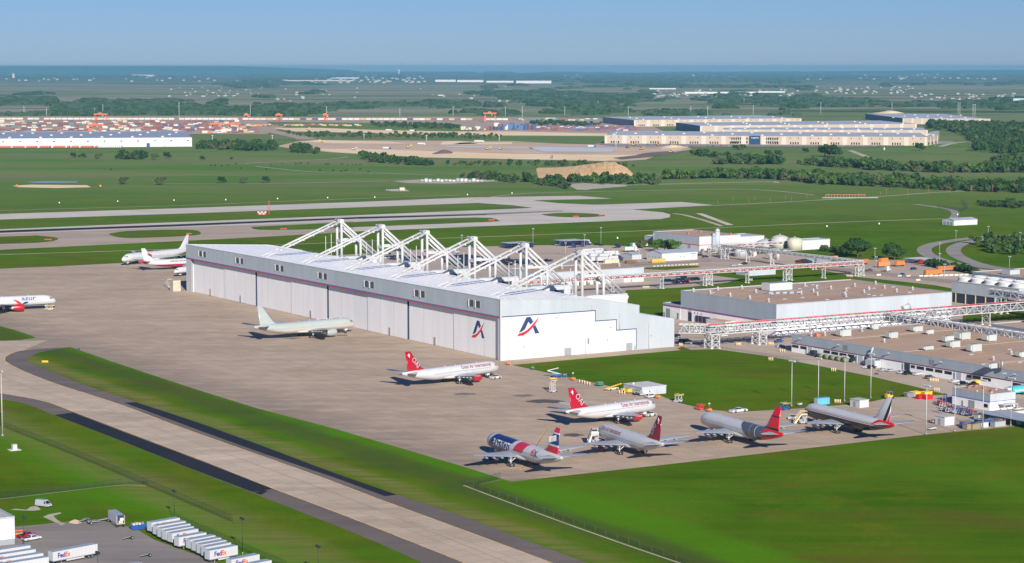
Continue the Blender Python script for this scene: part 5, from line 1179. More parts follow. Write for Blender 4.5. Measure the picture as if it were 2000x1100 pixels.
# near vehicles; heading 90 = away from the picture along the hangar doors
put('van', 85, 990, -62, 'silver', 'silver van alone on the lower left lawn')
put('pickup', 62, 1056, 12, 'white', 'white utility pickup parked by the lower left warehouse corner')
put('pickup', 52, 1050, 12, 'red', 'dark red pickup half hidden behind the white utility pickup')
for px, py, h, k, c, l in (
    (1272, 777, 5, 'suv', 'white', 'white car nearest the small equipment shed by the apron'), (1262, 772, 5, 'van', 'white', 'white van beside the small equipment shed'), (1253, 772, 60, 'pickup', 'silver', 'silver pickup left of the white van by the equipment shed'), (1242, 771, 60, 'suv', 'black', 'black vehicle at the left end of the row by the equipment shed'),
    (1347, 672, 2, 'sedan', 'white', 'white car at the foot of the first bridge tower'), (1335, 668, 2, 'suv', 'navy', 'navy car between the hangar corner and the first bridge tower'), (1326, 664, 90, 'pickup', 'white', 'white pickup against the hangar rear corner'), (1321, 659, 90, 'suv', 'black', 'black car behind the white pickup at the hangar rear corner'), (1341, 668, 2, 'suv', 'black', 'black car beside the navy car behind the hangar corner'),
    (1413, 658, 4, 'sedan', 'white', 'white car alone under the nearest pipe bridge'), (1521, 669, 8, 'pickup', 'blue', 'blue pickup near the left end of the long workshop'), (1524, 678, -10, 'sedan', 'silver', 'silver blue car in the shade of the workshop end wall'),
    (1695, 720, -60, 'sedan', 'white', 'white car left of the black car by the silo'), (1703, 720, 10, 'suv', 'black', 'long black car in front of the silo'), (1725, 725, 8, 'sedan', 'silver', 'left silver car in front of the workshop trailer'), (1740, 726, 8, 'sedan', 'silver', 'right silver car in front of the workshop trailer'),
    (1763, 730, 8, 'suv', 'white', 'white car with a black bonnet beside the open workshop door'), (1774, 732, 4, 'suv', 'black', 'black car in front of the open workshop door'), (1792, 733, 4, 'sedan', 'white', 'white saloon right of the open workshop door'),
    (1816, 740, 4, 'suv', 'grey', 'grey suv behind the beige bollards'), (1864, 747, 4, 'sedan', 'white', 'white car with a red load behind it by the workshop'), (1879, 752, 4, 'pickup', 'black', 'black pickup by the small two tone store'), (1901, 754, 4, 'pickup', 'black', 'black flatbed beside the yellow skip'),
    (1988, 801, 4, 'sedan', 'white', 'white saloon right of the small two tone store'),
    (1785, 527, 0, 'suv', 'navy', 'navy car among the orange containers'), (1698, 530, 0, 'pickup', 'grey', 'grey pickup under the corner tower of the far bridge'), (1763, 538, 30, 'suv', 'blue', 'blue car between white concrete barriers'),
    (1454, 517, 10, 'pickup', 'black', 'black pickup on the road by the far bridge'), (1378, 503, 0, 'suv', 'navy', 'dark car right of the white gabled shed'), (1367, 500, 0, 'suv', 'navy', 'dark car close to the white gabled shed wall'), (1412, 503, 0, 'pickup', 'silver', 'silver pickup beside the tank with the spiral stair'), (1344, 507, 0, 'suv', 'navy', 'dark car in front of the white gabled shed'),
    (1432, 520, 5, 'sedan', 'silver', 'left silver car on the road before the far bridge'), (1444, 519, 5, 'sedan', 'white', 'right pale car on the road before the far bridge'),
    (1246, 477, 5, 'suv', 'navy', 'left dark car below a tall lamp at the yard edge') , (1167, 479, 5, 'suv', 'black', 'dark car right of the truck rows'), (1175, 480, 5, 'sedan', 'black', 'black low car right of the truck rows'),
    (1838, 521, 5, 'suv', 'navy', 'dark car at the left of the row above the orange container'), (1846, 522, 5, 'sedan', 'black', 'black car second in the row above the orange container'), (1855, 523, 5, 'sedan', 'silver', 'silver car third in the row above the orange container'), (1864, 524, 5, 'sedan', 'white', 'pale car at the right of the row above the orange container'),
    (1888, 494 + 32, 5, 'suv', 'black', 'black car by the dark hedge at the road'), (1905, 528, 5, 'suv', 'black', 'black car at the right end of the hedge'),
    (760, 497, 80, 'sedan', 'navy', 'dark car alone seen between the second and third masts'), (793, 498, 70, 'sedan', 'blue', 'bright blue car seen between the second and third masts'), (891, 494, 5, 'sedan', 'white', 'white car alone in the open part of the car park'), (1014, 493, 60, 'suv', 'black', 'dark car alone behind the fifth mast'), (994, 506, 60, 'suv', 'black', 'dark car at the head of the crowded car park')):
    put(k, px, py, h, c, l)
# crowded car park: small one-piece cars
def tiny_car():
    b = MB(); b.prism([(x * S, z * S) for x, z in [(-2.4, .25), (-2.4, .95), (1.5, .98), (2.4, .7), (2.4, .25)]], 'y', -.92 * S, .92 * S, CP['white'])
    b.loft([[(x * S, s * (.9 if z < 1.2 else .75) * S, z * S) for x, z in [(-1.9, .96), (-1.3, 1.5), (.3, 1.5), (1.1, .97)]] for s in (-1, 1)], GL, True, False)
    b.box(-1.2 * S, .25 * S, -.7 * S, .7 * S, 1.5 * S, 1.54 * S, CP['white'])
    for x in (-1.5, 1.5): b.box((x - .33) * S, (x + .33) * S, -.95 * S, .95 * S, 0, .5 * S, TYRE)
    return b.mesh('parked_car')
tcm = tiny_car(); rc = random.Random(11); ncar = 0
cols = ['black', 'navy', 'grey', 'white', 'silver', 'black', 'navy', 'navy', 'red', 'blue', 'white', 'black']
names_c = dict(black='black', navy='navy blue', grey='dark grey', white='white', silver='silver', red='red', blue='blue')
def inpoly(x, y, poly):
    c = False; j = len(poly) - 1
    for i in range(len(poly)):
        if (poly[i][1] > y) != (poly[j][1] > y) and x < (poly[j][0] - poly[i][0]) * (y - poly[i][1]) / (poly[j][1] - poly[i][1]) + poly[i][0]: c = not c
        j = i
    return c
def carlot(pxpoly, rows_y, step_x, step_y, fill, where, limit):
    global ncar
    poly = [gxy(*q) for q in pxpoly]; xs_ = [q[0] for q in poly]; ys_ = [q[1] for q in poly]; cnt = 0
    y = min(ys_); r_ = 0; slots = []
    while y < max(ys_):
        x = min(xs_)
        while x < max(xs_):
            if inpoly(x, y, poly) and rc.random() < fill: slots.append((x, y))
            x += step_x
        y += step_y + (5.0 if r_ % 2 else 0.4); r_ += 1
    slots.sort(key=lambda q: -q[1]); slots = slots[:limit]
    for x, y in slots:
        col = rc.choice(cols); o = bpy.data.objects.new('parked_car', tcm); C.objects.link(o)
        o.location = G(x + rc.uniform(-.3, .3), y + rc.uniform(-.5, .5), .03); o.rotation_euler = (0, 0, AZ + R(90 + rc.uniform(-3, 3)))
        tag(o, f'{names_c[col]} car {where}', 'car', f'{names_c[col]} cars {where}'); paint(o, CP[col]); cnt += 1
    ncar += cnt
carlot([(865, 502), (900, 498), (960, 507), (1000, 509), (1060, 508), (1115, 517), (1110, 526), (1050, 531), (985, 533), (920, 528), (870, 517)], 0, 3.1, 5.8, .9, 'in the crowded car park behind the hangar masts', 170)
carlot([(720, 497), (760, 501), (830, 503), (870, 508), (868, 520), (800, 512), (730, 503)], 0, 3.0, 5.6, .8, 'in the car park behind the left masts', 40)
carlot([(1293, 548), (1330, 542), (1362, 545), (1366, 552), (1330, 553), (1295, 554)], 0, 3.0, 5.2, .8, 'in the cluttered row beyond the far pipe bridge', 24)
# ---- box trailers
TW = wall_mat('trailer_white', (0.5, 0.505, 0.51), 1.2, 0.05, var=0.04)
TROOF = M('trailer_roof', (0.30, 0.36, 0.42), 0.5, 0, 0.1, 0.4)
FPUR = M('purple_lettering', (0.06, 0.015, 0.22), 0.5); FORA = M('orange_lettering', (0.75, 0.10, 0.01), 0.5)
def trailer(name, L=16.2, Wd=2.7, h0=1.2, h1=4.0, mat=TW, wheels=2, axle=.80, letters=True, roofm=TROOF, open_end=False):
    """long axis +x, rear end at x = L, origin at front corner centre"""
    T = thing(name, 'x', 'trailer', SHELF, 0)
    b = MB(); b.box(0, L, -Wd / 2, Wd / 2, h0, h1, mat, roofm); b.build('box', T)
    b = MB(); b.box(.02, L - .02, -Wd / 2 - .02, Wd / 2 + .02, h0 - .18, h0 + .05, STEEL); b.box(.5, L - .5, -.5, .5, h0 - .5, h0 - .18, STEEL); b.box(L * .3, L * .7, -Wd / 2 + .1, -Wd / 2 + .14, .5, h0 - .2, TW); b.build('chassis', T)
    b = MB()
    for s in (-1, 1): b.box(L * .2 - .12, L * .2 + .12, s * .8 - .1, s * .8 + .1, 0, h0 - .18, STEEL)
    b.build('landing_gear', T)
    for k in range(wheels):
        for s in (-1, 1):
            b = MB(); x = L * axle + k * 1.3; b.tube((x, s * (Wd / 2 - .45), .52), (x, s * (Wd / 2 - .02), .52), .52, TYRE, n=12); b.tube((x, s * (Wd / 2 - .4), .52), (x, s * (Wd / 2), .52), .22, ALU, n=8); b.build('wheel', T)
    b = MB(); b.box(-.03, 0, -Wd / 2 + .1, Wd / 2 - .1, h0 + .1, h1 - .1, LIGHTG); b.build('rear_door', T)
    if letters:
        f = flat_text('Fed', 2.1, FPUR, (1.6, -Wd / 2 - .03, h0 + .75), (1, 0, 0), T, 'lettering', .07, width=2.7)
        g = flat_text('Ex', 2.1, FORA, (4.4, -Wd / 2 - .03, h0 + .75), (1, 0, 0), T, 'lettering', .07, width=1.8)
    return T
def trailer_at(proto_args, px, py, hdg_world, label, group=None, z=.04):
    T = trailer(*proto_args[0], **proto_args[1]); p = P(px, py); p.z = z; T.location = p; T.rotation_euler = (0, 0, hdg_world); T['label'] = label
    if group: T['group'] = group
    return T
fx = (('box_trailer',), {})
HT = R(46)
trailer_at(fx, 99, 1103, HT, 'white lettered box trailer standing alone in the lower left yard')
row = [(292, 1044, 11), (303, 1050.5, 11), (312, 1056, 11), (321, 1061, 10.5), (332, 1065.5, 10), (345, 1073.5, 10.5), (368, 1078, 9.4), (379, 1083, 9.4), (389, 1088, 9.4), (398, 1093, 9.4), (405, 1100, 10.5), (447, 1118, 10.5), (470, 1130, 10.5)]
words = ['first', 'second', 'third', 'fourth', 'fifth', 'sixth', 'seventh', 'eighth', 'ninth', 'tenth', 'eleventh', 'twelfth', 'thirteenth']
for i, (px, py, L_) in enumerate(row):
    trailer_at((('box_trailer',), dict(L=L_ * 1.0, wheels=1, axle=.82)), px, py, R(44), f'{words[i]} white lettered box trailer from the left in the parked row', 'white trailers parked in a row by the fence')
for i, (px, py) in enumerate(((-20, 1098), (-10, 1106), (4, 1114), (14, 1122), (185, 1136))):
    trailer_at((('box_trailer',), dict(L=16)), px - (18 if i < 4 else 0), py + 6, R(40 if i < 4 else 46), f'{["topmost", "second", "third", "lowest", "separate"][i]} white trailer roof at the bottom edge of the lower left yard', 'white trailers at the bottom edge')
tr = trailer_at((('open_trailer',), dict(L=10.5, letters=False)), 219, 1019, R(-64), 'grey box trailer with its end open on the yard edge')
on(tr, 'open_end', lambda b: b.box(10.5, 10.53, -1.2, 1.2, 1.35, 4.1, DARKGAP)); on(tr, 'cargo', lambda b: (b.box(10.45, 10.9, -.8, .6, 1.4, 2.3, BEIGE), b.box(10.45, 10.8, -.3, .9, 2.3, 3.2, CONCW)))
def dolly(px, py, h, label):
    D = thing('converter_dolly', label, 'dolly', P(px, py, .04), AZ + R(h), 'black converter dollies on the trailer yard')
    on(D, 'frame', lambda b: (b.box(-.9, .9, -.7, .7, .8, 1.15, STEEL), b.beam((.9, .5, .8), (3.2, 0, .7), .18, STEEL), b.beam((.9, -.5, .8), (3.2, 0, .7), .18, STEEL)))
    for s in (-1, 1): on(D, 'wheel', lambda b: (b.tube((0, s * .7, .55), (0, s * 1.2, .55), .55, TYRE, n=12), b.tube((0, s * .7, .55), (0, s * 1.23, .55), .25, ALU, n=8)))
for px, py, h, l in ((168, 1019, 200, 'converter dolly nearest the soil heap'), (176, 1024, 0, 'converter dolly in front of the one by the soil heap'), (254, 1053, 200, 'converter dolly in the middle of the yard'), (289, 1087, 200, 'converter dolly right of the lone trailer'), (210, 1018, 180, 'converter dolly behind the grey open trailer')): dolly(px, py, h, l)
BIN = thing('waste_skip', 'blue skip full of rubbish at the left end of the trailer row', 'skip', P(270, 1034, .04), AZ)
on(BIN, 'body', lambda b: b.prism([(-2.2, 0.2), (2.2, 0.2), (2.6, 1.7), (-2.6, 1.7)], 'y', -1.1, 1.1, CP['blue'])); on(BIN, 'rubbish', lambda b: [b.box(-2 + k, -1.3 + k, -.8, .7, 1.6, 2.2 + .2 * (k % 2), (CONCW, BEIGE, CONCW, STEEL)[k % 4]) for k in range(4)])
FL0 = thing('scissor_lift', 'orange lift parked at the white warehouse corner', 'lift', P(36, 1046, .04), AZ); on(FL0, 'platform', lambda b: b.box(-1.3, 1.3, -.7, .7, 1.6, 1.8, ORANGE)); on(FL0, 'base', lambda b: b.box(-1.2, 1.2, -.6, .6, .3, .9, ORANGE)); on(FL0, 'scissor_arms', lambda b: (b.beam((-1, -.5, .9), (1, -.5, 1.6), .12, STEEL), b.beam((1, .5, .9), (-1, .5, 1.6), .12, STEEL)))
# containers
def container(label, px, py, h, L=12.2, col=ORANGE, dz=0, group=None, Hc=2.9, wheels=True, two=None):
    Ct = thing('shipping_container', label, 'container', P(px, py, .04 + dz), AZ + R(h), group); z0 = 1.2 if wheels else .15
    on(Ct, 'box', lambda b: (b.box(0, L, -1.3, 1.3, z0, z0 + Hc, col), [b.box(.3 + k * .6, .6 + k * .6, -1.34, 1.34, z0 + .15, z0 + Hc - .15, col) for k in range(int(L / .6) - 1)]))
    on(Ct, 'door', lambda b: b.box(-.05, 0, -1.2, 1.2, z0 + .1, z0 + Hc - .1, two or col))
    if wheels:
        on(Ct, 'chassis', lambda b: b.box(.1, L - .1, -.9, .9, .8, 1.18, STEEL))
        for k in (.78, .88):
            for s in (-1, 1): on(Ct, 'wheel', lambda b: b.tube((L * k, s * .8, .5), (L * k, s * 1.25, .5), .5, TYRE, n=10))
    return Ct
container('bright orange container on wheels in front of the white barriers', 1806, 539, 0, 15.5, ORANGE, two=ORANGE2)
container('faded orange container behind the bright orange one', 1830, 531, -4, 15.5, ORANGE2)
container('orange container left of the two dark trees gap', 1714, 523, 3, 11.5, M('orange_b', (0.62, 0.24, 0.08), .6), two=ORANGE2)
container('orange container right of the paired ones', 1749, 521, 8, 9, ORANGE)
container('orange container behind the left pair', 1718, 515, 8, 8.5, ORANGE)
container('orange container half hidden by the far bridge end', 1668, 518, 4, 14, ORANGE2, two=ORANGE)
container('pale orange container under the two far bridges', 1618, 511, 4, 9, M('orange_b'))
container('yellow ribbed container beside the white gabled shed', 1272, 514, 0, 12.5, M('container_yellow', (0.66, 0.42, 0.08), 0.6), wheels=False)
container('cream container at the corner of the crowded truck park', 1180, 515, 0, 13.0, M('container_cream', (0.60, 0.52, 0.34), 0.6), wheels=False)
container('rusty brown skip row by the yard fence', 1222, 515, 0, 9, M('rusty_brown', (0.2, 0.1, 0.06), 0.8), wheels=False, Hc=2)
container('sky blue container behind the striped airliner nose', 1593.5, 791.5, 0, 6.8, M('sky_blue_paint', (0.12, 0.42, 0.68), .5), wheels=False, two=WHITEP)
def hut(label, px, py, a, c_, z, wall=WHITEW, rf=WHITEP, door=True):
    gx, gy = gxy(px, py); B = gthing('hut', label, 'hut', gx, gy)
    on(B, 'wall', lambda b: b.box(0, a, 0, c_, 0, z, wall)); on(B, 'roof', lambda b: b.box(-.2, a + .2, -.2, c_ + .2, z, z + .25, rf))
    if door: on(B, 'door', lambda b: b.box(a * .25, a * .8, -.08, 0, .1, z * .8, CONCW)); on(B, 'door', lambda b: b.box(-.08, 0, c_ * .4, c_ * .65, .1, z * .75, GREYD))
    return B
hut('white flat roofed hut behind the striped airliner tail', 1679, 797, 5.2, 6.5, 3.2)
hut('white hut standing alone right of the striped airliner', 1845, 832, 5.6, 6.0, 3.5)
hs = hut('pale grey equipment shed beside the infield lawn', 1254, 773, 13.5, 15, 3.6, LIGHTG, CONCW, False)
on(hs, 'door', lambda b: b.box(2, 3.2, -.08, 0, .1, 2.4, GREYD)); on(hs, 'door', lambda b: b.box(4.2, 5.4, -.08, 0, .1, 2.4, CONCW)); on(hs, 'roof_fan', lambda b: b.sphere((2, 10, 4.2), .7, WHITEP, 8, 5))
gbox = thing('dark_green_bin', 'dark green bin at the right end of the pale grey equipment shed', 'bin', P(1287, 766, .04), AZ); on(gbox, 'body', lambda b: b.box(-2, 2.5, -1.5, 1.5, .2, 2.4, M('dark_green_paint', (0.03, 0.13, 0.09), .6))); on(gbox, 'lid', lambda b: b.box(-2.1, 2.6, -1.6, 1.6, 2.4, 2.6, GREYB))
ub = thing('utility_cabinet', 'white cabinet on a concrete pad on the lower left lawn', 'cabinet', P(28, 879, .04), AZ); on(ub, 'box', lambda b: b.box(-.9, .9, -.9, .9, .2, 2.3, WHITEP)); on(ub, 'pad', lambda b: b.box(-2.2, 2.2, -2, 2, 0, .2, CONCW)); on(ub, 'door', lambda b: b.box(.9, .93, -.5, .5, .5, 2, LIGHTG))
# concrete blast wall piece by the hangar end
cb = gthing('concrete_block', 'tall tan concrete block beside the hangar end pier', 'block', -8.5, 411.5); on(cb, 'body', lambda b: b.box(0, 5.5, 0, 6, 0, 7.2, M('tan_concrete', (0.5, 0.42, 0.32), .8, 0, .2, .3)))
# ---- access stands, tugs, ground equipment
def maintenance_stand(px, py, h, label, hh=7.5, top=YELL, body=WHITEP, sc=1.0):
    T = thing('maintenance_stand', label, 'stand', P(px, py, .04), AZ + R(h))
    on(T, 'base', lambda b: b.box(-2.6 * sc, 2.6 * sc, -1.5 * sc, 1.5 * sc, .2, .8, body))
    on(T, 'tower', lambda b: [b.beam((x * sc, y * sc, .8), (x * .8 * sc, y * sc, hh * .8), .22, body) for x in (-1.8, 1.8) for y in (-1.1, 1.1)] + [b.beam((-1.8 * sc, y * sc, .8 + k * 1.5), (1.8 * sc, y * sc, 2.1 + k * 1.5), .18, body) for k in range(int(hh * .5)) for y in (-1.1, 1.1)])
    on(T, 'platform', lambda b: (b.box(-1.8 * sc, 3.0 * sc, -1.5 * sc, 1.5 * sc, hh * .8, hh * .8 + .25, body), [b.beam((x * sc, -1.5 * sc, hh * .8), (x * sc, -1.5 * sc, hh), .12, top) for x in (-1.8, -.5, 1, 3)], b.box(-1.8 * sc, 3.0 * sc, -1.56 * sc, -1.46 * sc, hh * .95, hh, top), b.box(-1.8 * sc, 3.0 * sc, 1.46 * sc, 1.56 * sc, hh * .95, hh, top)))
    for s in (-1, 1):
        for x in (-2, 2): on(T, 'wheel', lambda b: b.tube((x * sc, s * 1.3, .35), (x * sc, s * 1.6, .35), .35, TYRE, n=8))
    return T
maintenance_stand(1079, 766, 0, 'white access stand with yellow railings on the apron left of the red tailed airliners', 6.6, sc=.62)
maintenance_stand(329, 561, 90, 'white access stand beside the tan concrete block', 6.5)
maintenance_stand(1325, 785, 20, 'white and yellow loader on the apron edge right of the equipment shed', 3.6, sc=.8)
maintenance_stand(96, 605, 10, 'low cream access dock beneath the nose of the left edge airliner', 3.0, CP['tan'], M('cream_paint', (0.62, 0.56, 0.4), .6))
maintenance_stand(1532, 800, 0, 'yellow and blue work stand by the infield lawn', 3.0, YELL, CP['blue'], sc=.8)
maintenance_stand(1367, 800, 0, 'red work platform at the lawn edge', 2.4, REDST, REDST, sc=.7)
def tug(px, py, h, label, col='white', L=5.2, long_=False):
    T = thing('aircraft_tug', label, 'tug', P(px, py, .04), AZ + R(h)); q = 1.35 if long_ else 1
    on(T, 'body', lambda b: b.prism([(-L / 2 * q, .35), (-L / 2 * q, 1.25), (-.6, 1.45), (L / 2 * q - .6, 1.3), (L / 2 * q, .9), (L / 2 * q, .35)], 'y', -1.3, 1.3, CP[col]))
    on(T, 'cab', lambda b: (b.box(-.9, .7, -1.0, 1.0, 1.4, 2.0, GL), b.box(-1.0, .8, -1.05, 1.05, 2.0, 2.1, CP[col])))
    for sx in (-1, 1):
        for sy in (-1, 1): on(T, 'wheel', lambda b: (b.tube((sx * L * .3 * q, sy * 1.0, .6), (sx * L * .3 * q, sy * 1.38, .6), .6, TYRE, n=12), b.tube((sx * L * .3 * q, sy * 1.0, .6), (sx * L * .3 * q, sy * 1.4, .6), .25, ALU, n=8)))
    return T
tug(968, 740, 10, 'white tug coupled to the nose of the left red tailed airliner'); tug(1270, 813, 10, 'white tug coupled to the nose of the right red tailed airliner')
tug(1442, 805, 4, 'long white aircraft tug parked on the lawn edge', long_=True, L=6.5); tug(1550, 819, 20, 'white tug behind the tan boarding stairs')
def beacon_light(px, py, label):
    T = thing('light_tower', label, 'light tower', P(px, py, .04), AZ); on(T, 'trailer', lambda b: (b.box(-1, 1, -.7, .7, .4, 1.4, ORANGE), b.tube((-.3, -.9, .35), (-.3, .9, .35), .35, TYRE, n=8))); on(T, 'mast', lambda b: b.tube((0, 0, 1.4), (0, 0, 3.6), .08, STEEL, n=6)); on(T, 'lamp_head', lambda b: b.box(-.5, .5, -.15, .15, 3.3, 3.8, WHITEP))
for px, py, l in ((993, 713, 'orange light tower at the hangar corner'), (1119, 743, 'orange light tower on the apron edge near the blue boom lift'), (1284, 778, 'orange light tower right of the cars by the equipment shed'), (1385, 804, 'orange light tower near the red work platform')): beacon_light(px, py, l)
def lift_blue(px, py, label):
    T = thing('boom_lift', label, 'boom lift', P(px, py, .04), AZ + R(150)); on(T, 'base', lambda b: b.box(-2.4, 2.2, -1.2, 1.2, .5, 1.7, CP['blue'])); on(T, 'boom', lambda b: (b.beam((-1.5, 0, 1.7), (4.5, 0, 3.3), .5, LIGHTG), b.beam((4.5, 0, 3.3), (-1, 0, 4.6), .4, LIGHTG)));
    on(T, 'counterweight', lambda b: b.box(-5, -3.2, -1, 1, .4, 1.5, CP['blue']))
    for x in (-1.6, 1.5):
        for s in (-1, 1): on(T, 'wheel', lambda b: b.tube((x, s * .9, .55), (x, s * 1.3, .55), .55, TYRE, n=10))
lift_blue(1087, 737, 'blue boom lift with folded white arm on the lawn edge')
bl = thing('belt_loader', 'cream belt loader with yellow rails on the lawn edge left of the equipment shed', 'belt loader', P(1196, 762, .04), AZ + R(8)); on(bl, 'chassis', lambda b: b.box(-3, 3, -1, 1, .4, 1.1, M('cream_paint'))); on(bl, 'conveyor', lambda b: b.beam((-4.6, 0, 1.0), (5.6, 0, 2.6), .9, YELL, .35))
for x in (-2, 2):
    for s in (-1, 1): on(bl, 'wheel', lambda b: b.tube((x, s * .8, .45), (x, s * 1.15, .45), .45, TYRE, n=10))
def comp(px, py, col, label, a=2.4, c_=1.5, z=1.6, cat='generator', nm='generator_cart'):
    T = thing(nm, label, cat, P(px, py, .04), AZ + R(8)); on(T, 'body', lambda b: (b.box(-a / 2, a / 2, -c_ / 2, c_ / 2, .5, z, col), b.box(-a / 2 - .05, a / 2 * .6, -c_ / 2 + .1, c_ / 2 - .1, z, z + .15, STEEL)))
    for x in (-a * .3, a * .3): on(T, 'wheel', lambda b: b.tube((x, -c_ / 2 - .05, .35), (x, c_ / 2 + .05, .35), .35, TYRE, n=8))
comp(1218, 765, YELL, 'left yellow generator cart by the equipment shed'); comp(1228, 768, YELL, 'right yellow generator cart touching the equipment shed', 3, 2, 2.2)
comp(1171, 754, M('mid_green_paint', (0.03, 0.2, 0.1), .6), 'green compressor cart on the lawn edge', 3.4, 2, 1.9); comp(1139, 748, REDST, 'red cart among the beige posts', 2, 1.2, 1.2); comp(1040, 722, CP['teal'], 'small teal box on the lawn edge near the hangar', 1.2, 1, 1.3); comp(1562, 793, WHITEP, 'small white and red cart by the tall lamp', 2, 1.2, 1.3)
comp(1826, 826, WHITEP, 'left white low cart by the lone white hut', 4, 1.6, 1.2); comp(1820, 840, WHITEP, 'front white low cart by the lone white hut', 4, 1.4, 1.1)
def stairs(label, foot, top, w, col, rail, covered, truck=False):
    """foot, top: world points"""
    d = top - foot; dh = Vector((d.x, d.y, 0)); Ln = dh.length; T = thing('boarding_stairs', label, 'stairs', Vector((foot.x, foot.y, .04)), math.atan2(d.y, d.x)); h = top.z
    b = MB()
    b.prism([(0, 0.4), (Ln - 2.6, h), (Ln, h), (Ln, h - .35), (Ln - 2.6, h - .5), (1.0, .3)], 'y', -w / 2, w / 2, col); b.build('flight', T)
    if covered: on(T, 'canopy', lambda b: (b.prism([(.2, 2.6), (Ln - 2.6, h + 2.3), (Ln, h + 2.3), (Ln, h + 2.1), (Ln - 2.6, h + 2.1), (.2, 2.4)], 'y', -w / 2 - .1, w / 2 + .1, col), b.prism([(.2, .6), (Ln - 2.6, h + .1), (Ln, h + .1), (Ln, h + 2.2), (Ln - 2.6, h + 2.2), (.2, 2.5)], 'y', w / 2, w / 2 + .06, col), b.prism([(.2, .6), (Ln - 2.6, h + .1), (Ln, h + .1), (Ln, h + 1.1), (Ln - 2.6, h + 1.1), (.2, 1.6)], 'y', -w / 2 - .06, -w / 2, col)))
    else:
        for s in (-1, 1): on(T, 'handrail', lambda b: (b.beam((.2, s * w / 2, 1.5), (Ln - 2.6, s * w / 2, h + 1.1), .15, rail), b.beam((Ln - 2.6, s * w / 2, h + 1.1), (Ln, s * w / 2, h + 1.1), .15, rail), [b.beam((.5 + k * (Ln - 3) / 5, s * w / 2, .5 + h * k / 5.5), (.5 + k * (Ln - 3) / 5, s * w / 2, 1.5 + h * k / 5.4), .1, rail) for k in range(6)]))
    on(T, 'undercarriage', lambda b: [b.beam((Ln * f, s * w / 2.3, .5), (Ln * f2, s * w / 2.3, h * .9 * f2), .16, WHITEP) for s in (-1, 1) for f, f2 in ((.5, .5), (.75, .8), (.95, .95), (.5, .8), (.8, .5), (.75, .97), (.95, .78))] + [b.box(Ln * .4, Ln, -w / 2, w / 2, .4, .7, WHITEP)])
    for x in (.45, .9):
        for s in (-1, 1): on(T, 'wheel', lambda b: b.tube((Ln * x, s * w / 2, .4), (Ln * x, s * (w / 2 + .3), .4), .4, TYRE, n=8))
dA = o3['surf'](0.085 * 53, 0, .2, 1); wA = Matrix.Rotation(o3['A'].rotation_euler.z, 4, 'Z') @ dA + o3['A'].location
stairs('white covered boarding stairs at the open door of the maroon finned airliner', P(1147, 869), Vector((wA.x, wA.y, 4.3)), 2.6, WHITEP, WHITEP, True)
dB = st_['surf'](0.085 * LS, 0, .2, 1); wB = Matrix.Rotation(st_['A'].rotation_euler.z, 4, 'Z') @ dB + st_['A'].location
stairs('tan open boarding stairs at the door of the striped airliner', P(1549, 828), Vector((wB.x, wB.y, 4.3)), 2.4, M('cream_paint'), M('yellow_rail', (0.7, 0.5, 0.2), .5), False)
put('pickup', 1168, 868, 15, 'white', 'white service pickup beneath the covered boarding stairs')
def forklift(px, py, h, col, label, s=1.0):
    T = thing('forklift', label, 'forklift', P(px, py, .04), AZ + R(h)); on(T, 'body', lambda b: (b.box(-2.2 * s, .6 * s, -1 * s, 1 * s, .6 * s, 1.6 * s, col), b.box(-2.3 * s, -1.2 * s, -.9 * s, .9 * s, 1.6 * s, 2.1 * s, col)))
    on(T, 'cage', lambda b: ([b.beam((x * s, y * s, 1.5 * s), (x * s, y * s, 3 * s), .14, STEEL) for x in (-1.2, .4) for y in (-.8, .8)], b.box(-1.3 * s, .5 * s, -.9 * s, .9 * s, 3 * s, 3.12 * s, STEEL)))
    on(T, 'mast', lambda b: ([b.box(.9 * s, 1.2 * s, (y - .1) * s, (y + .1) * s, .3, 4.6 * s, NAVY) for y in (-.7, .7)], b.box(.9 * s, 1.2 * s, -.7 * s, .7 * s, 2.2 * s, 2.4 * s, NAVY), b.box(.9 * s, 1.2 * s, -.7 * s, .7 * s, 4.3 * s, 4.5 * s, NAVY)))
    on(T, 'forks', lambda b: [b.box(1.2 * s, 3 * s, (y - .1) * s, (y + .1) * s, .25, .4, STEEL) for y in (-.5, .5)])
    for x in (-1.5, .5):
        for q in (-1, 1): on(T, 'wheel', lambda b: b.tube((x * s, q * .8 * s, .55 * s), (x * s, q * 1.15 * s, .55 * s), .55 * s, TYRE, n=10))
forklift(1739, 779, 0, YELL, 'yellow forklift with blue mast on the lawn edge', 1.1); forklift(1842, 792, 0, CP['red'], 'dark red forklift beside the small two tone store', 1.15)
def skip(px, py, col, label, a=5, c_=2.4):
    T = thing('waste_skip', label, 'skip', P(px, py, .04), AZ); on(T, 'body', lambda b: b.prism([(-a / 2, .1), (a / 2, .1), (a / 2 + .4, 1.9), (-a / 2 - .4, 1.9)], 'y', -c_ / 2, c_ / 2, col)); on(T, 'rim', lambda b: (b.box(-a / 2 - .5, a / 2 + .5, -c_ / 2 - .1, -c_ / 2 + .1, 1.9, 2.05, col), b.box(-a / 2 - .5, a / 2 + .5, c_ / 2 - .1, c_ / 2 + .1, 1.9, 2.05, col)))
REDK = M('skip_red', (0.6, 0.015, 0.02), .5)
for px, py, c_, l in ((1799, 779, REDK, 'left red skip in front of the yellow ones'), (1812, 780, REDK, 'right red skip in front of the yellow ones'), (1788, 773, YELL, 'left yellow skip behind the red skips'), (1810, 773, YELL, 'right yellow skip behind the red skips'), (1776, 775, STEEL, 'grey skip left of the yellow skips'), (1909, 751, YELL, 'small yellow skip beside the workshop wall')): skip(px, py, c_, l, 4)
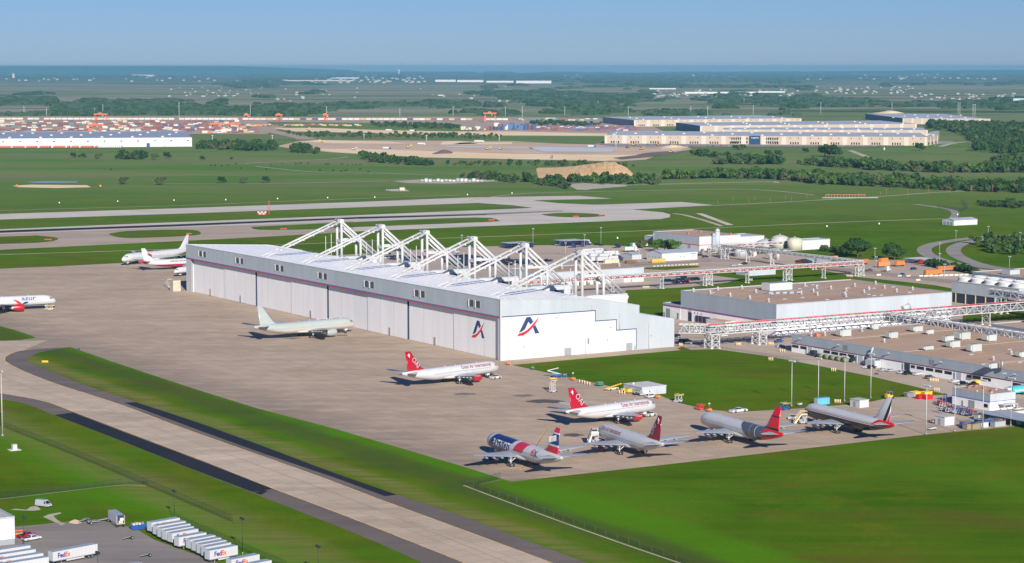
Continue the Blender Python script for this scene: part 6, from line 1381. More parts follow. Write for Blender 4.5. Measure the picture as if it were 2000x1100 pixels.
# heaps of carts beside the store
rg = random.Random(21)
gc_cols = [CP['blue'], CP['blue'], WHITEP, CP['red'], WHITEP, ALU, CP['navy'], STEEL]
for k in range(34):
    px = 1842 + (k % 12) * 5.4 + rg.uniform(-1.5, 1.5); py = 794 + (k // 12) * 4.6 + (k % 12) * 1.0 + rg.uniform(-.8, .8)
    if px > 1906: continue
    c_ = gc_cols[rg.randrange(8)]; cn = {id(CP['blue']): 'blue', id(WHITEP): 'white', id(CP['red']): 'red', id(ALU): 'bare metal', id(CP['navy']): 'navy', id(STEEL): 'grey'}[id(c_)]
    T = thing('baggage_cart', f'{cn} cart in the dense cluster in front of the two tone store', 'cart', P(px, py, .04), AZ + R(rg.uniform(-15, 15)), f'{cn} carts clustered by the two tone store')
    on(T, 'frame', lambda b: (b.box(-1.5, 1.5, -.8, .8, .55, .8, c_), b.beam((-1.4, -.7, .8), (-.6, -.7, 1.9), .14, c_), b.beam((-1.4, .7, .8), (-.6, .7, 1.9), .14, c_), b.beam((-.6, -.7, 1.9), (-.6, .7, 1.9), .14, c_), b.beam((1.5, 0, .6), (2.5, 0, .4), .1, STEEL)))
    on(T, 'wheel', lambda b: (b.tube((-1, -.9, .3), (-1, .9, .3), .3, TYRE, n=8), b.tube((1, -.9, .3), (1, .9, .3), .3, TYRE, n=8)))
sl_ = thing('flat_canopy', 'long low grey canopy with parked crates beneath at the lower right apron corner', 'canopy', G(*gxy(1916, 822)), AZ)
on(sl_, 'roof', lambda b: b.box(0, 14, -42, 2, 3.2, 3.45, GREYB)); on(sl_, 'posts', lambda b: [b.box(x, x + .3, y, y + .3, 0, 3.2, STEEL) for x in (.2, 13) for y in (-40, -27, -14, 0)])
rw = thing('retaining_wall', 'long cream retaining wall right of the two tone store', 'wall', G(*gxy(1921, 815)), AZ); on(rw, 'wall', lambda b: b.box(0, 22, -8, -7.4, 0, 2.6, CONCW)); on(rw, 'coping', lambda b: b.box(-.1, 22.1, -8.1, -7.3, 2.6, 2.75, WHITEP))
crates = [(1887, 834, 'blue', 5, 'blue topped'), (1893, 838, 'tan', 5, 'tan slatted'), (1902, 838, 'tan', 4, 'low tan'), (1917, 829, 'navy', 6, 'dark'), (1928, 829, 'blue', 5, 'bright blue'), (1919, 835, 'white', 4, 'white red marked'), (1949, 833, 'silver', 6, 'silver grey'), (1957, 828, 'orange', 6, 'orange red'), (1972, 827, 'grey', 4, 'blue grey'), (1984, 828, 'green', 4, 'green'), (1998, 830, 'teal', 5, 'teal'), (1913, 820, 'silver', 4, 'pale cabin sized'), (1922, 818, 'white', 4, 'white cabin sized')]
for px, py, c_, a, l in crates:
    T = thing('equipment_box', f'{l} box on the lower right apron corner', 'box', P(px, py, .04), AZ); on(T, 'body', lambda b: b.box(-a / 2, a / 2, -1.4, 1.4, .15, 2.3, CP[c_])); on(T, 'lid', lambda b: b.box(-a / 2 - .1, a / 2 + .1, -1.5, 1.5, 2.3, 2.45, STEEL))
# trucks
def semi(px, py, h, label, cab='navy', box=True, L=13, boxmat=TW, group=None, flat=False):
    T = thing('semi_truck', label, 'truck', P(px, py, .04), AZ + R(h), group)
    on(T, 'cab', lambda b: (b.prism([(0, .6), (0, 3.6), (-.6, 3.9), (-2.6, 3.9), (-2.6, .6)], 'y', -1.25, 1.25, CP[cab]), b.prism([(0, .6), (0, 1.9), (1.6, 1.7), (1.8, .6)], 'y', -1.0, 1.0, CP[cab])))
    on(T, 'windscreen', lambda b: b.box(.0, .06, -1.1, 1.1, 2.1, 3.2, GL))
    if box: on(T, 'trailer_box', lambda b: b.box(-3.2 - L, -3.2, -1.35, 1.35, 1.2, 4.2, boxmat, TROOF))
    else: on(T, 'chassis', lambda b: b.box(-6.5, -2.6, -.5, .5, .7, 1.1, STEEL))
    for x in (.6, -3.4, -4.7) + ((-L - .5, -L + .8 - .0) if box else ()):
        on(T, 'wheel', lambda b: (b.tube((x, -1.3, .52), (x, -.85, .52), .52, TYRE, n=10), b.tube((x, .85, .52), (x, 1.3, .52), .52, TYRE, n=10)))
    return T
def hauler(px, py, h, label, L=22):
    T = thing('car_transporter', label, 'car transporter', P(px, py, .04), AZ + R(h), 'dark car transporters at the back of the yard')
    on(T, 'frame', lambda b: ([b.box(-L + k * L / 8 - .12, -L + k * L / 8 + .12, s * 1.3 - .1, s * 1.3 + .1, .5, 4.3, NAVY) for k in range(9) for s in (-1, 1)], b.box(-L, 0, -1.4, 1.4, .8, 1.05, DARKGAP), b.box(-L, 0, -1.4, 1.4, 2.5, 2.7, DARKGAP)))
    on(T, 'top_deck', lambda b: b.box(-L, 0, -1.45, 1.45, 4.25, 4.4, TRIMG)); on(T, 'cab', lambda b: (b.box(.4, 2.4, -1.25, 1.25, .6, 3.6, CP['navy']), b.box(2.4, 2.45, -1.1, 1.1, 2.1, 3.1, GL)))
    on(T, 'wheel', lambda b: [b.tube((x, -1.3, .52), (x, 1.3, .52), .52, TYRE, n=10) for x in (1.6, -L + 3, -L + 4.4, -L * .4)])
k = 0
for gi, (gx0, gy0, n_) in enumerate(((385, 590, 4), (437, 586, 5))):
    for j in range(n_):
        q = G(gx0, gy0 + j * 3.6); T = None
        hauler(0 + 1000, 480, 0, 'dark car transporter with a grey top deck in the back row of the yard'); T = C.objects[-5]
        for o in C.objects[-8:]:
            if o.name.startswith('car_transporter') and o.type == 'EMPTY': T = o
        T.location = (q.x, q.y, .04)
for px, py, h, l, cab, bx in ((1140, 482, -20, 'dark blue tractor unit at the right end of the transporter rows', 'navy', False), (1150, 479, -20, 'second dark tractor unit behind the transporter rows', 'navy', False), (1208, 484, 5, 'dark blue tractor unit left of the long white graphic trailer', 'navy', False), (1122, 484, -20, 'front dark tractor unit of the transporter rows', 'navy', False),
    (1098, 480, -20, 'grey blue tractor unit beside the first transporter row', 'grey', False), (1243, 491, 0, 'white truck with grey box right of the crowded truck park', 'white', True), (1150, 477, 0, 'white tractor unit at the end of the transporter rows', 'white', True), (1735, 530, 0, 'white tractor unit by the yard fence', 'white', False), (1650, 521, 20, 'small white vehicle near the far bridge', 'white', False), (1800, 516, 0, 'dark red tractor unit by the stacked flatbeds', 'red', False)): semi(px, py, h, l, cab, bx, 9)
gt = semi(1228, 485, 184, 'long white trailer with green cab and black graphics', 'green', True, 16)
posn = ['far left', 'far middle', 'far right', 'middle left', 'middle right', 'near left', 'near middle', 'near right', 'rear left', 'rear centre']
for i, (px, py, cab, L_) in enumerate(((1166, 500, 'white', 10), (1184, 497, 'navy', 9), (1206, 499, 'white', 11), (1178, 504, 'white', 10), (1194, 505, 'white', 9), (1176, 511, 'orange', 8), (1192, 511, 'white', 10), (1212, 509, 'navy', 8), (1160, 495, 'white', 9), (1176, 494, 'white', 9))):
    semi(px, py, 2, f'{posn[i]} white box truck in the crowded truck park', cab, True, L_, group='white box trucks crowded beside the cream container')
tt = semi(1982, 776, 12, 'turquoise lettered box truck at the right edge by the workshop', 'white', True, 11, M('turquoise_box', (0.03, 0.42, 0.46), .5)); tt.rotation_euler.z = AZ + R(182)
tt.location = P(1964, 774, .04); flat_text('Fastliner', 1.6, TXW, (-4.5, 1.38, 1.9), (-1, 0, 0), tt, 'lettering', .03, width=6.5)
# stacked flatbeds
for i in range(6):
    gx, gy = gxy(1775, 514); T = thing('flatbed_trailer', f'{words[i]} grey flatbed from the front in the stacked trailer rows', 'flatbed trailer', G(gx + i * .3, gy + 6 - i * 3.2), AZ, 'grey flatbeds stacked in the truck yard')
    on(T, 'deck', lambda b: (b.box(0, 18, -1.2, 1.2, 1.1, 1.3, TRIMG), b.box(0, 18, -1.2, 1.2, 2.2, 2.4, TRIMG), b.box(0, 18, -1.2, 1.2, 3.2, 3.4, LIGHTG))); on(T, 'posts', lambda b: [b.box(x, x + .25, s - .12, s + .12, .5, 3.3, NAVY) for x in (0, 6, 12, 17.7) for s in (-1.1, 1.1)]); on(T, 'wheel', lambda b: [b.tube((x, -1.2, .5), (x, 1.2, .5), .5, TYRE, n=10) for x in (14, 15.4)])
# camouflage bundles on a black trailer
ct = thing('flatbed_trailer', 'long black trailer carrying camouflage green round bundles by the workshop', 'flatbed trailer', P(1585, 695, .04), AZ + R(-88))
on(ct, 'deck', lambda b: b.box(0, 33, -1.3, 1.3, 1.0, 1.4, DARKGAP)); on(ct, 'headboard', lambda b: (b.box(0, 3.2, -1.2, 1.2, 1.4, 3.0, M('black_steel', (.02, .02, .025), .6)), b.box(31, 33, -1.3, 1.3, 1.4, 2.9, M('black_steel'))));
for k_ in range(5): on(ct, 'bundle', lambda b: b.tube((8 + k_ * 4.6, -2.3, 1.2), (11.6 + k_ * 4.6, -2.3, 1.2), 1.15, M('camo_green', (.2, .22, .11), .9, 0, .6, 1.2), n=12))
on(ct, 'wheel', lambda b: [b.tube((x, -1.3, .5), (x, 1.3, .5), .5, TYRE, n=10) for x in (26, 27.4, 28.8, 5)])
mb_ = thing('motorcycle', 'dark motorcycle crossing the road before the workshop', 'motorcycle', P(1712, 732, .04), AZ + R(-60)); on(mb_, 'wheel', lambda b: b.tube((-.75, -.08, .33), (-.75, .08, .33), .33, TYRE, n=10)); on(mb_, 'wheel', lambda b: b.tube((.75, -.08, .33), (.75, .08, .33), .33, TYRE, n=10)); on(mb_, 'body', lambda b: (b.box(-.5, .45, -.16, .16, .45, .95, CP['black']), b.beam((.5, 0, .9), (.75, 0, .35), .1, STEEL), b.box(.35, .5, -.4, .4, 1.0, 1.1, STEEL)))
# ---- lamps, posts
def lamp_post(px, py, h, label, heads=4, col=WHITEP, group='tall apron floodlights', spread=3.4, r0=.21):
    T = thing('floodlight_mast' if heads > 2 else 'street_lamp', label, 'floodlight' if heads > 2 else 'street lamp', P(px, py, .03), AZ, group)
    on(T, 'pole', lambda b: b.tube((0, 0, .6), (0, 0, h), r0, col, r0 * .5, n=8)); on(T, 'base', lambda b: b.tube((0, 0, 0), (0, 0, .8), r0 * 1.9, STEEL, n=10))
    on(T, 'crossarm', lambda b: b.beam((0, -spread / 2, h), (0, spread / 2, h), .18, col))
    for k in range(heads):
        y = -spread / 2 + spread * (k + .0) / max(heads - 1, 1); on(T, 'lamp_head', lambda b: b.box(-.35, .35, y - .32, y + .32, h + .05, h + .65, col))
FM = [(1546, 794, 'first'), (1598, 788, 'second'), (1649.3, 784, 'third'), (1700.5, 778, 'fourth')]
for px, py, w_ in FM: lamp_post(px, py, 20, f'{w_} tall floodlight mast from the left along the infield lawn')
for px, py, w_ in ((1808.6, 849.5, 'leftmost'), (1864.4, 843.5, 'second'), (1919.5, 837, 'third'), (1974, 832.5, 'rightmost')): lamp_post(px, py, 20, f'{w_} tall floodlight mast along the lower right apron edge')
BLK = M('black_pole', (0.015, 0.02, 0.03), .5)
for px, py, h, l in ((47, 1081, 11, 'black yard lamp in front of the white utility pickup'), (340.7, 1017, 9.7, 'black yard lamp behind the trailer row'), (473.7, 1083.5, 11, 'black yard lamp right of the trailer row'), (621.5, 1132, 9.6, 'black yard lamp at the bottom edge of the picture'), (192, 1154, 10.8, 'black yard lamp head at the bottom edge below the lone trailer')): lamp_post(px, py, h, l, 2, BLK, 'black lamps round the trailer yard', 1.6, .12)
for px, py, h, l in ((1041, 480, 14, 'car park lamp left of the transporter rows'), (1141.5, 488, 12, 'car park lamp behind the fifth mast stays'), (1173.7, 478, 14, 'car park lamp right of the transporter rows'), (1277, 487, 12, 'lamp left of the red striped process building'), (1249, 516, 11.5, 'lamp at the yard fence left of the yellow container'), (1708.5, 514, 11, 'back lamp in the orange container yard'), (1711, 532, 11, 'front lamp in the orange container yard'), (1835, 522, 10, 'lamp by the row of cars in the container yard'), (1844.5, 549, 11.5, 'lamp in front of the bright orange container'), (902, 489, 12, 'lamp at the grass edge behind the fourth mast'), (1971.5, 526, 9, 'lamp right of the road loops'), (1104.5, 500, 10, 'lamp in the crowded car park'), (1388, 509, 9, 'pole left of the tank with the spiral stair'), (1992, 478, 10, 'lamp at the right edge before the road'), (1835, 500, 10, 'road lamp inside the first road loop'), (1867, 472, 9, 'road lamp beside the first road loop'), (1930, 463, 9, 'road lamp near the upper road')): lamp_post(px, py, h, l, 2, WHITEP, None, 1.6, .16)
lamp_post(5, 852, 26.5, 'very tall tan lamp mast at the left edge', 4, M('tan_pole', (.42, .38, .33), .6), None, 2.6, .34)
for px, py, w_ in ((1190, 560, 1),): pass
# runs of beige bollards
def bollards(px0, py0, n_, dx, dy, label, h=1.5, col=M('bollard_cream', (0.66, 0.52, 0.3), .6)):
    for k in range(n_):
        T = MB(); T.tube((0, 0, 0), (0, 0, h), .28, col, n=8); T.sphere((0, 0, h), .28, col, 8, 4); o = T.build('bollard'); o.location = P(px0 + dx * k, py0 + dy * k, .04); tag(o, label, 'bollard', label + ' group')
for a in ((1502, 704, 3, 3.5, .3, 'cream bollard in the trio on the lawn near the first bridge tower'), (1624.5, 725, 3, 3.6, .3, 'cream bollard in the trio on the lawn below the workshop'), (1825.5, 764, 3, 4.2, .4, 'cream bollard in the trio by the infield lawn tip'), (1439, 675, 4, 2.5, 0, 'cream bollard between the two nearest bridge towers'), (1502, 674, 4, 2.7, .1, 'cream bollard right of the second bridge tower'), (1524, 688, 3, 4.2, .2, 'cream bollard left of the long workshop'), (1817, 745, 6, 3, .3, 'cream bollard in the bunch before the grey suv'), (1631, 787, 4, 3.4, .2, 'cream bollard between the blue container and the white hut'), (1256, 563.5, 6, 2.2, 0, 'yellow bollard on the lawn under the far bridge'), (1464, 549, 3, 2.4, 0, 'yellow bollard beside a far bridge support'), (1654, 541, 6, 2.2, .1, 'yellow bollard before the corner tower'), (1350, 519, 5, 2.4, -.1, 'yellow bollard on the road behind the white gabled shed'), (1132, 748, 5, 5, 1.2, 'cream post in the row along the lawn edge left of the belt loader'), (1210, 769, 3, 5, .8, 'yellow post left of the yellow generators'), (1327, 676, 3, 2.6, .2, 'cream bollard at the hangar rear corner'), (1689, 713, 3, 3, .3, 'cream bollard by the fourth workshop door')): bollards(*a)
def barrier(px, py, label):
    b = MB(); b.prism([(-.4, 0), (.4, 0), (.15, 1.0), (-.15, 1.0)], 'y', -1.9, 1.9, M('barrier_concrete', (.66, .58, .48), .8)); o = b.build('concrete_barrier'); o.location = P(px, py, .04); o.rotation_euler = (0, 0, AZ - R(90)); tag(o, label, 'barrier', 'concrete barriers in the yard')
for i in range(10): barrier(1799 + i * 9.8, 540 - i * .25 + (i % 2) * .2, 'white concrete barrier in the line before the orange containers')
for px, py in ((1757, 540), (1774, 540), (1793, 548), (1716, 538)): barrier(px, py, 'white concrete barrier by the blue car in the yard')
for i in range(13): barrier(1278 + i * 7, 520.5 - i * .35, 'low tan kerb block in the dotted line past the gabled shed'); C.objects[-1].scale = (.5, .5, .5)
# fences
def fence(pts, h, label, post=3.0, mat=BLK, mesh=(0.03, 0.05, 0.05), dens=.35):
    F = thing('chain_link_fence', label, 'fence', P(*pts[0]), 0); o0 = P(*pts[0]); w = [P(*p) - o0 for p in pts]
    mm = _mats.get('chain_link')
    if not mm:
        mm = bpy.data.materials.new('chain_link'); t, b_ = nodes(mm); _mats['chain_link'] = mm
        b_.inputs['Base Color'].default_value = (.02, .025, .02, 1); b_.inputs['Alpha'].default_value = .24
    b = MB(); q = MB(); r_ = MB()
    for a, c_ in zip(w, w[1:]):
        b.face([(a.x, a.y, .05), (c_.x, c_.y, .05), (c_.x, c_.y, h), (a.x, a.y, h)], mm); n = max(1, int((c_ - a).length / post))
        for k in range(n): p = a + (c_ - a) * k / n; q.beam((p.x, p.y, 0), (p.x, p.y, h + .15), .055, mat)
        r_.beam((a.x, a.y, h), (c_.x, c_.y, h), .045, mat)
    b.build('chain_link', F, fix=False); q.build('fence_posts', F); r_.build('top_rail', F)
fence([(-40, 812), (0, 832), (140, 888), (300, 955), (455, 1021)], 2.6, 'long chain link fence beside the taxiway lawn')
fence([(0, 974), (120, 960.5), (235, 947.5), (290, 945)], 2.2, 'curving chain link fence behind the silver van')
fence([(345, 1020), (400, 1043), (500, 1088), (560, 1112)], 2.6, 'dark chain link fence behind the trailer row')
fence([(905, 947), (930, 948), (978, 937)], 2.6, 'short fence at the apron corner', mat=BLK)
fence([(925, 952), (1100, 1016), (1250, 1070), (1345, 1104)], 1.7, 'thin grey fence running down to the bottom edge', post=6, mat=M('fence_grey', (.12, .14, .12), .7))
fence([(1560, 522), (1700, 535), (1790, 546), (1880, 556)], 2.4, 'yard fence in front of the orange containers')
fence([(1165, 505), (1240, 519), (1390, 511), (1500, 511)], 2.4, 'yard fence before the white gabled shed')
fence([(1340, 681), (1400, 680), (1500, 695), (1560, 707)], 1.4, 'low fence along the lawn by the first bridge tower', mat=LIGHTG)
fence([(1878, 394), (1885, 399), (1890, 408), (1878, 413), (1830, 407)], 3.5, 'dark fence at the bend beyond the small white building')
# signs and odds on the airfield
def sign(px, py, col, label, w=3.2, h=1.2):
    T = thing('taxiway_sign', label, 'sign', P(px, py, .04), 0); on(T, 'panel', lambda b: b.box(-w / 2, w / 2, -.12, .12, .3, h, col)); on(T, 'legs', lambda b: (b.box(-w / 2 + .2, -w / 2 + .3, -.1, .1, 0, .3, STEEL), b.box(w / 2 - .3, w / 2 - .2, -.1, .1, 0, .3, STEEL)))
REDS = M('sign_red', (.55, .05, .03), .5)
for px, py, c_, l, w_ in ((88, 709, YELL, 'yellow taxiway sign on the curved lawn tip', 3.2), (154, 685, DARKGAP, 'black marker box near the lawn top', 1.0), (94, 469.5, REDS, 'red sign on the leftmost airfield lawn', 6), (255, 459, DARKGAP, 'black board on the second airfield lawn', 5), (369, 458, REDS, 'red sign on the second airfield lawn', 5), (554, 448.5, REDS, 'red sign on the third airfield lawn', 6), (960, 431, REDS, 'red sign near the apex of the long airfield lawn', 6), (1125, 424, REDS, 'red sign on the oval lawn', 6), (1173, 421.5, REDS, 'small red sign at the right end of the oval lawn', 4), (1114, 398, DARKGAP, 'black board beside the far runway', 5), (1235, 432.5, DARKGAP, 'black board below the taxiway loop', 4)): sign(px, py, c_, l, w_)
gs = thing('glideslope_hut', 'red and white checked hut with a red mast beside the runway', 'hut', P(512, 419, .04), 0)
on(gs, 'wall', lambda b: [b.box(-4.5 + i * 1.8, -2.7 + i * 1.8, -2, 2, j * 1.6, 1.6 + j * 1.6, WHITEP if (i + j) % 2 else REDS) for i in range(5) for j in range(2)])
on(gs, 'mast', lambda b: ([b.beam((7 + dx, dy, 0), (7 + dx, dy, 14), .18, REDS) for dx in (-.5, .5) for dy in (-.5, .5)], [b.beam((6.5, -.5, k * 1.4), (7.5, .5, k * 1.4 + 1.4), .12, REDS) for k in range(10)]))
for i in range(9):
    T = thing('approach_light', 'orange approach light post in the evenly spaced row along the gravel track', 'light post', P(1731 + i * 41.5, 386.5 - i * 1.9, .1), 0, 'approach light posts beyond the runway end'); on(T, 'post', lambda b: b.tube((0, 0, 0), (0, 0, 9.5), .15, ORANGE2, n=6)); on(T, 'crossbar', lambda b: b.box(-.8, .8, -.15, .15, 9.3, 9.6, ORANGE2))
for i in range(14):
    px = 1402 + i * 24 + (i % 3) * 6; T = MB(); T.tube((0, 0, 0), (0, 0, 5), .12, ORANGE2, n=6); T.box(-.7, .7, -.12, .12, 4.8, 5, ORANGE2); o = T.build('approach_light'); o.location = P(px, 401 - i * .9 - (i % 2) * 5, .1); tag(o, 'short orange approach light in the scattered field right of the runway', 'light post', 'short approach lights right of the runway')
al = thing('approach_light_bar', 'long row of orange light frames on a white pad beyond the runway end', 'light frame', P(1612, 386, .1), 0); on(al, 'frame', lambda b: [b.box(k * 3.4, k * 3.4 + .5, -1, 1, 0, 3.6, ORANGE2) for k in range(14)] + [b.box(0, 46, -.3, .3, 3.2, 3.7, ORANGE2)]); on(al, 'pad', lambda b: b.box(-4, 60, -9, 4, 0, .25, CONCW))
ww = M('white_marker', (.8, .8, .78), .5)
for px, py in ((116, 397), (230, 394), (340, 392), (441, 391), (542, 389), (640, 387), (732, 386), (913, 381), (1000, 378), (1095, 475), (1206, 466), (1615, 443), (1717, 438), (1870, 420)):
    T = MB(); T.box(-.55, .55, -.5, .5, 0, .9, ww); T.sphere((0, 0, .9), .55, ww, 8, 4); o = T.build('field_marker'); o.location = P(px, py, .1); tag(o, 'small white marker dome in the airfield grass', 'marker', 'white marker domes on the airfield')
for px, py, l in ((28 + 5, 365.5, 'left'), (196, 366, 'right')):
    T = MB(); T.sphere((0, 0, 1.6), 1.7, ORANGE, 10, 6); T.tube((0, 0, 0), (0, 0, 1), .3, STEEL, n=6); o = T.build('marker_ball'); o.location = P(px, py, .1); tag(o, f'{l} orange marker ball by the tan earth strip', 'marker ball')
# ================================================================== trees
from mathutils import noise as mn
def leaf_mat(name, c1, c2):
    m = bpy.data.materials.new(name); t, b = nodes(m); _mats[name] = m
    oi = t.nodes.new('ShaderNodeObjectInfo'); v = mapped(t)
    c = mixc(t, ramp(t, noise(t, v, 0.22, 3), 0.35, 0.65), c1, c2)
    c = mixc(t, ramp(t, noise(t, v, 0.045, 4), 0.48, 0.66, 0, 0.7), c, (c2[0] * 1.5, c2[1] * 1.15, c2[2] * 1.2))
    c = mixc(t, ramp(t, oi.outputs['Random'], 0, 1, 0, 0.6), c, tuple(k * .55 for k in c1))
    t.links.new(c, b.inputs['Base Color']); b.inputs['Roughness'].default_value = 0.9; b.inputs['Specular IOR Level'].default_value = 0.0
    return m
LEAF = leaf_mat('foliage_green', (0.045, 0.10, 0.02), (0.075, 0.14, 0.028)); LEAFD = leaf_mat('foliage_dark', (0.026, 0.062, 0.016), (0.045, 0.09, 0.02)); LEAFB = leaf_mat('foliage_olive_brown', (0.075, 0.08, 0.035), (0.08, 0.11, 0.04))
BARK = M('bark', (0.09, 0.065, 0.045), 0.9)
def crown_arrays(seed, n, R_, H, leaf, lobes=9, flat=.75):
    """vertices and faces of a ragged crown of leaf clumps between R_ wide and H tall"""
    g = np.random.default_rng(seed); L = []
    for i in range(lobes):
        a = g.uniform(0, 6.283); r = g.uniform(.15, .74) * R_; L.append((r * math.cos(a), r * math.sin(a), H * g.uniform(.3, .86), R_ * g.uniform(.22, .5)))
    L.append((0, 0, H * .68, R_ * .5)); vs_, fs_ = [], []
    for i in range(n):
        lx, ly, lz, lr = L[g.integers(len(L))]; d = g.normal(size=3); d /= np.linalg.norm(d); d[2] = d[2] * .8 + .15
        p = np.array((lx, ly, lz)) + d * lr * np.array((1, 1, flat)) * g.uniform(.55, 1.08) ** .5
        p[2] = max(p[2], H * .14)
        u = g.normal(size=3); u -= d * u.dot(d) * .7; u /= np.linalg.norm(u); w = np.cross(d + g.normal(size=3) * .35, u); w /= np.linalg.norm(w) + 1e-6
        s = leaf * g.uniform(.6, 1.4); k = len(vs_)
        vs_ += [p - u * s - w * s * .6, p + u * s - w * s * .5, p + u * s * .6 + w * s * .8 + d * s * .3, p - u * s * .5 + w * s * .7]
        fs_.append((k, k + 1, k + 2, k + 3))
    return np.array(vs_), fs_
def tree_proto(seed, R_, H, n, leaf, mat):
    v, f = crown_arrays(seed, n, R_, H, leaf); me = bpy.data.meshes.new('crown'); me.from_pydata(v.tolist(), [], f); me.materials.append(mat)
    T = thing('tree', 'x', 'tree', SHELF); o = bpy.data.objects.new('crown', me); C.objects.link(o); o.parent = T
    b = MB(); g = random.Random(seed); b.tube((0, 0, 0), (0, 0, H * .45), R_ * .07 + .12, BARK, R_ * .04 + .06, n=7)
    for k in range(5): a = g.uniform(0, 6.28); b.tube((0, 0, H * g.uniform(.2, .4)), (R_ * .5 * math.cos(a), R_ * .5 * math.sin(a), H * g.uniform(.5, .7)), R_ * .03 + .06, BARK, .05, n=5)
    b.build('trunk', T); return remember(T)
big1 = tree_proto(1, 10.5, 13, 2600, .75, LEAFD); big2 = tree_proto(2, 9.5, 10.5, 2400, .7, LEAFD); med = [tree_proto(3 + i, *a) for i, a in enumerate(((5.2, 9.5, 420, .95, LEAF), (6.2, 9, 460, 1.0, LEAFD), (4.4, 8.5, 340, .9, LEAF), (5.6, 8, 420, .95, LEAFB), (3.2, 5.0, 240, .7, LEAFD)))]
PTS = {'dark': [1, 4, 2, 1, 1, 3], 'mix': [0, 1, 2, 1, 2, 3, 4, 1]}
big1.scale = (1.2,) * 3; big2.scale = (1.15,) * 3; big1.location = P(1675, 503); big1['label'] = 'largest dark round tree left of the orange containers'; big2.location = P(1747, 507.5); big2['label'] = 'wide dark round tree behind the orange containers'
def tree(k, px, py, label, sc=1.0, group=None, rz=0):
    return place(med[k], 'tree', label, P(px, py), rz, group, sc)
def scl(o, s): o.scale = (s, s, s * (0.9 + .2 * ((id(o) >> 4) % 7) / 7)); return o
for i, (px, py, k, s, l) in enumerate(((1284, 492, 0, 1.05, 'bright green tree at the left of the group before the process building'), (1298, 492, 1, 1.1, 'green tree in the middle of the group before the process building'), (1318, 494, 2, 1.2, 'bright green tree at the right of the group before the process building'), (1253, 485, 3, .9, 'lone brownish green tree left of the group'),
    (519, 357, 1, .9, 'lone dark tree in the pasture above the checked hut'), (433, 358, 1, 1.0, 'dark tree on the far pasture track'), (326, 310, 1, 1.15, 'round tree at the right of the far left pasture group'), (302, 312, 0, 1.3, 'bushy tree in the middle of the far left pasture group'), (143, 308, 1, .9, 'single tree in the far left pasture'), (163, 309, 1, .8, 'tree right of the single pasture tree'), (155, 308, 4, 1.0, 'small tree in the far left pasture'), (191, 311, 3, 1.1, 'olive bush in the far left pasture'), (395, 313, 1, .8, 'small dark tree in the pasture right of the white warehouse'), (452, 312, 4, .9, 'small bush near the cattle'),
    (1573, 299, 1, 1, 'small round tree below the long cream warehouse'), (1796, 295, 1, 1.5, 'dark tree below the right end of the cream warehouse'), (1500, 305, 1, 1.2, 'dark tree in the pasture left of the big one'), (1520, 306, 1, 1.2, 'second dark tree in the pasture left of the big one'), (1437, 293, 1, 1.1, 'left tree of the pair at the warehouse road'), (1451, 293, 0, 1.2, 'right tree of the pair at the warehouse road'),
    (240, 360, 3, 1.1, 'olive bush on the pasture edge by the right marker ball'), (312, 361, 3, 1.3, 'wide olive bush on the far pasture track'), (475, 358, 3, .9, 'olive bush right of the dark track tree'))):
    scl(tree(k, px, py, l), s)
bt = []
for dx, dy, s in ((0, 0, 2.1), (11, 1, 2.2), (22, 0, 1.7)): scl(tree(1, 1611 + dx, 306 + dy, f'{"left middle right".split()[len(bt)]} part of the big dark tree clump below the cream warehouse'), s); bt.append(1)
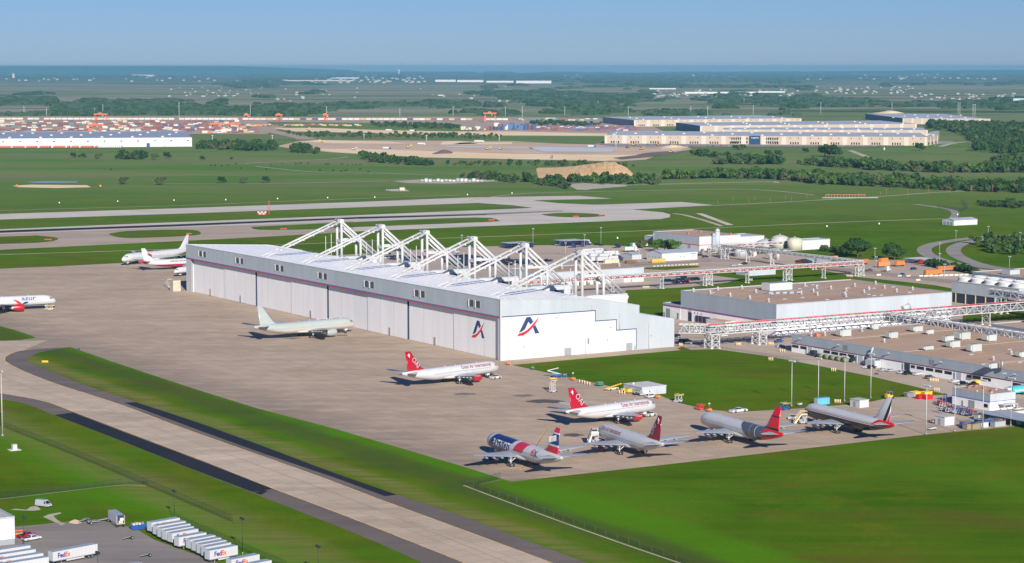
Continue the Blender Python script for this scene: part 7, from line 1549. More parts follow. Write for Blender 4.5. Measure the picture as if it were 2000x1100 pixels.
WOODS = [  # outline, spacing (m), kinds, height scale, where
    ([(1290, 352), (1400, 349), (1500, 350), (1560, 355), (1600, 361), (1750, 367), (1850, 373), (2080, 380), (2080, 364), (1900, 362), (1750, 357), (1650, 352), (1560, 347), (1450, 344), (1300, 346)], 11.5, 'mix', 1.02, 'right hand wood belt'),
    ([(1560, 320), (1650, 322), (1750, 328), (1850, 331), (1900, 334), (1930, 328), (1950, 316), (2080, 308), (2080, 338), (1950, 338), (1850, 338), (1720, 334), (1640, 328), (1570, 323)], 14, 'dark', 1.05, 'upper right wood belt'),
    ([(1805, 244), (1900, 246), (2080, 250), (2080, 303), (1960, 301), (1898, 296), (1905, 285), (1880, 262), (1820, 253)], 19, 'dark', 1.3, 'dark wood right of the cream warehouses'),
    ([(1025, 352), (1090, 358), (1118, 372), (1070, 364), (1030, 358)], 12, 'dark', .95, 'diagonal hedge below the tan mound'),
    ([(1090, 354), (1160, 352), (1290, 350), (1290, 361), (1180, 361), (1110, 356)], 13, 'mix', .85, 'wood in front of the tan mound'),
    ([(700, 303), (760, 312), (830, 320), (858, 325), (800, 323), (718, 317)], 13, 'mix', .8, 'wood below the earthworks'),
    ([(860, 320), (1000, 320), (1125, 321), (1240, 325), (1240, 328), (1000, 324), (860, 323.5)], 18, 'dark', .65, 'hedge below the earthworks'),
    ([(1345, 300), (1420, 308), (1420, 313), (1350, 303)], 14, 'dark', .9, 'short hedge right of the earthworks'),
    ([(1400, 315), (1520, 317), (1545, 322), (1400, 322.5)], 15, 'dark', 1.1, 'hedge below the cream warehouse pasture'),
    ([(900, 346), (950, 347), (1010, 353), (1016, 359), (960, 353)], 13, 'mix', .95, 'hedge right of the gravel pad'),
    ([(225, 307), (290, 306), (286, 313), (228, 312)], 14, 'mix', 1.0, 'thicket in the left pasture'),
    ([(400, 284), (540, 287), (542, 294), (480, 296), (380, 291)], 17, 'dark', 1.1, 'thicket right of the white warehouse'),
    ([(565, 292), (620, 295), (622, 302), (570, 298)], 16, 'dark', 1.1, 'thicket at the left of the earthworks'),
    ([(1890, 478), (1930, 470), (1990, 464), (2080, 462), (2080, 500), (1990, 500), (1930, 494)], 11, 'mix', .62, 'scrub inside the second road loop'),
    ([(1905, 397), (1955, 402), (1998, 403), (1998, 408), (1950, 406), (1908, 403)], 9, 'dark', .8, 'bushes on the bank at the right edge'),
    ([(1605, 487), (1650, 492), (1652, 497), (1605, 491)], 5, 'dark', .4, 'dark hedge beside the screen building'),
    ([(1808, 515), (1900, 530), (1920, 538), (1900, 536), (1808, 520)], 4, 'dark', .42, 'dark hedge along the container yard'),
    ([(560, 262), (700, 263), (980, 266), (980, 271), (700, 270), (600, 269)], 24, 'dark', .75, 'scrub strip between the earthworks'),
    ([(720, 243), (860, 246), (900, 250), (880, 253), (730, 248)], 22, 'dark', .9, 'green thicket in the container port'),
    ([(1040, 240), (1180, 243), (1150, 248), (1040, 245)], 22, 'dark', .9, 'thicket beside the blue container stacks')]
cand = []; wr = random.Random(4)
for wi, (poly, sp, kind, hs, where) in enumerate(WOODS):
    wp = [P(*q).xy for q in poly]; xs_ = [q.x for q in wp]; ys_ = [q.y for q in wp]; y = min(ys_)
    wl = [tuple(q) for q in wp]
    while y < max(ys_):
        x = min(xs_)
        while x < max(xs_):
            qx, qy = x + wr.uniform(-.45, .45) * sp, y + wr.uniform(-.45, .45) * sp
            if inpoly(qx, qy, wl): cand.append((qy, qx, wi, wr.choice(PTS[kind]), hs * wr.uniform(.55, 1.25)))
            x += sp
        y += sp
cand.sort(); NIND = 245; HEDGE = {i for i, w_ in enumerate(WOODS) if 'scrub inside' in w_[4] or 'dark hedge' in w_[4]}
open_ = [c for c in cand if c[2] not in HEDGE]; indiv = open_[:NIND]; rest = open_[NIND:] + [c for c in cand if c[2] in HEDGE]
tone = ['bright green', 'dark green', 'fresh green', 'olive brown', 'small dark']
for (y, x, wi, k, s) in indiv:
    o = place(med[k], 'tree', f'{tone[k]} tree in the {WOODS[wi][4]}', (x, y, 0), wr.uniform(0, 6.28), f'{tone[k]} trees in the {WOODS[wi][4]}'); scl(o, s * (1.0 if k != 4 else 1.3))
for m_ in med: m_.location = P(1985 - 30 * med.index(m_), 374); m_['label'] = f'{tone[med.index(m_)]} tree standing at the lower edge of the right hand wood belt'
for wi in range(len(WOODS)):
    part = [c for c in rest if c[2] == wi]
    if not part: continue
    V_, F_, MI = [], [], []; off = 0
    protos = [crown_arrays(50 + q, 60, (5.2, 6.2, 4.4, 5.6, 4.0)[q], (9.5, 9, 8.5, 8, 6)[q], 2.1, 5) for q in range(5)]
    for (y, x, _, k, s) in part:
        v, f = protos[k]; a = wr.uniform(0, 6.28); c_, s_ = math.cos(a), math.sin(a); q = v * s * 1.12
        V_.append(np.stack([q[:, 0] * c_ - q[:, 1] * s_ + x, q[:, 0] * s_ + q[:, 1] * c_ + y, q[:, 2]], 1)); fa = np.array(f) + off; F_.append(fa); MI += [0 if k in (0, 2) else (2 if k == 3 else 1)] * len(f); off += len(v)
    me = bpy.data.meshes.new('wood'); me.from_pydata(np.concatenate(V_).tolist(), [], np.concatenate(F_).tolist()); [me.materials.append(q) for q in (LEAF, LEAFD, LEAFB)]; me.polygons.foreach_set('material_index', MI)
    o = bpy.data.objects.new('wood', me); C.objects.link(o); struct(o, 'stuff', 'dense ' + WOODS[wi][4])
# distant woodland to the horizon
def wooded(px, py):
    """how wooded the plain is at a surveyed place"""
    n = mn.fractal(Vector((px * .0042 + 3, py * .075, 1.7)), 0.9, 2.1, 4) + .45 * mn.noise(Vector((px * .02, py * .35, 4)))
    b = -.02
    if px < 950: b = {True: -.42, False: -.24}[py > 158 and py < 192]
    if px > 1000: b = .16 if py < 212 else -.08
    if px > 1600 and py < 205: b = .22 if py > 192 or py < 165 else -.06
    if py < 152: b = .25
    if 193 < py < 203 and px < 105: b = .8
    if 203 < py < 214 and 105 < px < 900: b = .25
    if 216 < py < 226 and 100 < px < 500: b = .35
    if 168 < py < 190 and 400 < px < 1000: b += .22
    if 1270 < px < 1560 and 172 < py < 193: b = -.6
    if 1380 < px < 1880 and 216 < py < 224: b = -.7
    return n + b
dv, df, dm = [], [], []; py = 227.0; dr = random.Random(8)
while py > 141.2:
    D = CAMH * FOC / (py - HZ); w = max(16, D * .0024); px = -40 + dr.uniform(0, 5)
    while px < 2040:
        if wooded(px, py) > (.2 if px < 950 else .17):
            p = P(px + dr.uniform(-2, 2), py + dr.uniform(-.3, .3)); r_ = w * dr.uniform(.7, 1.5); hh = dr.uniform(6, 12.5) * (1 + D / 40000); k0 = len(dv); n_ = 6
            for lv, (q, z) in enumerate(((1.0, 0), (.95, .55), (.55, 1.0))):
                for j in range(n_): a = 6.283 * j / n_ + lv * .5; jj = dr.uniform(.75, 1.2); dv.append((p.x + r_ * q * jj * math.cos(a), p.y + r_ * q * jj * math.sin(a) * 1.1, hh * z * dr.uniform(.8, 1.1)))
            for lv in (0, 1):
                for j in range(n_): df.append((k0 + lv * n_ + j, k0 + lv * n_ + (j + 1) % n_, k0 + (lv + 1) * n_ + (j + 1) % n_, k0 + (lv + 1) * n_ + j))
            df.append(tuple(k0 + 2 * n_ + j for j in range(n_))); dm += [dr.randrange(2)] * (2 * n_ + 1)
        px += w / D * FOC * dr.uniform(.55, 1.0)
    py -= max(.25, (py - HZ) * .013)
me = bpy.data.meshes.new('distant_wood'); me.from_pydata(dv, [], df); me.materials.append(LEAFD); me.materials.append(M('far_foliage', (0.035, 0.07, 0.022), .95)); me.polygons.foreach_set('material_index', dm)
o = bpy.data.objects.new('distant_wood', me); C.objects.link(o); struct(o, 'stuff', 'dark woodland spread over the plain to the horizon')
# low far ridge closing the plain; its left rise is added for a haze bank
rb = MB(); rp_ = []
for i in range(61):
    px = -100 + i * 37; D_ = 50500.0; x = (px - 1000) / FOC * D_
    yt = 129 + 8 * max(0, (px - 450) / 250) if px < 700 else 141.5
    if px > 700: yt = 142.0 - 5.2 * max(0, min(1, (px - 1250) / 700)) + .9 * mn.noise(Vector((i * .5, 3, 0)))
    rp_.append((x, CAMH - (yt - HZ) * D_ / FOC * .985))
for (a, ha), (c_, hc) in zip(rp_, rp_[1:]):
    ha, hc = max(ha, 3), max(hc, 3)
    rb.face([(a, 47500, 0), (c_, 47500, 0), (c_, 50500, hc), (a, 50500, ha)], LEAFD, True); rb.face([(a, 50500, ha), (c_, 50500, hc), (c_, 54000, 0), (a, 54000, 0)], LEAFD, True)
struct(rb.build('hills'))
# ================================================================== far buildings
CREAM = M('cream_tilt_wall', (0.46, 0.37, 0.285), .8, 0, .08, .02); CREAM2 = M('pale_cream_panel', (0.56, 0.49, 0.40), .8); MEMB = M('pale_blue_grey_roof', (0.42, 0.455, 0.51), .6, 0, .06, .01); SHADW = M('shaded_blue_wall', (0.10, 0.13, 0.19), .7); LOGW = M('white_far_wall', (0.6, 0.6, 0.59), .7, 0, .03, .02)  # shaded_blue_wall puts the shade of the left walls into the colour
def warehouse(label, f0, f1, bk, h, wall=CREAM, roofm=MEMB, side=None, wins=True, pil=14, back_depth=None):
    a, c_ = P(*f0), P(*f1); d = c_ - a; Ln = d.length; ang = math.atan2(d.y, d.x); B = thing('warehouse', label, 'warehouse', a, ang)
    inv = Matrix.Rotation(-ang, 3, 'Z'); q = inv @ (P(*bk) - a); sx, D = q.x, q.y
    b = MB(); side = side or wall
    b.face([(0, 0, 0), (Ln, 0, 0), (Ln, 0, h), (0, 0, h)], wall); b.face([(sx, D, 0), (0, 0, 0), (0, 0, h), (sx, D, h)], side); b.face([(Ln, 0, 0), (Ln + sx, D, 0), (Ln + sx, D, h), (Ln, 0, h)], wall); b.face([(Ln + sx, D, 0), (sx, D, 0), (sx, D, h), (Ln + sx, D, h)], wall)
    b.build('wall', B)
    b = MB(); b.face([(0, .2, h - .6), (Ln, .2, h - .6), (Ln + sx, D, h - .2), (sx, D, h - .2)], roofm); b.build('roof', B)
    for k in range(pil + 1):
        x = Ln * k / pil; w_ = Ln / pil * .12; on(B, 'pilaster', lambda b: b.box(max(x - w_, 0), min(x + w_, Ln), -.8, 0, 0, h * .97, CREAM2 if wall is CREAM else wall))
        if wins and k < pil:
            for j in range(4): on(B, 'window', lambda b: b.box(x + Ln / pil * (.32 + j * .12), x + Ln / pil * (.38 + j * .12), -.3, 0, 1.0, 5.2, WIN))
            for j in (.3, .7): on(B, 'window', lambda b: b.box(x + Ln / pil * j, x + Ln / pil * (j + .04), -.3, 0, h * .72, h * .84, WIN))
    for k in range(int(pil * 1.2)):
        f = (k + .5) / (pil * 1.2); on(B, 'roof_unit', lambda b: b.box(Ln * f + sx * .3, Ln * f + sx * .3 + 5, D * (.1 + .3 * (k % 3)), D * (.1 + .3 * (k % 3)) + 5, h - .5, h + 1.8, CREAM2))
    return B, Ln, h
Wa, L_, h_ = warehouse('longest cream warehouse with a dark blue office entrance', (1181, 280.5), (1810, 284.6), (1205, 271.5), 16.5, pil=16)
fx0 = (1468 - 1181) / 629.0 * L_; on(Wa, 'office_front', lambda b: b.box(fx0, fx0 + 21, -2.5, 0, 0, 16.8, M('office_blue', (.02, .06, .12), .2))); flat_text('Logistics', 3.4, TXW, (fx0 + 3, -2.55, 12.2), (1, 0, 0), Wa, 'sign_lettering', .05, width=15)
for s_ in (-1, 1):
    for k in range(8):
        for z in (2, 9): on(Wa, 'window', lambda b: b.box(fx0 + (23 + k * 4.2 if s_ > 0 else -6 - k * 4.2), fx0 + (25.4 + k * 4.2 if s_ > 0 else -3.6 - k * 4.2), -.4, 0, z, z + 4.6, WIN))
warehouse('cream warehouse wing at the right end of the longest one', (1810, 284.4), (1831, 280.5), (1815, 274), 16.5, pil=3)
warehouse('middle cream warehouse with a dark shaded left wall', (1367, 261), (1790, 256.5), (1320, 253.5), 17.5, side=SHADW, pil=14, wins=False)
warehouse('narrow cream warehouse strip between the middle and the longest one', (1410, 264.5), (1812, 266), (1416, 259.5), 13, pil=12, wins=False)
warehouse('rear cream warehouse with a grey shaded left wall', (1238, 247.5), (1565, 243.5), (1177, 240.5), 16.5, side=M('grey_shaded_wall', (.2, .23, .28), .7), pil=12)  # left wall's shade put into its grey colour
warehouse('far right cream warehouse with a shaded left wall and rows of roof units', (1763, 242.5), (1934, 243.5), (1690, 232.5), 15.5, side=SHADW, pil=9, wins=False)
Wl, L_, h_ = warehouse('long white warehouse with orange trailers at its docks on the left', (-60, 289.3), (375, 286.2), (-30, 274), 17.0, LOGW, M('slate_far_roof', (.30, .34, .42), .6), pil=18, wins=False)
for k in range(12): on(Wl, 'window', lambda b: b.box(60 + k * 31, 63.5 + k * 31, -1, 0, 10.5, 12, WIN))
on(Wl, 'blue_door', lambda b: b.box(L_ * .793, L_ * .808, -1.2, 0, 0, 7, CP['blue']))
ORT = M('orange_trailer', (0.62, 0.16, 0.07), .6)
for i in range(64):
    if 36 < i < 38 or i in (20, 27, 49): continue
    f = i / 64; col = ORT if i < 52 and i % 7 else LOGW; n_ = 'orange' if col is ORT else 'white'; b = MB(); b.box(-1.4, 1.4, -15, 0, 1.2, 4.2, col); b.box(-1.2, 1.2, -14, -10, 0, 1.2, TYRE); o = b.build('docked_trailer'); q = P(0 + 242 * f, 289.5 - .5 * f); o.location = (q.x, q.y, .2); tag(o, f'{n_} trailer backed to the docks of the long white warehouse', 'trailer', f'{n_} trailers at the white warehouse docks')
# container port
CC = dict(white=(.55, .52, .47), rust=(.22, .075, .055), maroon=(.17, .05, .05), navy=(.05, .07, .15), blue=(.06, .13, .3), orange=(.45, .18, .08), yellow=(.45, .34, .14), teal=(.08, .2, .2), cream=(.52, .46, .35)); CM = {k: M('container_' + k + '_far', v, .7) for k, v in CC.items()}
pal = ['white', 'white', 'rust', 'rust', 'maroon', 'white', 'cream', 'navy', 'rust', 'maroon', 'rust', 'white', 'maroon', 'rust', 'cream', 'white', 'maroon', 'orange', 'navy', 'yellow', 'teal']
cpr = random.Random(13); nct = 0; sm = MB()
cmesh = {}
def cbox(px, py, col, n=1, lab='in the left container port', L=12.2):
    global nct
    p = P(px, py)
    if nct < 292:
        nct += 1; key = (col, n, L)
        if key not in cmesh: b = MB(); b.box(0, L, -1.3, 1.3, .2, .2 + 2.7 * n, CM[col]); [b.box(.4 + k * 1.2, .8 + k * 1.2, -1.36, 1.36, .4, 2.7 * n, CM[col]) for k in range(int(L / 1.2) - 1)]; cmesh[key] = b.mesh('container')
        o = bpy.data.objects.new('container', cmesh[key]); C.objects.link(o); o.location = (p.x, p.y, .15); st_n = {1: 'single', 2: 'double height', 3: 'tall'}[min(n, 3)]
        tag(o, f'{st_n} {col} container {lab}', 'container', f'{st_n} {col} containers {lab}')
    else: sm.box(p.x, p.x + L, p.y - 1.3, p.y + 1.3, .3, .3 + 2.7 * n, CM[col])
for py, x0, x1, fill in ((254, 962, 1040, .95), (251, 965, 1035, .9)):
    x = x0
    while x < x1:
        if cpr.random() < fill: cbox(x, py, cpr.choice(['blue', 'navy', 'blue', 'rust', 'white', 'navy', 'maroon']), cpr.choice((2, 3, 4, 5)), 'in the blue stacks of the middle port')
        x += 7.5
for x in range(900, 962, 7): cbox(x, 254, cpr.choice(['white', 'cream', 'white', 'rust']), cpr.choice((1, 2, 3)), 'left of the blue stacks of the middle port')
for py in (259.5, 256.5, 253.5, 250.5, 247.5, 244.5, 241.5, 238.5):
    x = -10
    while x < (500 if py > 246 else 470):
        if cpr.random() < .78: cbox(x, py + cpr.uniform(-.8, .8), cpr.choice(pal), cpr.choice((1, 1, 1, 2)))
        x += cpr.uniform(8.8, 11.5)
for k in range(230): cbox(cpr.uniform(1040, 1240), cpr.uniform(247, 256), cpr.choice(['rust', 'navy', 'white', 'blue', 'rust', 'maroon']), 1)
for k in range(60): cbox(cpr.uniform(480, 700), cpr.uniform(244, 247), cpr.choice(['rust', 'maroon', 'cream', 'yellow']), 1)
for k in range(60): cbox(cpr.uniform(1000, 1200), cpr.uniform(232, 236), cpr.choice(['white', 'cream', 'blue', 'rust', 'teal']), 1)
x = -12; ntr = 0
while x < 990:
    c_ = cpr.choice(['white', 'white', 'white', 'cream', 'white', 'rust', 'navy', 'yellow']) if x > 500 else cpr.choice(['white', 'cream', 'white'])
    b = MB(); b.box(0, 15.5, -1.5, 1.5, 1.1, 6.3, CM[c_]); b.box(-.4, 15.9, -1.2, 1.2, .8, 1.1, STEEL); b.box(1, 3, -1.1, 1.1, 0, .9, TYRE); b.box(12.5, 14.5, -1.1, 1.1, 0, .9, TYRE)
    o = b.build('rail_wagon'); p = P(x, 234.5 + .0012 * x); o.location = (p.x, p.y, .2); tag(o, f'{c_} stacked container wagon in the long train', 'wagon', f'{c_} wagons of the long train'); x += 11.6 if cpr.random() < .93 else 20
struct(sm.build('far_containers', fix=False), 'stuff', 'far rows of small coloured containers')
def crane(px, py, h, w, label, col=M('crane_orange', (.62, .13, .05), .6)):
    T = thing('gantry_crane', label, 'gantry crane', P(px, py, .2), 0)
    for sx in (-1, 1):
        for y in (-7, 7): on(T, 'leg', lambda b: b.beam((sx * w / 2, y, 0), (sx * w / 2 * .9, y, h), 1.6, col))
        on(T, 'sill_beam', lambda b: (b.beam((sx * w / 2, -9, 1), (sx * w / 2, 9, 1), 1.8, col), b.beam((sx * w * .45, -9, h), (sx * w * .45, 9, h), 1.6, col)))
    on(T, 'bridge', lambda b: [b.box(-w / 2 - 3, w / 2 + 3, y - 1, y + 1, h, h + 3, col) for y in (-5, 5)]); on(T, 'trolley', lambda b: b.box(-5, 3, -5, 5, h + 3, h + 6, col)); on(T, 'cab', lambda b: b.box(4, 7, -2, 2, h - 4, h, WHITEP)); on(T, 'stair_tower', lambda b: b.box(-w / 2 - 1, -w / 2 + 4, 6, 9, 1, h * .8, col))
for a in ((197, 236, 17, 32, 'orange gantry crane over the train on the left'), (186, 259.5, 17, 27, 'orange gantry crane behind the long white warehouse'), (424, 255.5, 15, 26, 'left crane of the orange pair behind the white warehouse end'), (457, 255.5, 15, 26, 'right crane of the orange pair behind the white warehouse end'), (482, 234.5, 13, 9, 'slim dark orange crane right of the left port'), (545, 236, 15, 14, 'small orange crane over the train'), (636, 236, 15, 8, 'slim orange crane over the train further right'), (957, 238, 22, 30, 'orange gantry crane behind the blue container stacks')): crane(*a)
GP = M('mast_galvanised', (.5, .53, .55), .5)
for i, (px, yt, yb) in enumerate(((350, 200, 236), (201, 204, 224), (47, 208, 226), (91, 212, 228), (185, 212, 223), (489, 205, 229), (638, 208, 232), (781, 212, 230), (885, 208, 228), (987, 208, 228), (1020, 208, 234), (1103, 208, 226), (1227, 208, 230), (1349, 208, 226), (1382, 208, 228), (1471, 206, 228), (1603, 200, 224), (1742, 200, 219), (1871, 200, 226), (1874.5, 200, 226), (1900, 203, 232), (1904, 203, 232), (1168, 198, 208), (1453, 192, 202), (532, 264, 276), (711, 262, 272), (833, 264, 276), (975, 264, 276), (1203, 258, 292), (415, 264, 276), (322, 274, 288))):
    D = P(px, yb); hh = (yb - yt) / ((yb - HZ) / CAMH) * .98; T = thing('high_mast', f'pale high mast light, number {i + 1} from a scattered set over the far port and warehouses'.replace(f', number {i + 1} from a scattered set', ''), 'mast', D, 0, 'high mast lights of the far port')
    on(T, 'pole', lambda b: b.tube((0, 0, 0), (0, 0, hh), .75, GP, .45, n=6)); on(T, 'lamp_ring', lambda b: b.tube((0, 0, hh - 1.5), (0, 0, hh), 2.0, GP, n=8))
# towns on the horizon
hw = [M('house_wall_' + n_, v, .8) for n_, v in (('white', (.36, .35, .33)), ('tan', (.28, .23, .18)), ('rose', (.24, .17, .15)), ('grey', (.17, .18, .2)))]; hn = ['white', 'tan', 'rose brown', 'grey']; hr_ = random.Random(17); nh = 0; hb = MB()
def house(px, py, s, ci, where):
    global nh
    p = P(px, py); w_, d_, h0, h1 = s, s * .7, s * .28, s * .5
    b = MB() if nh < 290 else hb; ox, oy = (0, 0) if nh < 290 else (p.x, p.y)
    b.box(ox - w_ / 2, ox + w_ / 2, oy - d_ / 2, oy + d_ / 2, 0, h0, hw[ci])
    for q0, q1 in ((-1, 0), (0, 1)): b.face([(ox - w_ / 2, oy + q0 * d_ / 2, h0 if q0 else h1), (ox + w_ / 2, oy + q0 * d_ / 2, h0 if q0 else h1), (ox + w_ / 2, oy + q1 * d_ / 2, h1 if q1 == 0 else h0), (ox - w_ / 2, oy + q1 * d_ / 2, h1 if q1 == 0 else h0)], hw[(ci + 3) % 4 if ci else 0])
    if nh < 290: o = b.build('house', fix=False); o.location = (p.x, p.y, .3); tag(o, f'tiny {hn[ci]} house in the {where}', 'house', f'tiny {hn[ci]} houses in the {where}')
    nh += 1
for (x0, x1, y0, y1, n_, s, wh_, where) in ((1270, 1560, 176, 192, 105, 15, 1, 'suburb right of centre'), (1590, 1790, 168, 184, 50, 18, 0, 'hill suburb at the right'), (330, 520, 166, 190, 42, 14, 0, 'village at the left of centre'), (1780, 2000, 183, 196, 40, 16, 1, 'brownish suburb at the right edge'), (540, 720, 170, 200, 16, 15, 0, 'farms left of centre'), (820, 1000, 165, 205, 16, 15, 0, 'farms at the centre'), (520, 830, 149, 163, 90, 34, 0, 'far town'), (1100, 1990, 143, 156, 110, 40, 1, 'horizon suburbs'), (0, 500, 146, 160, 40, 34, 0, 'far left town')):
    for k in range(n_): house(hr_.uniform(x0, x1), y0 + (y1 - y0) * hr_.random() ** .8, s * hr_.uniform(.5, 1.1), hr_.choice((0, 0, 1, 2) if wh_ else (0, 0, 0, 1)), where)
struct(hb.build('far_town', fix=False), 'stuff', 'pale specks of distant town houses')
for i, (x0, x1, yb, hp, m_, l) in enumerate(((545, 690, 158.5, 1.6, CREAM2, 'long pale building under the water tower town, left'), (645, 700, 153.5, 2, LOGW, 'white plant above the long pale building'), (700, 733, 150, 2.6, LOGW, 'bright white plant left of the water tower'), (850, 890, 160, 4, LOGW, 'white plant right of the water tower'), (893, 944, 160.5, 4, LOGW, 'second white plant right of the water tower'), (950, 1003, 161.5, 3.4, LOGW, 'third white plant right of the water tower'), (1008, 1077, 163, 5, LOGW, 'wide white warehouse on the skyline plain'), (258, 300, 149.5, 3.4, CREAM2, 'cream building on the left skyline'), (163, 186, 147, 1.8, LOGW, 'small white building on the left skyline'), (1338, 1400, 183, 3.2, LOGW, 'left white store in the suburb'), (1407, 1477, 184, 4.4, LOGW, 'right white store with blue roof in the suburb'), (1268, 1320, 174.5, 2.0, LOGW, 'thin white store left of the suburb'), (1480, 1533, 181, 2.4, LOGW, 'white store at the suburb end'), (1979, 2010, 200.5, 8, GREYW, 'grey office block at the right skyline'), (1097, 1112, 191, 4, LOGW, 'small white barn left of the suburb'), (855, 866, 187, 1.6, LOGW, 'white barn near the centre'))):
    a, c_ = P(x0, yb), P(x1, yb); hh = hp / ((yb - HZ) / CAMH); B = thing('far_building', l, 'building', a, 0); Ln = c_.x - a.x; d_ = Ln * .5
    on(B, 'wall', lambda b: b.box(0, Ln, 0, d_, 0, hh, m_)); on(B, 'roof', lambda b: b.box(-.5, Ln + .5, -.5, d_ + .5, hh, hh + .5, MEMB))
p = P(779, 147); hh = 10.5 / ((147 - HZ) / CAMH); wt = thing('water_tower', 'white water tower on the skyline', 'water tower', p, 0); on(wt, 'stem', lambda b: b.tube((0, 0, 0), (0, 0, hh * .7), hh * .14, LOGW, n=10)); on(wt, 'tank', lambda b: b.loft([[(q * hh * math.cos(a), q * hh * math.sin(a), z * hh) for a in [2 * math.pi * j / 14 for j in range(14)]] for q, z in ((.15, .6), (.27, .72), (.27, .9), (.1, 1.0))], LOGW))
p = P(26.5, 152); wt2 = thing('silo_tower', 'pale square tower on the left skyline', 'tower', p, 0); on(wt2, 'shaft', lambda b: b.box(-17, 17, -10, 10, 0, 55, CREAM2)); on(wt2, 'cap', lambda b: b.box(-15, 15, -9, 9, 55, 60, GREYD))
# tan mound
def mound(name, px0, px1, pyb, depth, h, mat, label, skew=.75):
    a, c_ = P(px0, pyb), P(px1, pyb); Ln = c_.x - a.x; b = MB(); nx, ny = 44, 12; g = []
    for j in range(ny + 1):
        r_ = []
        for i in range(nx + 1):
            f, q = i / nx, j / ny; pr = min(1, f / skew) ** 1.1 * min(1, (1 - f) / (1 - skew) * 1.3) ** .6 if f < 1 else 0; z = h * pr * math.sin(math.pi * q) ** .7 * (1 + .16 * mn.noise(Vector((i * .5, j * .8, 2)))) if 0 < q < 1 else 0
            r_.append((a.x + Ln * f, a.y + depth * q + 40 * f, max(0, z)))
        g.append(r_)
    for j in range(ny):
        for i in range(nx): b.face([g[j][i], g[j][i + 1], g[j + 1][i + 1], g[j + 1][i]], mat, False)
    o = b.build(name, fix=False); o['label'] = label; o['kind'] = 'structure'
TANM = pave_mat('tan_spoil', (.72, .44, .19), (.78, .55, .29), (.45, .28, .14), rot=.3, joints=False)
mound('dirt_mound', 1052, 1248, 350, 330, 13.5, TANM, 'long tan spoil mound'); mound('dirt_mound', 842, 882, 302, 70, 6, pave_mat('black_dirt', (0, 0, 0), (0, 0, 0), (0, 0, 0)), 'black soil heap', .5); mound('dirt_mound', 1290, 1340, 289.5, 60, 4, DIRT, 'low pale soil heap', .5); mound('dirt_mound', 1715, 1772, 222, 120, 8, DIRT, 'tan heap behind the far warehouse', .5)
# diggers and lorries on the earthworks
def digger(px, py, col, cn, where, s=1.3):
    T = thing('excavator', f'{cn} digger {where}', 'excavator', P(px, py, .5), hr_.uniform(0, 6)); on(T, 'tracks', lambda b: [b.box(-2.2 * s, 2.2 * s, (y - .35) * s, (y + .35) * s, 0, .9 * s, TYRE) for y in (-1.2, 1.2)]); on(T, 'cab', lambda b: (b.box(-2 * s, 1.2 * s, -1.3 * s, 1.3 * s, .9 * s, 2.2 * s, col), b.box(-.4 * s, 1.2 * s, -1.3 * s, -.2 * s, 2.2 * s, 3.3 * s, GL))); on(T, 'boom', lambda b: (b.beam((1 * s, .3 * s, 1.8 * s), (4.5 * s, .3 * s, 4.4 * s), .6 * s, col), b.beam((4.5 * s, .3 * s, 4.4 * s), (6.6 * s, .3 * s, 1.4 * s), .45 * s, col), b.box(5.8 * s, 7 * s, -.3 * s, .9 * s, .2 * s, 1.4 * s, STEEL)))
for a in ((600, 253, YELL, 'yellow', 'on the upper tan strip at the left'), (630, 278, YELL, 'yellow', 'at the top left of the earthworks'), (690, 293, WHITEP, 'white', 'on the left of the earthworks'), (797, 289, YELL, 'yellow', 'in the middle of the earthworks'), (952, 292, YELL, 'yellow', 'left of the grey slab'), (978, 292, YELL, 'yellow', 'close to the grey slab corner'), (1078, 309, STEEL, 'dark', 'on the tan slope below the slab'), (1225, 289, ORANGE2, 'orange', 'right of the slab'), (1252, 292, YELL, 'yellow and dark', 'right of the slab in front'), (1285, 284, ORANGE, 'red orange', 'below the longest cream warehouse'), (1310, 298, YELL, 'yellow', 'on the black soil'), (1238, 284, YELL, 'yellow', 'behind the right slab end')): digger(*a)
for px, py, c_, l in ((765, 256, 'white', 'white lorry on the upper tan strip'), (812, 257, 'navy', 'dark lorry on the upper tan strip'), (763, 291.5, 'blue', 'blue tipper on the earthworks'), (945, 278, 'white', 'long white tanker beside the road'), (830, 283, 'white', 'white lorry near the road over the earthworks'), (1163, 288, 'blue', 'blue box lorry on the slab edge')): semi(px, py, -35, l, c_, True, 11 if 'long' not in l else 16)
for k in range(48):
    col = hr_.choice(['white', 'silver', 'black', 'navy', 'red', 'grey']); x = hr_.uniform(1150, 1830) if k % 3 else hr_.uniform(1290, 1440); yy = (286.0 + .5 * hr_.random()) if k % 3 and x > 1330 else (hr_.uniform(258, 263) if not k % 3 else 282.5)
    o = bpy.data.objects.new('parked_car', tcm); C.objects.link(o); q = P(x, yy); o.location = (q.x, q.y, .4); o.rotation_euler.z = R(90); paint(o, CP[col]); wt_ = 'before the longest cream warehouse' if k % 3 else 'between the cream warehouses'; tag(o, f'distant {names_c[col]} car {wt_}', 'car', f'distant {names_c[col]} cars {wt_}')
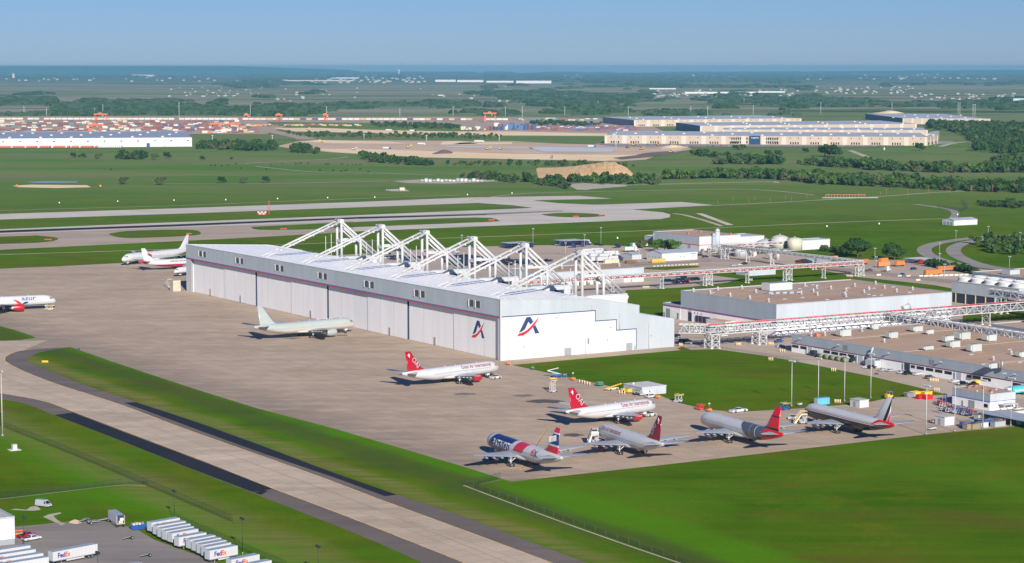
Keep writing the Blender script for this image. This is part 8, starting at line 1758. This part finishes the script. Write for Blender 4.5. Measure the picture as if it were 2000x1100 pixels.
# cattle
def cow_mesh():
    b = MB(); m_ = M('black_hide', (.015, .013, .012), .8)
    def ring(x, z, w_, h_): return [(x, w_ * math.cos(a), z + h_ * math.sin(a)) for a in [2 * math.pi * j / 10 for j in range(10)]]
    b.loft([ring(-1.15, 1.2, .12, .15), ring(-1.0, 1.12, .33, .36), ring(-.4, 1.02, .42, .44), ring(.35, 1.0, .4, .46), ring(.8, 1.1, .3, .38), ring(1.1, 1.2, .18, .24), ring(1.35, 1.22, .15, .18), ring(1.75, 1.05, .08, .1)], m_)
    for x in (-.85, .65):
        for y in (-.25, .25): b.tube((x, y, .9), (x + .03, y, 0), .13, m_, .06, n=6)
    b.tube((-1.12, 0, 1.25), (-1.25, 0, .5), .04, m_, .03, n=4); [b.tube((1.3, s * .12, 1.35), (1.28, s * .3, 1.38), .06, m_, .02, n=4) for s in (-1, 1)]
    return b.mesh('cow')
cwm = cow_mesh()
for px, py in ((528, 323), (520, 332), (551, 320), (578, 321), (584, 321), (588, 320), (602, 320.5), (637, 322), (642, 322), (668, 322.5), (679, 324), (688, 324), (695, 323), (703, 323), (625, 334), (651, 334), (667, 336), (674, 335), (678, 333.5), (703, 332), (720, 337), (217, 332.5), (412, 324.5), (420, 324), (433, 325), (446, 324), (461, 321), (470, 330)):
    o = bpy.data.objects.new('cow', cwm); C.objects.link(o); o.location = P(px, py, .05); o.scale = (1.5,) * 3; o.rotation_euler.z = hr_.uniform(0, 6.28); tag(o, 'black cow grazing in the far pasture left of centre', 'cow', 'black cattle in the far pasture')
# gas compound
gcx = thing('gas_compound', 'cluster of pale tanks and pipes on the far gravel pad', 'plant', P(822, 355, .2), 0); gr = random.Random(9)
for k in range(16): on(gcx, 'vessel', lambda b: b.box(k * 5.2, k * 5.2 + 3.8, gr.uniform(-6, 10), 14, .2, gr.uniform(2, 4.5), WHITEP if k % 3 else STEEL))
gc2 = thing('gas_compound', 'small pale cabin and pipes on the lower gravel pad', 'plant', P(768, 372, .2), 0); on(gc2, 'cabin', lambda b: b.box(8, 14, 0, 5, 0, 3.4, CREAM2)); on(gc2, 'pipes', lambda b: [b.box(-8 + k * 3, -7 + k * 3, -2, 1, 0, 1.6, STEEL) for k in range(5)])
po = sheet('pond', [(50, 355.6), (90, 354.6), (152, 355), (150, 356.5), (70, 357)], .12, M('pond_water', (.25, .35, .4), .15))
pl_ = thing('pylon', 'white roadside marker pillar on the warehouse road', 'pillar', P(1727, 293, .1), 0); on(pl_, 'pillar', lambda b: b.box(-1.2, 1.2, -1, 1, 0, 4.6, WHITEP))
# ================================================================== air
hz = MB(); hm = bpy.data.materials.new('haze'); hm.use_nodes = True; t = hm.node_tree; t.nodes.clear()
o_ = t.nodes.new('ShaderNodeOutputMaterial'); pv = t.nodes.new('ShaderNodeVolumePrincipled')
pv.inputs['Color'].default_value = (0.22, 0.50, 0.72, 1); pv.inputs['Density'].default_value = 3.1e-5; pv.inputs['Anisotropy'].default_value = 0.0
t.links.new(pv.outputs[0], o_.inputs['Volume'])
hz.box(-61000, 61000, -3500, 57500, -1.0, 175.0, hm)
hob = hz.build('haze'); struct(hob, 'stuff', 'thin pale blue haze in the air over the plain')
